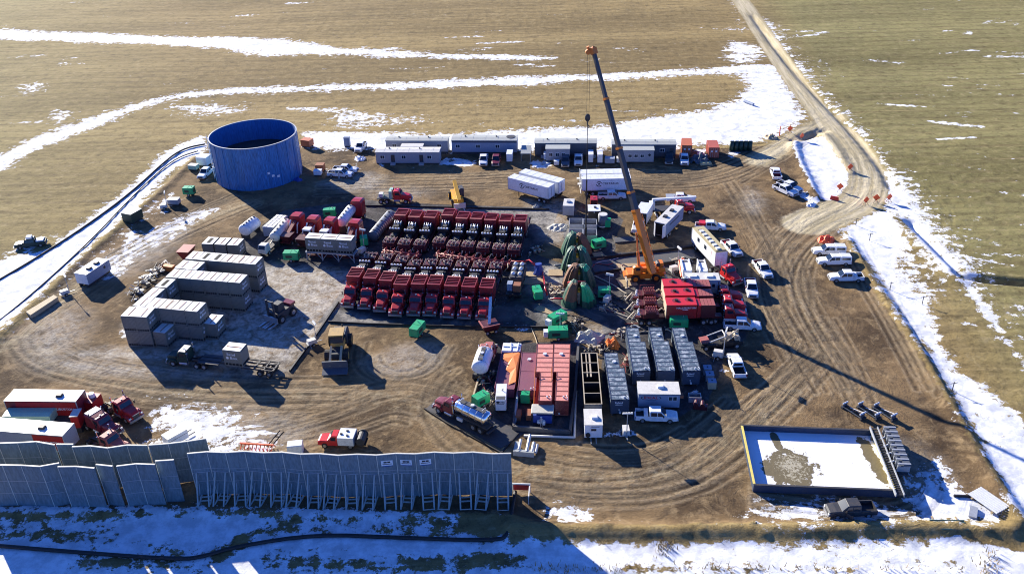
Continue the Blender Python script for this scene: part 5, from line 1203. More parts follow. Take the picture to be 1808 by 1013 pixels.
# containment walls round the salmon tanks
def wall_run(name, label, cat, pts, h, th, m_, group=None):
    P = [G(p[0], p[1], 0) for p in pts]; mb = MB(); o = P[0]
    for a, b in zip(P[:-1], P[1:]):
        d = (b-a); n = Vector((-d.y, d.x, 0)).normalized()*th/2; a, b = a-o, b-o
        mb.loft([[a-n, a+n, a+n*.8+Vector((0, 0, h)), a-n*.8+Vector((0, 0, h))], [b-n, b+n, b+n*.8+Vector((0, 0, h)), b-n*.8+Vector((0, 0, h))]])
    return solo(name, mb, [m_], label, cat, (o.x, o.y), 0, group)
wall_run('containment_wall', 'grey-blue containment wall round the salmon tanks', 'containment wall', [(914, 688), (907, 758), (1006, 767), (1016, 690), (1021, 612)], .7, .45, 'liner_grey')
wall_run('containment_wall', 'black liner edge along the front of the pump trucks', 'containment wall', [(580, 569), (650, 573), (840, 578)], .35, .25, 'black', 'liner edges')
wall_run('containment_wall', 'black liner edge between the red conveyor and the green generators', 'containment wall', [(885, 578), (990, 579)], .35, .25, 'black', 'liner edges')
wall_run('containment_wall', 'slanting black liner edge from the flatbed truck up to the first pump truck', 'containment wall', [(512, 656), (560, 590), (598, 534)], .35, .3, 'black', 'liner edges')
wall_run('containment_wall', 'black liner edge behind the back row of pump trucks', 'containment wall', [(645, 364), (780, 367), (970, 371)], .35, .25, 'black', 'liner edges')
wall_run('containment_wall', 'pale liner edge beside the white tank truck', 'containment wall', [(860, 615), (848, 660), (834, 708)], .4, .3, 'tan', 'liner edges')
wall_run('containment_wall', 'black liner edge in front of the steel vacuum truck', 'containment wall', [(750, 722), (790, 748), (885, 800), (915, 766)], .22, .22, 'black', 'liner edges')
for lab, q in (('grey liner strip behind the crane, between two black edges', [(1040, 462), (1225, 440), (1228, 456), (1050, 482)]), ('dark liner sheet under the steel vacuum truck', [(775, 700), (800, 700), (925, 766), (884, 792), (752, 722)])):
    P = [G(*p) for p in q]; o = sum(P, Vector())/len(P)
    solo('liner_sheet', MB().loft([[p-o for p in P], [p-o+Vector((0, 0, .07)) for p in P]]), ['liner_grey' if 'strip' in lab else 'liner'], lab, 'liner', (o.x, o.y))
wall_run('containment_wall', 'black edge along the back of the liner strip behind the crane', 'containment wall', [(1040, 459), (1226, 437)], .5, .35, 'black', 'liner edges')
wall_run('containment_wall', 'black edge along the front of the liner strip behind the crane', 'containment wall', [(1050, 484), (1228, 459)], .5, .35, 'black', 'liner edges')
pipe_run('drain_pipe', 'pale drain pipe in front of the containment wall', 'pipe', [(925, 769), (1014, 772), (1017, 690)], .2, 'off_white')
pipe_run('drain_pipe', 'white standing drain pipe at the left of the containment', 'pipe', [(909, 745, .4), (914, 690, 1.0), (920, 682, 1.6), (930, 690, 1.4)], .2, 'galvanised')
# open five-cell tank
A, Bq, F = G(*be(50, 690), 2.5), G(*be(182, 690), 2.5), G(*be(85, 310), 2.5); mid = (A+Bq)/2; d = F-mid; c = (mid+F)/2
t = thing('open_tank', 'long open-topped steel tank with five dark cells', 'open tank', (c.x, c.y), math.atan2(d.y, d.x)); L = d.length; h = 1.25
mb = B(-L/2, L/2, -h, -h+.09, .2, 2.5).box(-L/2, L/2, h-.09, h, .2, 2.5)
for k in range(6): x = -L/2+k*(L-.1)/5; mb.box(x, x+.1, -h+.09, h-.09, .2, 2.5)
part(t, 'shell', mb, 'black'); rm = B(-L/2, L/2, -h-.02, -h+.12, 2.503, 2.56).box(-L/2, L/2, h-.12, h+.02, 2.503, 2.56)
for k in range(6): x = -L/2+k*(L-.1)/5; rm.box(x, x+.12, -h+.12, h-.12, 2.503, 2.56)
part(t, 'rim', rm, 'pale_iron'); part(t, 'cell_floor', B(-L/2+.1, L/2-.1, -h+.1, h-.1, .15, .3), 'hole')
part(t, 'walkway', B(L*.02, L/2-.1, -.12, .12, 2.45, 2.52).box(L*.02, L/2-.1, .45, .6, 2.45, 2.52), 'pale_iron'); part(t, 'end_plate', B(-L/2-.05, -L/2-.003, -h+.02, h-.02, .2, 2.4), 'slate')

# ------------------------------------------------------------------ boxes and trailers on the right
c, yaw, L = edge((1127.5, 694.8), (1201.2, 695.5), 2.9, 2.95)
t = thing('office_trailer', 'white office trailer with an oval logo and a window, by a white pickup', 'office trailer', c, yaw); h = 1.475
part(t, 'wall', B(-L/2, L/2, -h, h, .55, 2.72), 'office_blue'); part(t, 'eave_trim', B(-L/2-.02, L/2+.02, -h-.03, h+.03, 2.72, 2.84), 'navy'); part(t, 'roof', B(-L/2-.05, L/2+.05, -h-.06, h+.06, 2.84, 2.92), 'off_white')
part(t, 'skirt', B(-L/2+.2, L/2-.2, -h+.2, h-.2, .02, .55), 'black'); vent(t, .3, .2, 2.92, 'white')
w = part(t, 'window', B(1.3, 2.55, -h-.05, -h-.003, 1.75, 2.5), 'sign_white'); part(w, 'pane', B(1.36, 1.88, -h-.06, -h-.053, 1.81, 2.44).box(1.97, 2.49, -h-.06, -h-.053, 1.81, 2.44), 'glass')
text(t, 'IDEAL', .62, (-1.15, -h-.02, 2.2), FRONT, 'ink_red', 'lettering', 1.25)
mb = MB(); us = np.linspace(-.5, 5.3, 22)
for u, w_ in zip(us[:-1], us[1:]): mb.add([(-1.15+1.45*math.cos(q)*k, -h-.015, 2.2+.42*math.sin(q)*k) for q, k in ((u, 1), (w_, 1), (w_, .9), (u, .9))], [(0, 1, 2, 3)])
part(t, 'emblem', mb, 'ink'); part(t, 'door_hood', B(L/2, L/2+.5, -h+.1, -h+.9, 2.1, 2.5), 'rust')
c, yaw, L = edge((1032.4, 749.5), (1064, 749.5), 2.7, 3.5); t = thing('small_trailer', 'small white trailer with one dark window, in front of the open tank', 'trailer', c, yaw)
part(t, 'body', B(-L/2, L/2, -1.75, 1.75, .5, 2.6), 'white'); part(t, 'roof', B(-L/2-.05, L/2+.05, -1.8, 1.8, 2.6, 2.7), 'off_white'); vent(t, .2, -.2, 2.7, 'white')
w = part(t, 'window', B(-.4, .45, -1.80, -1.753, 1.6, 2.1), 'sign_white'); part(w, 'pane', B(-.33, .38, -1.81, -1.803, 1.66, 2.04), 'glass'); part(t, 'lettering', B(-.3, .8, -1.765, -1.753, 2.3, 2.4), 'ink')
part(t, 'spare_wheel', MB().cyl((-.75, -1.98, 1.0), (-.75, -1.76, 1.0), .33, 14), 'rubber'); part(t, 'drawbar', B(-.4, -.3, -3.0, -1.75, .4, .5).box(.3, .4, -3.0, -1.75, .4, .5), 'galvanised')
for s in (-1, 1): wheel(t, 0, s*(L/2-.1), .36, .22)
c, yaw, L = edge((874.4, 705.5), (893, 705.5), 2.6, 3.9); t = thing('pump_house', 'tall white enclosure with a black round logo, left of the salmon tanks', 'enclosure', c, yaw)
part(t, 'body', B(-L/2, L/2, -1.95, 1.95, .7, 2.6), 'white'); part(t, 'air_grille', B(-L/2+.1, L/2-.1, -1.85, -1.1, 2.603, 2.63), 'dark_grey'); part(t, 'undercarriage', B(-L/2+.1, L/2-.1, -1.8, 1.8, .3, .7), 'black')
mb = MB(); q = [(-.38+.25*math.cos(u), -1.965, 2.15+.2*math.sin(u)) for u in np.linspace(0, 2*math.pi, 15)[:-1]]; mb.add(q, [tuple(range(14))]); part(t, 'emblem', mb, 'ink')
text(t, 'OES', .38, (.22, -1.96, 2.15), FRONT, 'ink', 'lettering', 1.1); part(t, 'lettering', B(-.6, .5, -1.962, -1.953, 1.78, 1.86), 'ink')
for x in (-.6, .6): wheel(t, x, -.9, .35, .2); wheel(t, x, .9, .35, .2)
part(t, 'antenna', MB().tube([(.1, .3, 2.6), (.3, .2, 2.95)], .06), 'dark_grey')
# white data trailer with tan roof and its tractor
A, Bq, F = G(1265, 445, 3.9), G(1284, 444, 3.9), G(1232.5, 400.2, 3.9); mid = (A+Bq)/2; d = F-mid; c = (mid+F)/2
t = box_trailer('data_trailer', 'long white trailer with a tan roof carrying a row of white hatches', 'trailer', (c.x, c.y), math.atan2(d.y, d.x), d.length, 2.3, 3.9, 'white', 'tan_roof', 1.0, (3.2, 4.4), None, 0, False)
L = d.length
for k in range(6): part(t, 'roof_hatch', B(-L/2+1.0+k*1.45, -L/2+1.75+k*1.45, -.2, .5, 3.9, 4.1), 'white'); part(t, 'hatch_gap', B(-L/2+1.85+k*1.45, -L/2+2.25+k*1.45, -.2, .5, 3.903, 3.95), 'black')
for x in (2.2, -.9): part(t, 'window', B(x-.45, x+.45, 1.153, 1.19, 2.4, 3.2), 'glass')
part(t, 'marking', B(-3.6, -3.45, 1.153, 1.17, 2.2, 3.2), 'red'); part(t, 'end_opening', B(-L/2+.1, -L/2+.6, -1.0, 1.0, 3.903, 3.93), 'black')
yaw = rad(-66); t = thing('road_tractor', 'bright red road tractor coupled to the tan-roofed white trailer', 'truck tractor', off(1286.5, 468.5, 2.86, yaw, .2), yaw); tractor(t, 3.3, 'bright_red')
# open-backed white van trailer and the boom truck behind it
A, Bq, F = G(1157.6, 391, 3.7), G(1174, 395.5, 3.7), G(1197, 362.5, 3.7); mid = (A+Bq)/2; d = F-mid; c = (mid+F)/2; L = d.length
t = box_trailer('van_trailer', 'white van trailer with open rear doors and a cream roof, right of the crane boom', 'trailer', (c.x, c.y), math.atan2(d.y, d.x), L, 2.4, 3.7, 'office_blue', 'off_white', 1.0, (-L/2+1.2, -L/2+2.4), None, 0, False)
part(t, 'rear_opening', B(-L/2-.02, -L/2-.004, -1.05, 1.05, 1.1, 3.5), 'hole'); vent(t, -1.6, .2, 3.7); vent(t, 1.6, .1, 3.7)
o = part(t, 'open_door', B(-1.1, 0, -.04, .04, 1.0, 3.6), 'office_grey'); o.location = (-L/2, 1.2, 0); o.rotation_euler = (0, 0, rad(35))
o = part(t, 'open_door', B(-1.1, 0, -.04, .04, 1.0, 3.6), 'sign_white'); o.location = (-L/2, -1.2, 0); o.rotation_euler = (0, 0, rad(-12)); part(t, 'stripe', B(-2.6, 2.4, -1.215, -1.204, 2.5, 2.8), 'navy')
loc, yaw, _ = face((1135, 372), (1232, 366), 1.0); t = thing('boom_truck', 'red boom truck with a long white boom laid over its cab', 'boom truck', loc, yaw)
tractor(t, 5.0, 'bright_red'); part(t, 'deck', B(-5.0, 1.0, -1.25, 1.25, 1.1, 1.3), 'dark_grey'); part(t, 'pedestal', B(-4.4, -3.4, -.6, .6, 1.3, 2.9), 'white')
part(t, 'boom', B(-3.9, 5.2, -.25, .25, 3.15, 3.55).box(-3.9, -3.5, -.3, .3, 2.6, 3.2), 'white'); part(t, 'boom_strut', MB().tube([(-4.2, 0, 2.4), (-3.2, 0, 3.2)], .16), 'white'); part(t, 'outrigger', B(-3.2, -3.0, -2.0, 2.0, .1, .5), 'white')
loc, yaw, _ = face((1145, 368), (1118, 412), 1.5); t = thing('wireline_truck', 'white service truck with an open dark box, seen behind the crane boom', 'service truck', loc, yaw)
part(t, 'box_body', B(-4.4, .6, -1.2, 1.2, 1.1, 3.4), 'black'); part(t, 'roof', B(-4.45, .65, -1.25, 1.25, 3.4, 3.5), 'trailer_white'); part(t, 'side_panel', B(-4.4, .6, 1.203, 1.26, 1.1, 3.4), 'white')
part(t, 'cab', MB().hull([(1.0, 1.05, .95, .8, 2.5), (2.2, 1.05, .95, .8, 2.5), (2.9, 1.05, 1.0, .8, 1.75), (4.4, .9, .75, .8, 1.5)], 0, .12), 'off_white'); part(t, 'windshield', MB().quad((2.88, -.85, 1.8), (2.88, .85, 1.8), (2.25, .8, 2.42), (2.25, -.8, 2.42)), 'glass'); part(t, 'winch_drum', MB().cyl((-4.9, -.7, 1.8), (-4.9, .7, 1.8), .7, 14), 'dark_red')
for x in (-3.4, -2.1, 3.4):
    for y in (-.95, .95): wheel(t, x, y, .5, .4)
solo('hose_mat', B(-2.2, 2.2, -1.0, 1.0, 0, .25), ['liner_grey'], 'pale grey mat left of the crane boom, below the white service truck', 'mat', xy(1104, 424), rad(5))
# three red power trailers with tractors
yw = rad(-2.0)
for i, (px, py, cabp, w_) in enumerate(((1170.4, 499, (1280, 507), 'farthest'), (1173.2, 515.5, (1286, 524), 'middle'), (1175.8, 532.3, (1288, 540), 'nearest'))):
    loc = off(px, py, 3.9, yw, -2.9); t = thing('pump_trailer', f'red enclosed pump trailer, {w_} of the three side by side', 'pump trailer', loc, yw, 'red enclosed pump trailers')
    part(t, 'housing', B(-2.9, 2.0, -1.22, 1.22, 1.35, 3.9).box(-2.96, -2.9, -1.22, 1.22, 1.35, 3.9, 1), ['red' if i else 'maroon', 'pale_iron'])
    part(t, 'roof', B(-2.92, 2.02, -1.25, 1.25, 3.9, 3.95), 'bright_red'); part(t, 'roof_panel', B(2.12, 2.7, -1.2, 1.2, 1.5, 3.75), 'red')
    part(t, 'radiator_housing', B(2.75, 5.1, -1.2, 1.2, 1.4, 3.7), 'dark_red')
    mb = MB()
    for k in range(4): mb.box(2.8+k*.57, 3.3+k*.57, -1.12, 1.12, 3.7, 3.76)
    part(t, 'louvre', mb, 'dusty_red')
    for x in (-1.2, .9): part(t, 'exhaust_cap', MB().cyl((x, .2 if x < 0 else .5, 3.95), (x, .2 if x < 0 else .5, 4.2), .28, 12), 'black'); part(t, 'soot', MB().cyl((x, .2 if x < 0 else .5, 3.952), (x, .2 if x < 0 else .5, 3.957), .7, 9), 'louvre_red')
    part(t, 'frame', B(-8.0, 6.4, -.6, .6, .95, 1.3), 'dark_red'); part(t, 'pump', B(-7.0, -4.0, -.95, .95, 1.3, 2.0).box(-6.2, -4.5, -1.0, 1.0, 2.0, 2.4), 'dark_red')
    mb = MB()
    for k in range(5):
        for y in (-.5, .5): mb.cyl((-6.0+k*.4, y, 2.4), (-6.0+k*.4, y, 2.75), .13, 7)
    part(t, 'valve_cap', mb, 'dusty_red')
    [part(t, 'rail', MB().tube([(-6.6, s*1.1, 1.3), (-6.6, s*1.1, 2.9), (-4.2, s*1.1, 2.9), (-4.2, s*1.1, 1.3)], .04, 4), 'iron_red') for s in (-1, 1)]
    part(t, 'suction_pipe', MB().tube([(-7.0, -.6, 1.8), (-7.8, -.9, 2.2), (-8.5, -1.0, 1.0)], .13).tube([(-7.0, .5, 1.7), (-8.0, .2, 1.9), (-9.2, -.6, .9)], .11).tube([(-4.0, .3, 2.0), (-3.4, .6, 2.3), (-3.0, .6, 1.8)], .12), 'pale_iron')
    part(t, 'dome', MB().cyl((-7.4, -.7, 1.9), (-7.4, -.7, 2.5), .3, 10, 0, .12).cyl((-7.2, .7, 1.6), (-7.2, .7, 2.2), .28, 10, 0, .12), 'white')
    for x in (-6.9, -5.6, 3.3, 4.6):
        for y in (-.95, .95): wheel(t, x, y, .52, .56)
    if i == 2: text(t, 'HALLIBURTON', .42, (.3, -1.235, 3.35), FRONT, 'ink_white', 'lettering', 1.15); part(t, 'lettering', B(-.3, .6, -1.232, -1.223, 2.95, 3.02), 'ink_white')
    yt = rad(-6); t = thing('road_tractor', f'red road tractor coupled to the {w_} of the three red pump trailers', 'truck tractor', off(*cabp, 2.86, yt, .2), yt, 'red road tractors on the right'); tractor(t, 3.3, 'bright_red' if i < 2 else 'red')
c, yaw, L = edge((1212, 494), (1272, 494), 3.7, 2.5); t = box_trailer('box_trailer', 'white box trailer lying behind the three red pump trailers', 'trailer', c, yaw, L, 2.5, 3.7, 'office_blue', 'off_white', .8, (-1.8, -.6), None, 0, False)
for x in (-1.6, 1.2): part(t, 'roof_hatch', B(x-.6, x+.6, -.5, .5, 3.7, 3.95), 'white')
part(t, 'door', B(L/2-1.5, L/2-.6, -1.29, -1.254, .9, 3.2), 'office_grey'); part(t, 'window', B(L/2-1.3, L/2-.85, -1.31, -1.293, 2.3, 2.9), 'glass')
for lab, a, b, z in (('white box truck body left of the red-tailed one, behind the white box trailer', (1206, 478), (1222, 478), 2.9), ('white truck body with red frame, below the tan-roofed trailer', (1236, 479), (1250, 479), 2.9)):
    c, yaw, L = edge(a, b, z, 4.2); t = thing('service_truck', lab, 'service truck', c, yaw); part(t, 'body', B(-L/2, L/2, -2.1, 2.1, .8, 2.9), 'white'); part(t, 'roof_rim', B(-L/2, -L/2+.15, -2.1, 2.1, 2.9, 3.15).box(L/2-.15, L/2, -2.1, 2.1, 2.9, 3.1), 'white'); part(t, 'roof_hatch', B(-.4, .4, 1.2, 1.7, 2.903, 2.95), 'dark_grey')
    part(t, 'cab', B(-L/2+.05, L/2-.05, -3.4, -2.15, .6, 2.0, 0, .1, .15), 'off_white'); part(t, 'windshield', B(-L/2+.2, L/2-.2, -3.33, -3.28, 1.4, 1.9), 'glass')
    if 'red' in lab[30:]: part(t, 'boom', MB().tube([(-.9, -1.5, 1.4), (-.9, 2.6, 2.2), (0, 5.0, 1.5)], .22, 6).tube([(.9, 2.2, 1.8), (0, 5.0, 1.5)], .2, 6), 'safety_orange')
    for y in (-2.6, .9, 1.8):
        for x in (-L/2+.15, L/2-.15): wheel(t, x, y, .45, .3)

# ------------------------------------------------------------------ pickups
PK = [('white pickup facing right beside the right gas trailer', (1057, 343.5), (1104, 343), 0, None), ('white pickup facing right under the lettered office trailer', (1124, 729), (1194, 731), 0, 'chest'),
      ('white pickup with lowered tailgate facing right beside the red tractors', (1276, 569), (1346, 572), 0, None), ('white pickup with an open bed facing away, right of the stepped tanks', (1307, 659), (1294, 625), 0, None),
      ('white pickup with a red bed facing the camera, beside the tan-roofed trailer', (1281, 425), (1304, 447), 0, 'redbed'), ('white pickup facing the camera, nearest the ruts on the right', (1338, 461), (1356, 484), 0, 'marbed'), ('white pickup facing the camera beside the red tractor', (1324, 494), (1329.5, 518), 0, 'marbed'),
      ('white pickup with a camper shell facing left, rear one of the parked pair', (1493, 440), (1434, 440), 1, None), ('white pickup with a camper shell facing left, front one of the parked pair', (1503, 457.5), (1442, 458), 1, None), ('white pickup with an open bed facing left at the snow edge', (1526, 486), (1462, 486), 0, 'chest'),
      ('white pickup with a red crate in its bed facing right above the tan-roofed trailer', (1229, 396), (1281, 398), 0, 'redbox'), ('white pickup with a flat bed facing right beyond the red boom truck', (1177, 348), (1227, 348.5), 0, 'flat'), ('white pickup with a maroon bed near the snowy pond facing away', (1373, 312), (1367, 296), 0, 'marbed'),
      ('white pickup near the snowy pond facing the camera', (1370, 326), (1404, 341), 0, None), ('white pickup parked behind another beside the snowy pond', (1380, 322), (1409, 333), 0, None), ('white pickup by the left side of the blue tank', (371, 296), (355, 310), 0, None),
      ('white pickup facing right, rear one of the pair beside the blue tank', (586, 296), (634, 298), 0, None), ('white pickup facing right, front one of the pair beside the blue tank', (578, 303.5), (624, 306), 0, None), ('white pickup facing the camera near the snow bank behind the tank', (641, 251), (632, 264), 0, None),
      ('pale pickup facing the camera, leftmost one below the blue office', (854.5, 274), (853, 287), 0, None), ('white pickup facing the camera between the dark suv and the crane rope', (1021.5, 274), (1021, 287), 0, None), ('white pickup facing the camera beside the orange container', (1207.5, 272), (1209, 287), 0, None)]
pk = {0: None, 1: None}
for lab, a, b, tp, x in PK:
    loc, yaw, _ = face(a, b, 1.0)
    if pk[tp] is None: pk[tp] = o = pickup(lab, loc, yaw, 'white', bool(tp))
    else: o = dup(pk[tp], loc, yaw, lab, swap={'black': 'maroon'} if x in ('redbed', 'marbed') else None, drop=('tool_chest', 'crate', 'flat_bed', 'lettering'))
    if x == 'chest': part(o, 'tool_chest', B(-1.75, -1.2, -.8, .8, .7, 1.35), 'white')
    if x == 'redbox': part(o, 'crate', B(-2.3, -1.1, -.8, .8, .7, 1.6), 'bright_red')
    if x == 'redbed': part(o, 'crate', B(-2.0, -1.1, -.7, .5, .7, 1.2), 'red')
    if x == 'flat': part(o, 'flat_bed', B(-3.1, -1.05, -1.05, 1.05, 1.16, 1.3), 'galvanised')
P_ = pk[0]; nd = ('tool_chest', 'crate', 'flat_bed')
for lab, a, b, mt in (('dark grey pickup with an open door beside the snow-filled pit', (1545, 893), (1459, 897), 'dark_grey'), ('maroon pickup facing the camera below the blue office', (877, 274), (875, 287), 'maroon'),
                  ('dark grey suv facing the camera left of a white pickup, below the annex', (999, 276), (998, 289), 'slate'), ('dark pickup with a blue-grey cover below the right end office', (1181.5, 271), (1181.5, 284), 'dark_grey'), ('green pickup out on the grass beyond the left berm', (76, 424), (30, 430), 'forest_green')):
    loc, yaw, _ = face(a, b, 1.0); o = dup(P_, loc, yaw, lab, swap={'white': mt}, drop=nd)
    if 'open door' in lab: d = part(o, 'open_door', B(-.95, 0, -.04, .04, .5, 1.15), mt); d.location = (.9, .98, 0); d.rotation_euler = (0, 0, rad(-55))
    if 'suv' in lab or 'cover' in lab: part(o, 'bed_cover', MB().hull([(-2.9, .95, .8, 1.16, 1.8 if 'suv' in lab else 1.3), (-1.02, .95, .8, 1.16, 1.86 if 'suv' in lab else 1.3)], 0, .08), mt if 'suv' in lab else 'office_blue')
    if 'grass' in lab: part(o, 'roof_crate', B(-.6, .4, -.6, .6, 1.9, 2.3), 'lamp_glass'); part(o, 'bed_load', B(-2.6, -1.2, -.7, .7, .7, 1.4), 'sign_white')

# red and white utility truck by the wall
loc, yaw, _ = face((640, 775), (562, 772), 1.0); t = thing('utility_truck', 'red pickup with a white service body and a rear reel, in front of the wall', 'utility truck', loc, yaw)
part(t, 'cab', MB().hull([(.2, 1.0, .95, .5, 1.2), (1.6, 1.0, .96, .5, 1.2), (2.7, .96, .86, .5, 1.15), (3.0, .9, .8, .55, .95)], 0, .08).hull([(.2, .96, .78, 1.15, 1.95), (.95, .96, .78, 1.15, 1.95), (1.6, .96, .9, 1.15, 1.22)], 0, .07), 'bright_red')
part(t, 'hood_panel', B(2.35, 2.98, -.7, .7, 1.02, 1.10, 0, .1, .05), 'white'); part(t, 'windshield', MB().quad((1.62, -.82, 1.23), (1.62, .82, 1.23), (1.02, .7, 1.9), (1.02, -.7, 1.9)), 'glass'); part(t, 'side_window', B(.4, 1.1, -.97, .97, 1.3, 1.75, 0, 0, .08), 'glass')
part(t, 'service_body', B(-2.1, .1, -1.1, 1.1, .65, 1.95), 'white'); part(t, 'trim', B(-2.16, -2.1, -1.1, 1.1, .65, 1.95), 'office_blue')
for x, y in ((-1.2, .5), (-1.0, -.5), (-.3, .2)): part(t, 'roof_fitting', B(x-.15, x+.15, y-.12, y+.12, 1.95, 2.1), 'dark_grey')
part(t, 'reel', MB().cyl((-3.0, -.9, 1.2), (-3.0, .9, 1.2), .62, 16).cyl((-3.0, -1.0, 1.2), (-3.0, -.9, 1.2), .75, 16), 'dark_grey'); part(t, 'hitch_frame', B(-3.7, -2.1, -.8, .8, .55, .7), 'black')
for x in (-1.6, 2.0):
    for y in (-.92, .92): wheel(t, x, y, .42, .28, 'steel')
# steel vacuum truck, white tank truck
loc, yaw, _ = face((864, 750), (776, 708), 1.2); t = thing('vacuum_truck', 'maroon truck with a polished steel tank on a liner in front of the wall', 'tank truck', loc, yaw); tractor(t, 5.2, 'maroon', rear=False)
part(t, 'deck', B(-5.0, 1.3, -.95, .95, 1.02, 1.2), 'dark_grey'); tanker_body(t, -4.7, 1.2, .98, 2.2, 'polished', 5, True)
for x in (-2.6, -3.9):
    for y in (-.95, .95): wheel(t, x, y, .54, .56, 'steel')
part(t, 'rear_fitting', MB().cyl((-5.3, 0, 1.7), (-4.7, 0, 2.0), .22, 8).box(-5.4, -5.0, -1.2, 1.2, .6, .8), 'dark_grey'); part(t, 'side_box', B(-.6, .4, -1.2, -.95, .55, 1.0).box(-.6, .4, .95, 1.2, .55, 1.0), 'pale_metal')
loc, yaw, _ = face((848, 652), (864, 606), 1.8); t = thing('tank_truck', 'white rounded tank truck with a pinkish cab facing away', 'tank truck', loc, yaw); tractor(t, 4.6, 'dusty_red', rear=False); part(t, 'deck', B(-4.2, .6, -.9, .9, 1.0, 1.2), 'dark_grey'); tanker_body(t, -4.2, .6, 1.2, 2.3, 'trailer_white', 2, True)
for x in (-2.4, -3.6):
    for y in (-.95, .95): wheel(t, x, y, .52, .5)
# small red flatbed truck and yellow lift near the back road
loc, yaw, _ = face((668, 349), (724, 349), 1.0); t = thing('winch_truck', 'small red truck with a pale green body behind the truck rows', 'truck', loc, yaw); tractor(t, 3.9, 'bright_red'); part(t, 'headache_rack', B(-.9, -.2, -1.1, 1.1, 1.1, 2.9), 'pale_green'); part(t, 'deck', B(-3.6, -1.0, -1.2, 1.2, 1.1, 1.3), 'dark_grey'); part(t, 'winch', B(-3.2, -2.3, -.6, .6, 1.3, 2.1), 'off_white')
loc, yaw, _ = face((802, 334), (812, 362), 1.2); t = thing('telehandler', 'yellow telescopic handler on the dirt behind the truck rows', 'telehandler', loc, yaw); t.scale = (1.25, 1.25, 1.25)
part(t, 'chassis', B(-2.4, 2.2, -.9, .9, .6, 1.5, 0, .1, .1), 'yellow'); part(t, 'boom', MB().loft([[(-2.4, -.3, 2.6), (-2.4, .3, 2.6), (-2.4, .3, 3.1), (-2.4, -.3, 3.1)], [(3.2, -.3, 1.3), (3.2, .3, 1.3), (3.2, .3, 1.8), (3.2, -.3, 1.8)]]), 'yellow'); cb = part(t, 'cab', B(-1.0, .7, .4, 1.15, 1.2, 2.7, 0, .1, .05), 'dark_grey'); part(cb, 'cab_window', B(-.8, .5, .36, 1.19, 1.8, 2.5), 'glass')
part(t, 'fork', B(3.2, 3.4, -1.0, 1.0, .3, 1.2).box(3.4, 4.6, -.7, -.55, .3, .36).box(3.4, 4.6, .55, .7, .3, .36), 'off_white')
for x in (-1.7, 1.6):
    for y in (-1.05, 1.05): wheel(t, x, y, .65, .45, 'yellow')
# wheel loader, forklift
loc, yaw, _ = face((604, 590), (592, 642), 1.0); t = thing('wheel_loader', 'yellow wheel loader with its bucket down facing the camera', 'wheel loader', loc, yaw); t.scale = (1.3, 1.3, 1.3)
part(t, 'engine_body', MB().hull([(-3.2, 1.0, .9, .9, 2.0), (-.8, 1.05, .95, .9, 2.3)], 0, .15), 'dark_grey'); cb = part(t, 'cab', B(-.9, .8, -.8, .8, 1.3, 3.1, 0, .1, .1).box(-1.0, .9, -.9, .9, 3.1, 3.25), 'loader_shade_tan'); part(cb, 'cab_window', B(-.7, .83, -.83, .83, 2.1, 2.95, 0, .08, .08), 'glass')  # dark grey body and front frame: the loader's shade put into its paint
part(t, 'front_frame', B(.8, 2.4, -.5, .5, .7, 1.6), 'dark_grey'); part(t, 'lift_arm', MB().loft([[(1.2, -.75, 1.7), (1.2, -.5, 1.7), (1.2, -.5, 2.0), (1.2, -.75, 2.0)], [(3.6, -.75, .7), (3.6, -.5, .7), (3.6, -.5, 1.0), (3.6, -.75, 1.0)]]).loft([[(1.2, .5, 1.7), (1.2, .75, 1.7), (1.2, .75, 2.0), (1.2, .5, 2.0)], [(3.6, .5, .7), (3.6, .75, .7), (3.6, .75, 1.0), (3.6, .5, 1.0)]]), 'tan')
part(t, 'bucket', MB().prof([(3.4, .2), (3.4, 1.3), (3.7, 1.4), (3.55, .4), (4.6, .15), (4.6, .08)], -1.5, 1.5), 'slate'); part(t, 'exhaust_stack', MB().cyl((-2.0, .4, 2.2), (-2.0, .4, 3.0), .08, 8), 'black')
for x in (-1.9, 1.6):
    for y in (-1.1, 1.1): wheel(t, x, y, .8, .6, 'loader_shade_tan')
loc, yaw, _ = face((515, 540), (474, 568), 1.0); t = thing('forklift', 'large dark container forklift standing in the shade of the stacks', 'forklift', loc, yaw)
part(t, 'body', B(-2.6, 1.6, -1.1, 1.1, .8, 1.9, 0, .1, .1), 'dark_grey'); part(t, 'counterweight', B(-2.9, -1.7, -1.0, 1.0, 1.9, 2.3), 'maroon'); part(t, 'cab', B(-.6, .9, -.7, .7, 1.9, 3.3, 0, .08, .08), 'dark_grey'); mb = MB()
for y in (-.7, .7): mb.box(1.8, 2.1, y-.12, y+.12, .2, 4.6)
for z in (1.4, 2.8, 4.3): mb.box(1.85, 2.05, -.7, .7, z, z+.2)
part(t, 'mast', mb, 'dark_grey'); part(t, 'fork', B(2.1, 2.3, -1.4, 1.4, .5, 1.6).box(2.3, 4.2, -1.2, -.9, .35, .5).box(2.3, 4.2, .9, 1.2, .35, .5).box(2.3, 4.2, -.35, -.1, .35, .5).box(2.3, 4.2, .1, .35, .35, .5), 'steel')
for x in (-1.8, 1.0):
    for y in (-1.15, 1.15): wheel(t, x, y, .75, .5, 'steel')

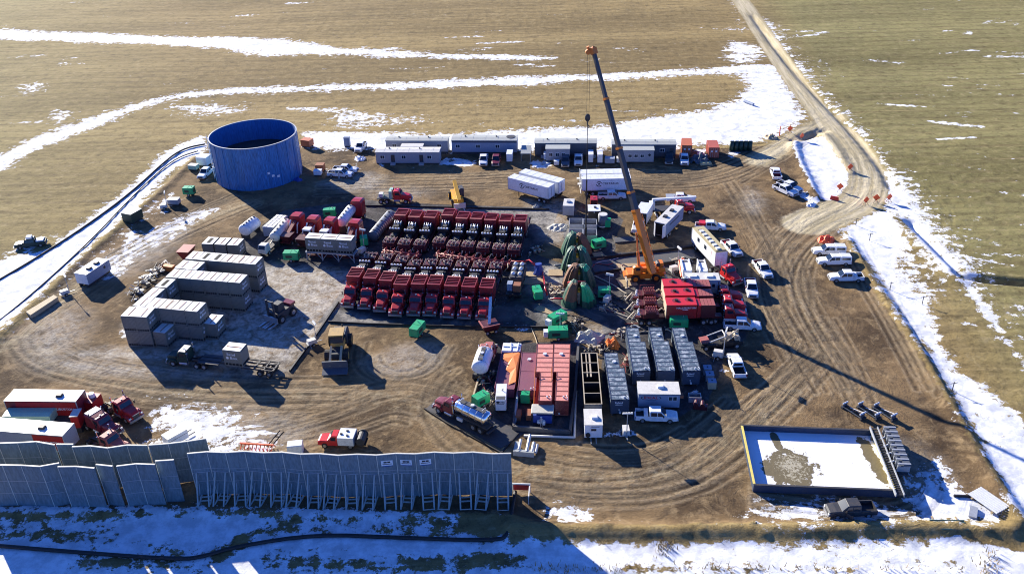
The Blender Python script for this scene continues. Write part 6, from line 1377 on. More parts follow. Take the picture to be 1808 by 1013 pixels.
# ------------------------------------------------------------------ left: vans and tractors behind the wall
for lab, a, b, hid in (('long red trailer with a bright white roof, farther of the two at the left edge', (6.7, 707), (133, 708.5), 0), ('red and grey trailer with a white roof right behind the sound wall', (-30, 758), (109.8, 769), 1)):
    c, yaw, L = edge(a, b, 4.0, 2.75); t = box_trailer('crew_trailer', lab, 'trailer', c, yaw, L, 2.75, 4.0, 'maroon' if not hid else 'office_grey', 'white', 1.1, (-L/2+1.5, -L/2+2.8), 'white-roofed trailers at the left edge', 0, False, None)
    vent(t, L*.22 if not hid else L*.18, -.1, 4.0); part(t, 'side_band', B(L/2-(9 if not hid else 4.6), L/2-.1, -1.40, -1.378, 1.3, 3.8), 'red'); text(t, 'HALLIBURTON', .5, (L/2-2.4, -1.41, 2.6), FRONT, 'ink_white', 'lettering', 1.1); part(t, 'rear_face', B(-L/2-.03, -L/2-.004, -1.3, 1.3, 1.2, 3.9), 'white')
c, yaw, L = edge((2, 734.7), (86, 734.7), 2.9, 2.2); t = thing('covered_trailer', 'low trailer under a pale green cover between the two white-roofed trailers', 'trailer', c, yaw); part(t, 'cover', MB().loft([[(-L/2, -1.1, 1.6), (-L/2, -1.0, 2.8), (-L/2, -.2, 2.9), (-L/2, .9, 2.9), (-L/2, 1.1, 1.6)], [(L/2, -1.1, 1.6), (L/2, -1.0, 2.8), (L/2, -.2, 2.9), (L/2, .9, 2.9), (L/2, 1.1, 1.6)]]), 'pale_green'); part(t, 'bed', B(-L/2, L/2+2.5, -1.2, 1.2, 1.1, 1.5), 'dark_grey')
for x in (-2.5, -1.2):
    for y in (-.95, .95): wheel(t, x, y, .5, .5)
for lab, px, py, yd, rd_, slp in (('red road tractor standing clear of the trailers at the left', 213.6, 705, -36, 'red', False), ('red sleeper tractor with a white sleeper roof, middle of the left group', 176, 733, -33, 'maroon', True), ('pale red tractor half hidden by the sound wall', 190, 765, -30, 'dusty_red', False)):
    yaw = rad(yd); t = thing('road_tractor', lab, 'truck tractor', off(px, py, 2.86, yaw, .2), yaw, 'red road tractors at the left edge'); tractor(t, 3.3, rd_, slp)
    if slp: part(t, 'sleeper_roof', B(-1.9, -.7, -.95, .95, 3.003, 3.06), 'white')
c, yaw, L = edge((122, 735), (136, 734), 3.0, 1.8); t = thing('tool_cabinet', 'narrow red cabinet with a white top between the trailers and the tractors', 'cabinet', c, yaw); part(t, 'body', B(-L/2, L/2, -.9, .9, .9, 2.9), 'red'); part(t, 'lid', B(-L/2-.04, L/2+.04, -.94, .94, 2.9, 2.98), 'off_white'); part(t, 'skid', B(-L/2, L/2, -.9, .9, 0, .9), 'dark_grey')
t = thing('blower_trailer', 'red machine with two white domes at the end of the farther white-roofed trailer', 'machine', xy(156, 712, 1.5), rad(-10)); part(t, 'body', B(-1.6, 1.6, -1.2, 1.2, .9, 2.6), 'red'); part(t, 'dome', MB().cyl((-.8, 0, 2.6), (-.8, 0, 3.3), .5, 12, 0, .42).cyl((.7, .3, 2.6), (.7, .3, 3.2), .5, 12, 0, .42), 'white'); part(t, 'skid', B(-1.7, 1.7, -1.1, 1.1, .2, .9), 'black')
for x in (-.8, .8): wheel(t, x, -1.0, .45, .3); wheel(t, x, 1.0, .45, .3)
c, yaw, L = edge((296, 776), (330, 757), 1.9, 1.7); t = thing('cargo_trailer', 'small white cargo trailer in the snow just behind the sound wall', 'cargo trailer', c, yaw); part(t, 'body', B(-L/2, L/2, -.85, .85, .45, 1.85), 'white'); part(t, 'roof', B(-L/2-.02, L/2+.02, -.87, .87, 1.85, 1.9), 'off_white'); part(t, 'seam', B(-L/2, L/2, -.865, -.853, 1.3, 1.36), 'dark_grey'); part(t, 'drawbar', B(L/2, L/2+1.2, -.5, -.4, .4, .5).box(L/2, L/2+1.2, .4, .5, .4, .5), 'black')
for s in (-1, 1): wheel(t, 0, s*.75, .33, .2)
t = thing('farm_implement', 'orange-red tined implement in the snow behind the sound wall', 'implement', xy(455, 793), rad(-8))
mb = MB()
for k in range(9): x = -2.2+k*.55; mb.tube([(x, -.6, .3), (x+.1, 0, 1.0), (x+.1, .7, .2)], .07, 5)
part(t, 'tine', mb, 'safety_orange'); part(t, 'frame', B(-2.4, 2.4, -.1, .1, .85, 1.05), 'safety_orange'); part(t, 'frame_bar', MB().tube([(1.2, .3, .3), (2.6, 2.4, 1.6), (3.2, 2.2, 1.6), (1.8, .2, .3)], .09).tube([(2.2, 1.6, 1.1), (2.9, 1.5, 1.2)], .08), 'black')
solo('truck_cap', MB().hull([(-1.0, .85, .7, 0, 1.5), (1.0, .85, .7, 0, 1.55)], 0, .1), ['white'], 'white pickup cap peeking over the sound wall near the implement', 'truck cap', xy(523, 797), rad(5))

# ------------------------------------------------------------------ sound walls
def wall_panel(label, a, b, H, brace, group, lean=0.0, base=0.0):
    A, Bq = Vector((*a, 0)), Vector((*b, 0)); yaw = math.atan2(Bq.y-A.y, Bq.x-A.x); L = (Bq-A).length; c = (A+Bq)/2
    t = thing('sound_wall', label, 'sound wall', (c.x, c.y), yaw, group)
    p = part(t, 'panel', B(-L/2+.015, L/2-.015, -.05, .05, .05, H-.08), 'wall_panel'); mb = MB()
    for z in (H*.33, H*.62): mb.box(-L/2, L/2, -.065, -.053, z, z+.05)
    part(t, 'seam', mb, 'galvanised'); part(t, 'post', B(-L/2-.01, -L/2+.06, -.1, .1, 0, H-.06), 'wall_cap'); part(t, 'cap', B(-L/2, L/2, -.1, .1, H-.08, H+.02), 'wall_cap')
    if brace:
        for x in (-L*.28, L*.28): part(t, 'brace', MB().loft([[(x-.09, -2.75, .1), (x+.09, -2.75, .1), (x+.09, -2.6, .1), (x-.09, -2.6, .1)], [(x-.09, -.2, H*.55), (x+.09, -.2, H*.55), (x+.09, -.06, H*.55), (x-.09, -.06, H*.55)]]), 'roof_grey')
        part(t, 'brace_rail', B(-L*.42, L*.42, -.14, -.055, H*.55, H*.55+.08), 'galvanised')
        part(t, 'base_frame', B(-L*.32, -L*.25, -2.8, 0, .02, .16).box(L*.25, L*.32, -2.8, 0, .02, .16).box(-L*.25, L*.25, -2.8, -2.65, .02, .16).box(-L*.25, L*.25, -1.3, -1.15, .02, .16).box(-L*.25, L*.25, -.6, -.45, .02, .16), 'wall_cap')
        for x in (-L*.28, L*.28): part(t, 'diagonal_strut', MB().tube([(x, -1.25, .1), (x, -.1, H*.28)], .05, 4), 'galvanised')
    return t, L
A, Bq = G(350, 874), G(905, 877); A.z = Bq.z = 0; n = 17; zig = [0, .1, .15, .2, .25, .2, .1, .05, 0, .05, .1, 0, -.15, -.1, 0, 0, 0]
u = (Bq-A)/n; nr = Vector((-u.y, u.x, 0)).normalized(); pts = [A+u*i+nr*(.25*math.sin(i*.55)+(.22 if i % 2 else 0)) for i in range(n+1)]
for i in range(n):
    t, L = wall_panel(f'braced grey sound wall panel, {ORD[i]} from the left in the long front row', pts[i][:2], pts[i+1][:2], 7.0, True, 'braced sound wall panels')
    if i in (10, 11, 12):
        part(t, 'sign', B(-.72, .72, -.075, -.056, 5.2, 6.0), 'sign_white'); part(t, 'lettering', B(-.42, -.02, -.085, -.077, 5.62, 5.86).box(.04, .42, -.085, -.077, 5.62, 5.86).box(-.58, .58, -.085, -.077, 5.4, 5.5), 'ink'); part(t, 'sign_strip', B(-.55, .72, -.072, -.056, 5.06, 5.16), 'tarp_blue')
w0 = zm(0, 760, 3.93)
tops = [(-150, 90), (-15, 85), (120, 82), (252, 74), (378, 96), (390, 92), (508, 92), (500, 110), (628, 104), (745, 118), (880, 98), (1022, 100), (1030, 98), (1165, 88), (1298, 72), (1430, 52)]
segs = [(0, 1), (1, 2), (2, 3), (3, 4), (5, 6), (7, 8), (8, 9), (9, 10), (10, 11), (12, 13), (13, 14), (14, 15)]
for i, (a, b) in enumerate(segs):
    H = 6.7; wall_panel(f'grey sound wall panel, {ORD[i]} from the left in the rear left row', G(*w0(*tops[a]), H)[:2], G(*w0(*tops[b]), H)[:2], H, False, 'rear left sound wall panels')
tops = [(-250, 238), (-118, 242), (15, 236), (145, 238), (275, 246), (410, 222), (400, 248), (526, 246), (655, 258), (665, 232), (780, 244), (808, 244), (942, 228), (1074, 232), (1076, 208), (1205, 200)]
segs = [(0, 1), (1, 2), (2, 3), (3, 4), (4, 5), (6, 7), (7, 8), (9, 10), (11, 12), (12, 13), (14, 15)]
for i, (a, b) in enumerate(segs):
    H = 6.9; wall_panel(f'grey sound wall panel, {ORD[i]} from the left in the nearest left row', G(*w0(*tops[a]), H)[:2], G(*w0(*tops[b]), H)[:2], H, False, 'nearest left sound wall panels')

# ------------------------------------------------------------------ pit with snow
q = [G(*p, .5) for p in ((1309, 757), (1540, 766), (1583, 872), (1331, 862))]; o = sum(q, Vector())/4; o.z = 0
t = thing('containment_pit', 'shallow rectangular basin filled with snow and thawed brown ice', 'basin', (o.x, o.y))
P = [p-o for p in q]
for k in range(4):
    a, b = P[k].copy(), P[(k+1) % 4].copy(); a.z = b.z = 0; d = (b-a).normalized(); nn = Vector((-d.y, d.x, 0))*.09; up = Vector((0, 0, 1.15))
    if k == 0 or k == 2: a, b = a-d*.09, b+d*.09
    else: a, b = a+d*.09, b-d*.09
    part(t, 'side_wall', MB().loft([[a-nn, a+nn, a+nn+up, a-nn+up], [b-nn, b+nn, b+nn+up, b-nn+up]]), 'pit_yellow' if k == 1 else 'navy')
    part(t, 'top_rail', MB().loft([[a-nn*1.6+up*1.003, a+nn*1.6+up*1.003, a+nn*1.6+up*1.06, a-nn*1.6+up*1.06], [b-nn*1.6+up*1.003, b+nn*1.6+up*1.003, b+nn*1.6+up*1.06, b-nn*1.6+up*1.06]]), 'pit_yellow' if k in (1, 3) else 'dark_grey')
mi, nt_, b_ = new_mat('pit_ice'); tc = nt_.nodes.new('ShaderNodeTexCoord'); v = tc.outputs['Object']
sep = nt_.nodes.new('ShaderNodeSeparateXYZ'); nt_.links.new(v, sep.inputs[0])
def gauss(cx_, cy_, rx, ry):
    ax = math_(nt_, 'POWER', math_(nt_, 'ABSOLUTE', math_(nt_, 'DIVIDE', math_(nt_, 'SUBTRACT', sep.outputs[0], cx_), rx)), 2.0); ay = math_(nt_, 'POWER', math_(nt_, 'ABSOLUTE', math_(nt_, 'DIVIDE', math_(nt_, 'SUBTRACT', sep.outputs[1], cy_), ry)), 2.0)
    return math_(nt_, 'SUBTRACT', 1.0, math_(nt_, 'ADD', ax, ay))
gm = math_(nt_, 'MAXIMUM', gauss(-3.6, -1.2, 3.4, 3.6), gauss(7.6, 0.5, .9, 5.0)); gm = math_(nt_, 'MAXIMUM', gm, gauss(-3.9, 4.3, .6, 2.0))
nn_ = noise(nt_, v, .7, 8, .7); thaw = sstep(nt_, math_(nt_, 'ADD', gm, math_(nt_, 'MULTIPLY', math_(nt_, 'SUBTRACT', nn_, .5), 4.2)), -.1, .05)
wv = noise(nt_, v, 2.2, 5, .6, 1.2); ice = mixrgb(nt_, (.15, .12, .06), (.42, .38, .27), sstep(nt_, math_(nt_, 'ADD', wv, math_(nt_, 'MULTIPLY', gauss(-3.2, -1.0, 2.2, 3.0), .16)), .58, .66))
spots = mixrgb(nt_, (.86, .87, .89), (.30, .26, .18), sstep(nt_, noise(nt_, v, .35, 7, .7), .66, .72))
nt_.links.new(mixrgb(nt_, spots, ice, thaw), b_.inputs['Base Color']); b_.inputs['Roughness'].default_value = .7
bpn = nt_.nodes.new('ShaderNodeBump'); bpn.inputs['Strength'].default_value = .5; bpn.inputs['Distance'].default_value = .15; nt_.links.new(nn_, bpn.inputs['Height']); nt_.links.new(bpn.outputs[0], b_.inputs['Normal'])
M['pit_ice'] = mi
part(t, 'snow_cover', MB().loft([[Vector((p.x, p.y, .0))*1 for p in P], [Vector((p.x*.985, p.y*.985, .28)) for p in P]]), 'pit_ice')
def girder(name, label, cat, a, b, z, Wd, m_, rungs=26, group=None):
    loc, yaw, L = face(a, b, z); t = thing(name, label, cat, loc, yaw, group)
    [part(t, 'side_beam', B(-L/2, L/2, s*(Wd/2-.06)-.06, s*(Wd/2-.06)+.06, z-.45, z), m_) for s in (-1, 1)]; mb = MB()
    for k in range(rungs): x = -L/2+(k+.5)*L/rungs; mb.box(x-.06, x+.06, -Wd/2+.12, Wd/2-.12, z-.3, z-.2)
    part(t, 'rung', mb, 'dark_grey'); [part(t, 'support', B(s*L*.4-.1, s*L*.4+.1, -Wd/2, Wd/2, 0, z-.45), 'dark_grey') for s in (-1, 1)]; return t
girder('ladder_conveyor', 'long ladder-like steel conveyor along the right side of the basin', 'conveyor', (1590, 872), (1543, 752), 1.6, 1.1, 'galvanised', 40)
loc, yaw, L = face((1598, 822), (1570, 752), 2.2); t = thing('pipe_trailer', 'pale ribbed trailer standing beside the basin conveyor', 'trailer', loc, yaw)
part(t, 'roof', B(-L/2, L/2, -.75, .1, 2.1, 2.25).box(-L/2, L/2, .14, .75, 2.0, 2.1), 'slate'); mb = MB()
for k in range(9): x = -L/2+.3+k*(L-.6)/8; mb.box(x-.12, x+.12, -.78, .78, 2.253, 2.33).box(x-.06, x+.06, -.8, .8, 1.0, 1.98)
part(t, 'rib', mb, 'galvanised'); part(t, 'bed', B(-L/2-.3, L/2+.3, -.6, .6, .7, 1.0), 'dark_grey'); part(t, 'side_arm', MB().tube([(-L*.3, .8, 1.6), (-L*.3, 1.9, 1.0)], .12).tube([(-L*.1, .8, 1.6), (-L*.1, 1.9, 1.0)], .12).tube([(L*.1, .8, 1.6), (L*.1, 1.9, 1.0)], .12).tube([(L*.3, .8, 1.6), (L*.3, 1.9, 1.0)], .12), 'galvanised'); part(t, 'hitch', B(-L/2-1.5, -L/2-.3, -.1, .1, .6, .8), 'pale_metal')
for x in (-2.6, -1.4):
    for y in (-.8, .8): wheel(t, x, y, .45, .3)
for k, (px, py, yd) in enumerate(((1505, 728, 120), (1532, 728, 118), (1560, 730, 118))):
    t = thing('pipe_stand', ('pale steel pipe stand, left of the three beyond the basin', 'pale steel pipe stand, middle of the three beyond the basin', 'pale steel pipe stand, right of the three beyond the basin')[k], 'pipe stand', xy(px, py), rad(yd), 'pipe stands beyond the basin')
    part(t, 'frame', B(-2.2, 2.0, -.5, -.4, .3, .42).box(-2.2, 2.0, .4, .5, .3, .42).box(-2.0, -1.9, -.5, .5, .3, 1.1).box(1.6, 1.7, -.5, .5, .3, 1.0).box(-.1, 0, -.4, .4, .3, .45), 'slate'); t.scale = (.85, .85, .85); part(t, 'roller', MB().cyl((-1.95, -.7, 1.1), (-1.95, .7, 1.1), .14, 8).cyl((1.65, -.6, 1.0), (1.65, .6, 1.0), .12, 8).tube([(-1.9, -.4, 1.0), (.8, -.3, .4)], .06), 'pale_metal'); part(t, 'foot', B(-2.3, -2.0, -.7, .7, 0, .3), 'dark_grey'); part(t, 'foot', B(1.5, 1.9, -.7, .7, 0, .3), 'dark_grey')
for lab, px, py, yd, m_, n_ in (('stack of pale pipes on timbers at the bottom right corner', 1746, 886, -62, 'pale_metal', 7), ('stack of dull green pipes lying by the basin corner', 1673, 929, -4, 'forest_green', 5)):
    t = thing('pipe_stack', lab, 'pipe stack', xy(px, py), rad(yd)); mb = MB()
    for k in range(n_): y = (k-n_/2)*.36; mb.cyl((-2.0, y, .42), (2.0, y, .42), .15, 8)
    part(t, 'pipe', mb, m_ if m_ == 'pale_metal' else 'dull_green'); part(t, 'timber', B(-1.5, -1.3, -1.5, 1.5, 0, .26), 'timber'); part(t, 'timber', B(1.3, 1.5, -1.5, 1.5, 0, .26), 'timber')
solo('steel_plate', B(-1.0, 1.0, -.45, .45, 0, .25), ['galvanised'], 'grey steel plate lying in the snow by the pale pipe stack', 'plate', xy(1718, 905), rad(60))
solo('black_beam', B(-1.8, 1.8, -.12, .12, 0, .3), ['black'], 'black beam lying beside the pale pipe stack', 'beam', xy(1710, 877), rad(-5))

# ------------------------------------------------------------------ green enclosures, light towers and small kit
GN = [('bright green generator alone on the dirt in front of the pump trucks', (730, 584), (743, 569), 3.1, 1.6), ('bright green generator right of the pump trucks, beside the timber mats', (952, 520), (946, 506), 2.6, 1.5), ('green generator with a white end tank, farther of the pair below the wellheads', (972, 563), (996, 551), 3.2, 1.6), ('green generator with a white end tank, nearer of the pair below the wellheads', (972, 583), (999, 582), 3.2, 1.6),
      ('green wheeled generator to the right of the farthest wellhead tarp', (1046, 429), (1068, 424), 2.6, 1.5), ('small green box beside the upright silo', (1071, 396), (1074, 384), 1.5, 1.3), ('green generator in front of the red pump trailers', (1185, 564), (1212, 564), 3.0, 1.6), ('green generator beside the white tank truck liner', (841, 704), (856, 696), 2.4, 1.5), ('small green box on a stand inside the salmon tank containment', (927, 701), (929, 692), 1.3, 1.3),
      ('green generator beside the sand container stand', (502, 447), (526, 447), 2.9, 1.6), ('green generator below the corrugated silver pipe', (643, 428), (641, 414), 2.0, 1.5), ('dark green generator in the tank shadow behind the red machines', (571, 372), (592, 371), 2.6, 1.5), ('green generator near the left berm', (322, 333), (344, 333), 2.4, 1.6), ('green generator in the shade right of the wellheads', (1058, 512), (1076, 512), 2.2, 1.5)]
g0 = {}
for lab, a, b, L, Wd in GN:
    loc, yaw, _ = face(a, b, 1.6)
    if (L, Wd) in g0: o = dup(g0[(L, Wd)], loc, yaw, lab, drop=('end_tank',))
    else: g0[(L, Wd)] = o = generator(lab, loc, yaw, L, Wd, 2.0)
    if 'white end' in lab: part(o, 'end_tank', B(-L/2-.75, -L/2-.06, -.5, .5, .6, 1.6), 'white')
lt = None
for lab, px, py, yd, H in (('light tower with its mast up in front of the leftmost stepped tank', 1105, 767, -90, 4.2), ('light tower in the shade below the wellhead tarps', 1072, 534, 60, 5.0), ('light tower beside the red pump trailers, behind the crane', 1190, 480, 20, 4.6), ('light tower on the snow edge left of the container stacks', 116, 520, 40, 3.6), ('light tower near the left berm below the blue tank', 290, 368, 20, 3.6), ('light tower standing by the pale green generator and the containment', 988, 592, 80, 3.6), ('light tower beside the sand container stand', 640, 447, 60, 4.6), ('light tower beside the wheel loader', 552, 608, 30, 3.8), ('light tower beside the white pickup at the stepped tanks', 1268, 632, -20, 5.2)):
    if lt is None: lt = light_tower(lab, xy(px, py), rad(yd), 5.0); lt.scale = (1, 1, 1); o = lt
    else: o = dup(lt, xy(px, py), rad(yd), lab)
    o.scale = (.9, .9, H/5.0)
# left yard boxes
def crate(name, label, cat, a, b, z, depth, m_, roof=None, z0=.4):
    c, yaw, L = edge(a, b, z, depth); t = thing(name, label, cat, c, yaw); part(t, 'body', B(-L/2, L/2, -depth/2, depth/2, z0, z-.05), m_); part(t, 'roof', B(-L/2-.04, L/2+.04, -depth/2-.04, depth/2+.04, z-.05, z), roof or m_)
    mb = MB()
    for k in range(4): x = -L/2+(k+.5)*L/4; mb.box(x-.03, x+.03, -depth/2-.02, -depth/2-.003, z0+.05, z-.2)
    part(t, 'rib', mb, m_); [part(t, 'skid', B(-L/2, L/2, s*depth*.3-depth*.05, s*depth*.3+depth*.05, 0, z0), 'dark_grey') for s in (-1, 1)]; return t, L
crate('storage_trailer', 'white square trailer tucked behind the left side of the blue tank', 'trailer', (345, 278), (363, 279), 2.4, 2.6, 'white', 'white')
crate('storage_crate', 'pale grey crate beside the left berm, between two dark shadows', 'crate', (294, 353), (313, 353), 1.5, 1.5, 'office_grey', 'off_white'); crate('storage_crate', 'pale green crate near the white pickup left of the tank', 'crate', (331, 292), (345, 293), 1.4, 1.5, 'pale_green', 'off_white')
crate('storage_shed', 'green shed with a pale roof on the left berm', 'shed', (230, 379), (250, 368), 2.4, 2.6, 'forest_green', 'off_white')
A, Bq, F = G(127, 484, 2.7), G(152, 490, 2.7), G(0, 0); c, yaw, L = edge((152, 485), (192, 458), 2.7, 2.6)
t, L = crate('crew_shed', 'white crew shed with two roof vents on the left side of the pad', 'shed', (152, 485), (192, 458), 2.8, 2.7, 'office_blue', 'white', .7); vent(t, -1.0, -.3, 2.8); vent(t, 1.1, -.2, 2.8); part(t, 'window', B(1.3, 1.8, -1.37, -1.354, 1.7, 2.2), 'glass'); part(t, 'end_face', B(-L/2-.03, -L/2-.004, -1.3, 1.3, .7, 2.7), 'sign_white')
P = [G(*p) for p in ((48, 557), (97, 527), (104, 531), (56, 563))]; o = sum(P, Vector())/4
solo('timber_stack', MB().loft([[p-o for p in P], [p-o+Vector((0, 0, .8)) for p in P]]), ['tan'], 'long low tan timber stack along the snowy left edge', 'timber stack', (o.x, o.y))
for lab, pts_ in (('black tube standing in for a shadow along the outer side of the left snow band', [(-30, 512), (60, 460), (150, 402), (230, 343), (300, 278), (330, 262), (362, 256)]), ('thin black tube standing in for shadow along the inner side of the left snow band', [(-30, 590), (40, 535), (110, 473), (170, 416), (230, 352), (290, 296), (318, 278), (350, 268)]), ('black hose curving along the snowy ditch at the bottom', [(-20, 964), (150, 978), (320, 990), (362, 984), (420, 966), (560, 945), (700, 951), (880, 957), (898, 945), (905, 900), (910, 870)])):
    P = smooth_line([tuple(G(*p)) for p in pts_], 2); oo = Vector(P[0]); pr = MB().tube([Vector(p)-oo+Vector((0, 0, .2 if 'left' in lab else .25)) for p in P], .2 if 'outer' in lab else .25 if 'ditch' in lab else .13, 7)
    solo('hose_shade_line', pr, ['black'], lab, 'hose', (oo.x, oo.y), smooth=True)  # the two left tubes stand in for dark ditch shadow on the snow
# silos and red hoppers between the stacks and the rows
def lying(label, a, b, r, zc, m_, bands, cat='tank', name='bulk_tank', ribs=0):
    loc, yaw, L = face(a, b, zc+r); t = thing(name, label, cat, loc, yaw); tanker_body(t, -L/2, L/2, r, zc, m_, bands, False)
    part(t, 'cradle', B(-L/2+.3, -L/2+.5, -r*.8, r*.8, 0, zc-r*.55).box(L/2-.5, L/2-.3, -r*.8, r*.8, 0, zc-r*.55), 'dark_grey'); mb = MB()
    for k in range(5): mb.cyl((-L/2+L*(k+.5)/5, 0, zc+r*.97), (-L/2+L*(k+.5)/5, 0, zc+r*1.12), .22, 8)
    part(t, 'hatch', mb, 'dark_grey'); return t
lying('white lying bulk tank in a frame at the left end of the red machines', (428, 398), (450, 381), 1.25, 1.8, 'trailer_white', 2); lying('slender white bulk tank left of the red conveyors', (482, 412), (506, 384), 1.0, 2.1, 'off_white', 3); lying('slender white bulk tank right of the red machines', (600, 386), (620, 360), 1.0, 2.4, 'trailer_white', 3); lying('long ribbed grey pipe-like tank left of the back truck row', (656, 410), (690, 370), 1.05, 1.3, 'slate', 12)
c, yaw, L = edge((463, 400), (482, 402), 2.4, 6.0); t = thing('valve_skid', 'pale green box skid with a grid of lids between two bulk tanks', 'skid', c, yaw); part(t, 'body', B(-L/2, L/2, -3, 3, .3, 2.3), 'office_blue'); mb = MB()
for i in range(3):
    for j in range(6): mb.box(-L/2+.12+i*L/3, -L/2+L/3-.08+i*L/3, -2.9+j*.98, -2.1+j*.98, 2.3, 2.42)
part(t, 'lid', mb, 'lid_white')
for i, (px, py, lab) in enumerate(((524, 378, 'leftmost'), (553, 383, 'second from the left'), (583, 386, 'third from the left'), (627, 390, 'fourth from the left'), (631, 352, 'far upper right'))):
    yaw = rad(75); t = thing('sand_blender', f'tall red hooded machine beside the bulk tanks, {lab}', 'blender', off(px, py, 4.2, yaw, .9), yaw, 'tall red machines by the bulk tanks')
    part(t, 'tower', B(-.1, 1.9, -1.15, 1.15, .9, 3.9), 'red'); part(t, 'hood', MB().hull([(-.2, 1.2, 1.0, 3.9, 4.25), (1.0, 1.2, 1.0, 3.9, 4.35), (2.0, 1.2, .9, 3.9, 4.2)], 0, .1), 'red'); part(t, 'side_panel', B(.2, 1.6, -1.2, -1.153, 1.4, 3.4), 'louvre_red')
    part(t, 'frame', B(-5.4, 2.0, -1.0, 1.0, .7, .95), 'dark_red')
    for x in (-4.6, -3.3, 1.0):
        for y in (-.95, .95): wheel(t, x, y, .5, .5)
    if i < 4:
        if i in (1, 2): part(t, 'cab', B(-2.9, -1.5, -.8, .8, 1.0, 3.2), 'white'); part(t, 'cab_window', B(-2.93, -2.903, -.6, .6, 2.2, 2.9).box(-2.6, -1.8, -.83, -.803, 2.0, 2.9), 'glass')
        part(t, 'hopper', MB().loft([[(-5.2, -.6, 1.0), (-3.4, -.6, 1.0), (-3.4, .6, 1.0), (-5.2, .6, 1.0)], [(-5.5, -1.2, 2.3), (-3.2, -1.2, 2.3), (-3.2, 1.2, 2.3), (-5.5, 1.2, 2.3)]]), 'dark_red'); part(t, 'elbow_pipe', MB().tube([(-1.3, .7, 1.0), (-.9, .9, 2.6), (-.5, .8, 3.4), (-.1, .9, 3.2)], .16, 7).tube([(-1.2, -.6, 1.0), (-.8, -.7, 2.8), (-.2, -.6, 2.9)], .14, 7), 'pale_metal')
        part(t, 'conveyor', MB().loft([[(-5.0, -.35, 1.6), (-5.0, .35, 1.6), (-5.0, .35, 1.9), (-5.0, -.35, 1.9)], [(-.2, -.35, 3.1), (-.2, .35, 3.1), (-.2, .35, 3.4), (-.2, -.35, 3.4)]]), 'iron_red')
t = thing('chemical_float', 'white-cabbed truck with pale piping beside the sand container stand', 'truck', xy(478, 440), rad(-105)); part(t, 'cab', MB().hull([(1.6, .95, .85, .7, 2.3), (2.9, .95, .85, .7, 2.3), (3.3, .9, .8, .7, 1.5)], 0, .15), 'off_white'); part(t, 'windshield', MB().quad((3.28, -.7, 1.55), (3.28, .7, 1.55), (2.96, .65, 2.2), (2.96, -.65, 2.2)), 'glass'); part(t, 'bed', B(-3.5, 1.5, -1.1, 1.1, .8, 1.1), 'dark_grey'); part(t, 'piping', MB().tube([(-3, -.6, 1.1), (-3, -.6, 2.0), (1.2, -.6, 2.0)], .12).tube([(-2.5, .5, 1.1), (-2, .5, 2.2), (.8, .6, 1.6)], .12).cyl((-1.5, 0, 1.1), (-1.5, 0, 2.2), .4, 10), 'pale_iron')
for x in (-2.6, 2.3):
    for y in (-.9, .9): wheel(t, x, y, .45, .3)
# red folding conveyor and open-bonnet truck
loc, yaw, _ = face((866, 578), (876, 560), 1.0); t = thing('chute_trailer', 'red tapered bin with a long white chute rising from it', 'conveyor', xy(864, 586), rad(20)); part(t, 'bin', MB().loft([[(-.9, -.7, .5), (1.3, -.7, .5), (1.3, .8, .5), (-.9, .8, .5)], [(-1.4, -1.1, 1.7), (1.5, -1.1, 1.7), (1.5, 1.2, 1.7), (-1.4, 1.2, 1.7)]]), 'dark_red'); part(t, 'bin_rim', B(-1.45, 1.55, -1.15, -1.0, 1.7, 1.85).box(-1.45, -1.2, -1.0, 1.2, 1.7, 1.85), 'dusty_red'); part(t, 'chute', MB().loft([[(-.3, -.3, 1.5), (.2, -.3, 1.5), (.2, -.3, 1.9), (-.3, -.3, 1.9)], [(1.7, 4.4, 3.6), (2.2, 4.4, 3.6), (2.2, 4.4, 3.9), (1.7, 4.4, 3.9)]]), 'pale_metal')
for x in (-.6, .9): wheel(t, x, -.8, .35, .2); wheel(t, x, .9, .35, .2)
loc, yaw, _ = face((1300, 600), (1240, 605), 1.0); t = thing('service_rig', 'truck with a raised pinkish bonnet and bare white stays, left of the white pickup', 'truck', loc, yaw); part(t, 'chassis', B(-3.6, 3.2, -.9, .9, .6, 1.0).box(-3.4, 0, -1.1, 1.1, 1.0, 1.4), 'black'); part(t, 'bonnet', MB().loft([[(1.9, -1.0, 1.6), (1.9, -.6, 1.9), (1.9, .6, 1.9), (1.9, 1.0, 1.6)], [(3.2, -.9, 1.5), (3.2, -.55, 1.75), (3.2, .55, 1.75), (3.2, .9, 1.5)]]), 'dusty_red'); part(t, 'engine', B(1.9, 3.0, -.5, .5, 1.0, 1.4), 'dark_grey')
part(t, 'stay', MB().tube([(1.9, -.9, 1.6), (-.6, -.9, 2.5)], .1).tube([(1.9, .9, 1.6), (-.6, .9, 2.5)], .1).tube([(-.6, -.9, 2.5), (-.6, .9, 2.5)], .1), 'off_white'); part(t, 'machinery', MB().cyl((-2.6, -.8, 1.8), (-2.6, .8, 1.8), .5, 10).box(-2.0, -.9, -.7, .2, 1.4, 2.2).tube([(-3.2, -.8, 1.4), (-3.2, -.8, 2.5), (-1.2, .6, 2.3)], .12).tube([(-3.0, .9, 1.4), (-2.2, .9, 2.6), (-1.0, .9, 1.6)], .1), 'pale_iron')
for x in (-2.6, 2.4):
    for y in (-.9, .9): wheel(t, x, y, .48, .3)
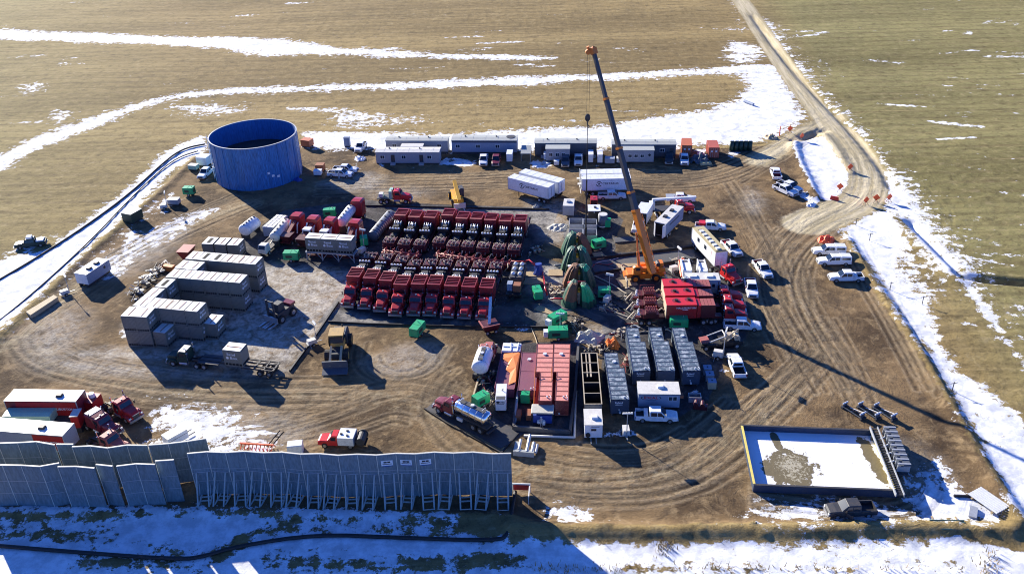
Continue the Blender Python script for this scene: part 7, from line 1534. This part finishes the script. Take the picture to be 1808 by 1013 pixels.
# timber mats
for lab, px, py, L, Wd, yd in (('tan timber mat, upper one right of the dark unit', 938, 484, 4.4, 2.1, -4), ('tan timber mat, lower one right of the dark unit', 940, 497, 4.6, 2.2, -4), ('tan timber mat between the blue tarp and the wellheads', 981, 482, 2.6, 2.4, -4), ('tan timber mat left of the third wellhead tarp', 978, 507, 2.4, 2.6, -4), ('tan timber mat under the crane outrigger', 1108, 500, 3.2, 2.4, 10), ('tan timber mat in front of the crane carrier', 1110, 470, 4.6, 1.8, -3), ('tan timber mat beside the second wellhead tarp', 1058, 452, 2.0, 2.6, 15), ('tan timber mat behind the nearer green generator', 962, 548, 3.4, 1.6, -35)):
    mb = MB()
    for k in range(6): y = -Wd/2+k*Wd/6; mb.box(-L/2, L/2, y+.015, y+Wd/6-.015, 0, .16)
    solo('timber_mat', mb, ['timber'], lab, 'timber mat', xy(px, py), rad(yd), 'timber mats round the wellheads')
# salt bags, blue pump with cover, steel crates
t = thing('pump_shelter', 'blue pump set under a beige canopy inside the containment', 'pump set', *edge((939, 728), (976, 729), 2.2, 2.0)[:2]); part(t, 'canopy', MB().prof([(-1.6, 2.0), (-1.5, 2.2), (1.5, 2.2), (1.6, 2.0)], -1.0, 1.0), 'tarp_grey'); part(t, 'pump', B(-1.3, 1.3, -.9, .9, .3, 1.6), 'tarp_blue'); part(t, 'post', B(-1.5, -1.42, -.95, -.87, 0, 2.0).box(1.42, 1.5, -.95, -.87, 0, 2.0).box(-1.5, -1.42, .87, .95, 0, 2.0).box(1.42, 1.5, .87, .95, 0, 2.0), 'navy'); part(t, 'fitting', MB().cyl((-.5, -1.3, .7), (-.5, -.9, .7), .25, 8).cyl((.2, -1.3, .4), (.2, -1.3, 1.1), .22, 8), 'sign_white')
for lab, px, py in (('rust-red box at the left front of the salmon containment', 916, 737), ('rust-red box beside the beige canopy in the containment', 934, 736)): solo('rust_box', B(-.35, .35, -.8, .8, 0, .9), ['rust'], lab, 'box', xy(px, py), rad(-8))
for i, (px, py) in enumerate(((1248, 660), (1252, 671), (1256, 684))):
    t = thing('tote_tank', ('pale blue square tote, rear one of the three right of the stepped tanks', 'pale blue square tote, middle one of the three right of the stepped tanks', 'pale blue square tote, front one of the three right of the stepped tanks')[i], 'tote', xy(px, py), rad(-4), 'pale blue totes'); part(t, 'body', B(-.6, .6, -.55, .55, .12, 1.25), 'tan' if i == 2 else 'office_grey'); part(t, 'lid', B(-.62, .62, -.57, .57, 1.25, 1.32), 'office_blue'); part(t, 'cap', MB().cyl((0, 0, 1.32), (0, 0, 1.38), .12, 8), 'ink')
t = thing('pallet_crate', 'grey wire crate right of the lettered office trailer', 'crate', xy(1226, 706), rad(-5)); part(t, 'frame', B(-.9, .9, -.6, -.52, 0, .9).box(-.9, .9, .52, .6, 0, .9).box(-.9, -.82, -.52, .52, 0, .9).box(.82, .9, -.52, .52, 0, .9), 'galvanised'); part(t, 'load', B(-.8, .8, -.5, .5, .05, .5), 'navy')
solo('red_drum_rack', B(-1, 1, -.4, .4, 0, .7).cyl((-.6, -.5, .9), (-.6, .5, .9), .3, 10).cyl((.3, -.5, .9), (.3, .5, .9), .3, 10), ['dark_red'], 'dark red rack with two drums right of the office trailer', 'drum rack', xy(1236, 721), rad(-15))
t = thing('jersey_blocks', 'grey concrete cradle holding pale pipes at the end of the sound wall', 'cradle', xy(926, 798), rad(-10)); part(t, 'cradle', B(-1.4, 1.4, -.9, -.4, 0, .8).box(-1.4, -.9, -.4, 1.2, 0, .8), 'roof_grey'); part(t, 'pipe', MB().cyl((-.7, -.4, .7), (-.7, 1.6, .8), .2, 8).cyl((.4, -.6, .7), (.4, 2.6, .9), .22, 8).cyl((1.1, -.6, .6), (1.1, 1.4, .6), .26, 8).cyl((1.6, -.4, .5), (1.6, 1.2, .5), .2, 8), 'off_white')
t = thing('road_barrier', 'red barrier gate with a cream frame at the right end of the wall', 'barrier', xy(921, 874), rad(-6)); part(t, 'frame', B(-1.2, 1.1, .5, .65, 1.3, 1.5).box(.95, 1.1, -1.6, .5, 1.2, 1.4).box(-1.2, -1.1, .5, .6, 0, 1.3).box(1.0, 1.1, .5, .6, 0, 1.3).box(.95, 1.05, -1.6, -1.5, 0, 1.2), 'off_white'); part(t, 'panel', B(-1.1, .95, .55, .6, .4, 1.28), 'red')
# tarps heaps
def heap(label, px, py, r, h, m_, name='tarp_heap', cat='tarp', lump=9, group=None):
    mb = MB(); n_ = 15; ph = [random.uniform(0, 6.28) for _ in range(6)]; g_ = []
    for i_ in range(n_):
        for j_ in range(n_):
            u_, v_ = i_/(n_-1)*2-1, j_/(n_-1)*2-1; q_ = u_*u_+v_*v_
            z_ = max(0, 1-q_*(.85+.3*math.sin(3*u_+ph[0])*math.sin(2.5*v_+ph[1])))**.8*(.55+.25*math.sin(6*u_+4*v_+ph[2])+.2*math.sin(9*v_-5*u_+ph[3]))+random.uniform(-.04, .06)
            g_.append((u_*r*(1+.12*math.sin(3*v_+ph[4])), v_*r*.8*(1+.12*math.sin(4*u_+ph[5])), max(0.012, z_*h*1.25) if q_ < 1.05 else -.05))
    mb.add(g_, [(a_*n_+b_, a_*n_+b_+1, (a_+1)*n_+b_+1, (a_+1)*n_+b_) for a_ in range(n_-1) for b_ in range(n_-1)])
    return solo(name, mb, [m_], label, cat, xy(px, py), random.uniform(0, 3), group)
heap('beige tarp heaped in front of the open tank, below the wellheads', 1040, 597, 2.4, 1.2, 'tarp_grey'); heap('orange hose bundle piled behind the leftmost stepped tank', 1082, 610, 1.3, 1.5, 'orange', 'hose_bundle', 'hose bundle'); heap('crumpled tan tarp in the corner behind the back truck row', 985, 402, 2.2, .5, 'tarp_grey'); heap('dark tarp mound with a yellow sheet below the two orange containers', 1236, 283, 2.6, 1.6, 'slate'); heap('orange and red tarp heap beside the parked camper-shell pickups', 1459, 424, 1.9, .9, 'safety_orange')
heap('brown straw and barrel heap beside the entrance road', 1361, 243, 1.6, .9, 'tan', 'straw_heap', 'heap'); heap('heap of snow and dirt beside the snowy pond pickups', 1432, 362, 1.2, .6, 'snow_pile', 'snow_heap', 'snow heap'); heap('snow heap below the white pickup behind the tank', 636, 281, 1.6, .7, 'snow_pile', 'snow_heap', 'snow heap');  heap('white bagged heap left of the four tubs', 946, 366, .8, .6, 'tarp_grey', 'bag_heap', 'bags')
solo('yellow_sheet', B(-1.4, 1.4, -.7, .7, 0, .5, 0, .2, .15), ['tan_roof'], 'pale yellow sheet lying against the dark tarp mound', 'sheet', xy(1246, 290), rad(5))
# vehicles and boxes below the offices
for lab, a, b, z, dp, m_ in (('white cargo trailer in front of the dark annex office', (1039, 273), (1047.5, 273), 2.3, 3.0, 'white'), ('white cab-fronted van left of the crane boom', (1055, 273), (1064, 273), 2.4, 2.6, 'white'), ('blue-grey equipment box beside the white van', (1068, 280), (1085, 280.5), 1.5, 1.6, 'office_blue'), ('small pale generator box right behind the crane boom', (1089, 280), (1098, 280), 1.4, 1.5, 'off_white'), ('white boxy trailer between the maroon pickup and the awning', (894, 272), (904, 272), 2.3, 3.0, 'sign_white'), ('white utility cart left of the annex', (960, 272), (968, 272), 1.8, 1.8, 'white'), ('small white box in front of the annex', (978, 285), (987, 285), 1.3, 1.1, 'sign_white'), ('orange machine box right beside the blue tank foot', (556, 292), (570, 292), 1.8, 1.8, 'rust'), ('white plastic bin group at the foot of the blue tank', (553, 302), (566, 302), 1.4, 1.3, 'sign_white'), ('orange box behind the right side of the blue tank', (530, 247), (545, 249), 2.0, 2.0, 'container_orange'), ('upright pale blue panel crate near the snow behind the tank', (606, 243), (616, 243), 2.6, 1.0, 'office_blue')):
    crate('equipment_box', lab, 'equipment box', a, b, z, dp, m_)
heap('blue plastic sheet at the foot of the water tank', 526, 318, 1.1, .6, 'tarp_blue')
# cones, barriers, posts at the entrance
for k, (px, py) in enumerate([(1415, 248), (1500, 303), (1482, 338), (1528, 362), (1546, 358), (1569, 357), (1394, 235)]):
    t = thing('warning_sign', ('orange warning sign beside the shaded ditch of the pond', 'orange warning sign at the right rim of the pond', 'orange warning sign at the lower rim of the pond', 'orange warning sign at the lower road bend, left of three', 'orange warning sign at the lower road bend, middle of three', 'orange warning sign at the lower road bend, right of three', 'small orange sign beside the entrance road heap')[k], 'warning sign', xy(px, py), rad(random.uniform(-30, 30)), 'orange signs at the entrance')
    part(t, 'board', MB().loft([[(-.75, -.02, 1.2), (0, -.02, .45), (.75, -.02, 1.2), (0, -.02, 1.95)], [(-.75, .02, 1.2), (0, .02, .45), (.75, .02, 1.2), (0, .02, 1.95)]]), 'safety_orange'); part(t, 'stand', MB().tube([(-.5, -.4, 0), (0, .04, .9), (.5, -.4, 0)], .05, 4).tube([(0, .7, 0), (0, .04, .9)], .05, 4), 'dark_grey')
t = thing('marker_post', 'thin orange marker post beside the straw heap', 'post', xy(1376, 240)); part(t, 'post', MB().cyl((0, 0, 0), (0, 0, 2.4), .12, 8), 'safety_orange')
solo('road_barrier', B(-.9, .9, -.2, .2, 0, .8, 0, .1, .1), ['bright_red'], 'red barrier block on the road edge by the pond', 'barrier', xy(1473, 353), rad(-35))
for k, (px, py) in enumerate(((1511, 398), (1535, 425), (1571, 512), (1628, 537), (1681, 690))):
    t = thing('snow_stake', ('dark stake in the snow by the road bend', 'dark stake in the snow beside the camper-shell pickups', 'dark stake in the snow below the open-bed pickup', 'dark stake far out in the right snow field', 'dark stake in the snow near the crane shadow')[k], 'stake', xy(px, py), 0, 'stakes in the right snow field'); part(t, 'post', MB().cyl((0, 0, 0), (0, 0, 1.6), .07, 6).tube([(-.5, 0, 1.3), (.5, 0, 1.5)], .05), 'dark_grey')
solo('culvert_pipe', MB().cyl((-1.8, 0, .4), (1.8, 0, .4), .38, 12), ['office_blue'], 'pale blue culvert pipe lying on the snow beyond the offices', 'pipe', xy(1322, 184), rad(-62))
# hoses over the ground between the wellheads and the tanks
for k, (lab, pts_, r, m_) in enumerate((('pale hose running along the pad from the crane to the red pump trailers', [(1050, 488), (1085, 505), (1105, 520), (1130, 530)], .12, 'pale_iron'), ('thick black hose behind the wellhead tarps', [(1050, 520), (1090, 540), (1120, 560), (1130, 575)], .16, 'black'), ('grey suction hose behind the second stepped tank', [(1080, 590), (1105, 583), (1120, 575), (1130, 580)], .14, 'galvanised'), ('pale hose looping beside the stepped tanks', [(1115, 590), (1145, 585), (1162, 595), (1175, 580), (1190, 590)], .12, 'pale_iron'), ('brown iron line in front of the red pump trailers', [(1085, 552), (1110, 562), (1128, 566)], .14, 'pale_iron'), ('black hose by the green generators', [(990, 560), (1010, 575), (1012, 590)], .14, 'black'), ('tan hose trailing from the salmon tanks', [(938, 580), (945, 595), (950, 612)], .08, 'tan'))):
    P = smooth_line([tuple(G(*p)) for p in pts_], 2); oo = Vector(P[0]); solo('hose', MB().tube([Vector(p)-oo+Vector((0, 0, r+.02)) for p in P], r, 6), [m_], lab, 'hose', (oo.x, oo.y), smooth=True)
for k in range(14):
    x0_, y0_ = random.choice([(1000, 560), (1060, 550), (1090, 540), (1110, 575), (1070, 590), (1150, 585), (985, 470), (1040, 470)]); a = random.uniform(-.6, .6)
    P = smooth_line([tuple(G(x0_+q*16+random.uniform(-8, 8), y0_+q*16*a*.4+random.uniform(-6, 6))) for q in range(4)], 2); oo = Vector(P[0]); r = random.uniform(.05, .1)
    solo('hose', MB().tube([Vector(p)-oo+Vector((0, 0, r+.02)) for p in P], r, 6), [random.choice(['pale_iron', 'black', 'galvanised', 'iron_red'])], 'loose hose among the tangle of lines between the wellhead tarps and the tanks', 'hose', (oo.x, oo.y), group='loose hoses round the wellheads', smooth=True)
for lab, px, py, yd in (('iron pipe rack right of the nearest wellhead tarp', 1074, 545, -10), ('iron pipe rack between the tarps and the red pump trailers', 1108, 528, -25), ('pipe frames lying behind the red pump trailers', 1200, 462, 10), ('steel pipe bundle left of the beige tarp', 1018, 572, 85), ('pump iron pile behind the open tank', 1052, 618, 20), ('pump iron pile behind the second stepped tank', 1100, 588, 40), ('pump iron pile left of the wellhead tarps', 985, 520, 10), ('pump iron pile near the green generator and red pipe', 970, 510, -30), ('valve pile beside the white enclosure', 868, 700, 70), ('pale board pile behind the white tank truck', 857, 670, 60), ('black iron rack behind the lower timber mat', 945, 445, 70), ('pump iron pile right of the leftmost stepped tank', 1112, 640, 80)):
    ms = [MB(), MB()]
    for j in range(26):
        x, y = random.uniform(-1.9, 1.9), random.uniform(-1.0, 1.0); a = random.gauss(0, .9); l = random.uniform(.3, 1.2); q = ms[0 if j % 3 == 0 else 1]
        q.tube([(x-l*math.cos(a), y-l*math.sin(a), .1), (x, y, .15+random.uniform(0, .5)), (x+l*math.cos(a), y+l*math.sin(a), .1+random.uniform(0, .3))], random.uniform(.035, .085), 5)
        if j % 6 == 0: q.box(x-.25, x+.25, y-.2, y+.2, 0, .6)
    t = thing('pipe_pile', lab, 'pipe pile', xy(px, py), rad(yd), 'piles of pump iron'); part(t, 'iron', ms[0], 'pale_iron'); part(t, 'steel_pipe', ms[1], random.choice(['dark_grey', 'iron_red', 'dark_red', 'slate']) if 'black' not in lab else 'black')
# weeds on the snow at the bottom, as one growth
wv_ = MB(); rw = random.Random(5)
for k in range(520):
    px, py = rw.choice([(rw.gauss(1172, 9), rw.gauss(968, 9)), (rw.gauss(1744, 10), rw.gauss(992, 14)), (rw.uniform(940, 1300), rw.gauss(1004, 4)), (rw.uniform(1000, 1800), rw.gauss(943, 5)), (rw.uniform(1250, 1700), rw.gauss(1003, 3)), (rw.uniform(950, 1120), rw.gauss(1006, 5))])
    p = G(px, py); z = rw.uniform(.25, .7); a = rw.uniform(0, 6.28); w_ = .06; dx, dy = math.cos(a)*w_, math.sin(a)*w_; lx, ly = rw.uniform(-.3, .3), rw.uniform(-.3, .3)
    wv_.add([(p.x-dx, p.y-dy, 0), (p.x+dx, p.y+dy, 0), (p.x+dx*.4+lx, p.y+dy*.4+ly, z), (p.x-dx*.4+lx, p.y-dy*.4+ly, z)], [(0, 1, 2, 3)])
o = bpy.data.objects.new('dry_weeds', wv_.mesh('dry_weeds', ['weed'])); COL.objects.link(o); o['kind'] = 'stuff'; o['label'] = 'dry weeds poking through the snow at the bottom'

# ------------------------------------------------------------------ people
def person(label, loc, yaw, jacket, hat, arm=0.0, lean=0.0):
    """standing figure about 1.75 m, looking along +x"""
    V, E, R = [], [], []
    def chain(pts, start=None):
        k = start
        for p, r in pts:
            V.append(p); R.append(r)
            if k is not None: E.append((k, len(V)-1))
            k = len(V)-1
        return k
    chain([((0, 0, .95), (.13, .17))]); b = 0
    ch = chain([((lean*.3, 0, 1.12), (.12, .155)), ((lean*.7, 0, 1.32), (.125, .18)), ((lean, 0, 1.44), (.10, .15))], b)
    chain([((lean+.01, 0, 1.51), (.055, .055)), ((lean+.03, 0, 1.58), (.075, .07)), ((lean+.03, 0, 1.66), (.092, .08)), ((lean+.02, 0, 1.73), (.07, .062))], ch)
    for s in (-1, 1):
        el = (lean+.05+arm*.12, s*.27, 1.18); wr = (lean+.12+arm*.28, s*.25, .95+arm*.15)
        w = chain([((lean, s*.19, 1.42), (.07, .07)), ((lean+.02, s*.235, 1.32), (.058, .058)), (el, (.048, .048)), (wr, (.034, .034)), ((wr[0]+.03, wr[1], wr[2]-.05), (.038, .024))], ch)
        for j in range(4):
            y = wr[1]+(j-1.5)*.017; l = (.07, .085, .08, .062)[j]
            chain([((wr[0]+.05, y, wr[2]-.09), (.009, .009)), ((wr[0]+.07, y, wr[2]-.09-l*.5), (.008, .008)), ((wr[0]+.06, y, wr[2]-.09-l), (.007, .007))], w)
        chain([((wr[0]+.06, wr[1]-s*.035, wr[2]-.055), (.01, .01)), ((wr[0]+.085, wr[1]-s*.04, wr[2]-.10), (.008, .008))], w)
        chain([((0, s*.10, .84), (.095, .095)), ((.02, s*.11, .48), (.07, .07)), ((0, s*.115, .12), (.052, .052)), ((.02, s*.12, .05), (.055, .05)), ((.14, s*.125, .035), (.04, .035))], b)
    me = bpy.data.meshes.new('person'); me.from_pydata(V, E, []); me.update()
    o = bpy.data.objects.new('person', me); COL.objects.link(o)
    sk = o.modifiers.new('skin', 'SKIN'); sk.use_smooth_shade = True
    for i, v in enumerate(me.skin_vertices[0].data): v.radius = R[i]; v.use_root = i == 0
    ss = o.modifiers.new('sub', 'SUBSURF'); ss.levels = 1; ss.render_levels = 1
    dg = bpy.context.evaluated_depsgraph_get(); m2 = bpy.data.meshes.new_from_object(o.evaluated_get(dg)); o.modifiers.clear(); o.data = m2
    for k in (jacket, 'skin', 'black', 'navy'): m2.materials.append(M[k])
    for p in m2.polygons:
        c = p.center; p.material_index = 1 if (c.z > 1.5 or (abs(c.y) > .2 and c.z < .97+arm*.15)) else 2 if c.z < .14 else 0
    o.location = (loc[0], loc[1], 0); o.rotation_euler = (0, 0, yaw); tagp(o, label, 'person')
    part(o, 'hard_hat', MB().blob((lean+.02, 0, 1.735), (.135, .115, .095), 0, 12, 6).cyl((lean+.03, 0, 1.70), (lean+.03, 0, 1.715), .155, 14), hat, True)
    part(o, 'face', MB().blob((lean+.118, 0, 1.62), (.02, .014, .022), 0, 6, 4).blob((lean+.108, -.03, 1.655), (.012, .012, .008), 1, 6, 4).blob((lean+.108, .03, 1.655), (.012, .012, .008), 1, 6, 4).blob((lean+.105, 0, 1.575), (.012, .025, .006), 2, 6, 4), ['skin', 'ink', 'tail_red'])
    return o
person('person in grey coveralls and a white hard hat facing the blue pump set', xy(956, 754), rad(95), 'coverall_grey', 'white', .8, .03)
person('person in dark jacket and white hat beside the dark pickup with its door open', xy(1503, 911), rad(100), 'work_jacket', 'white', .6, .05)
person('person in pale clothes beside the front white pickup near the blue tank', xy(599, 317), rad(60), 'coverall_grey', 'white', .4, .0)
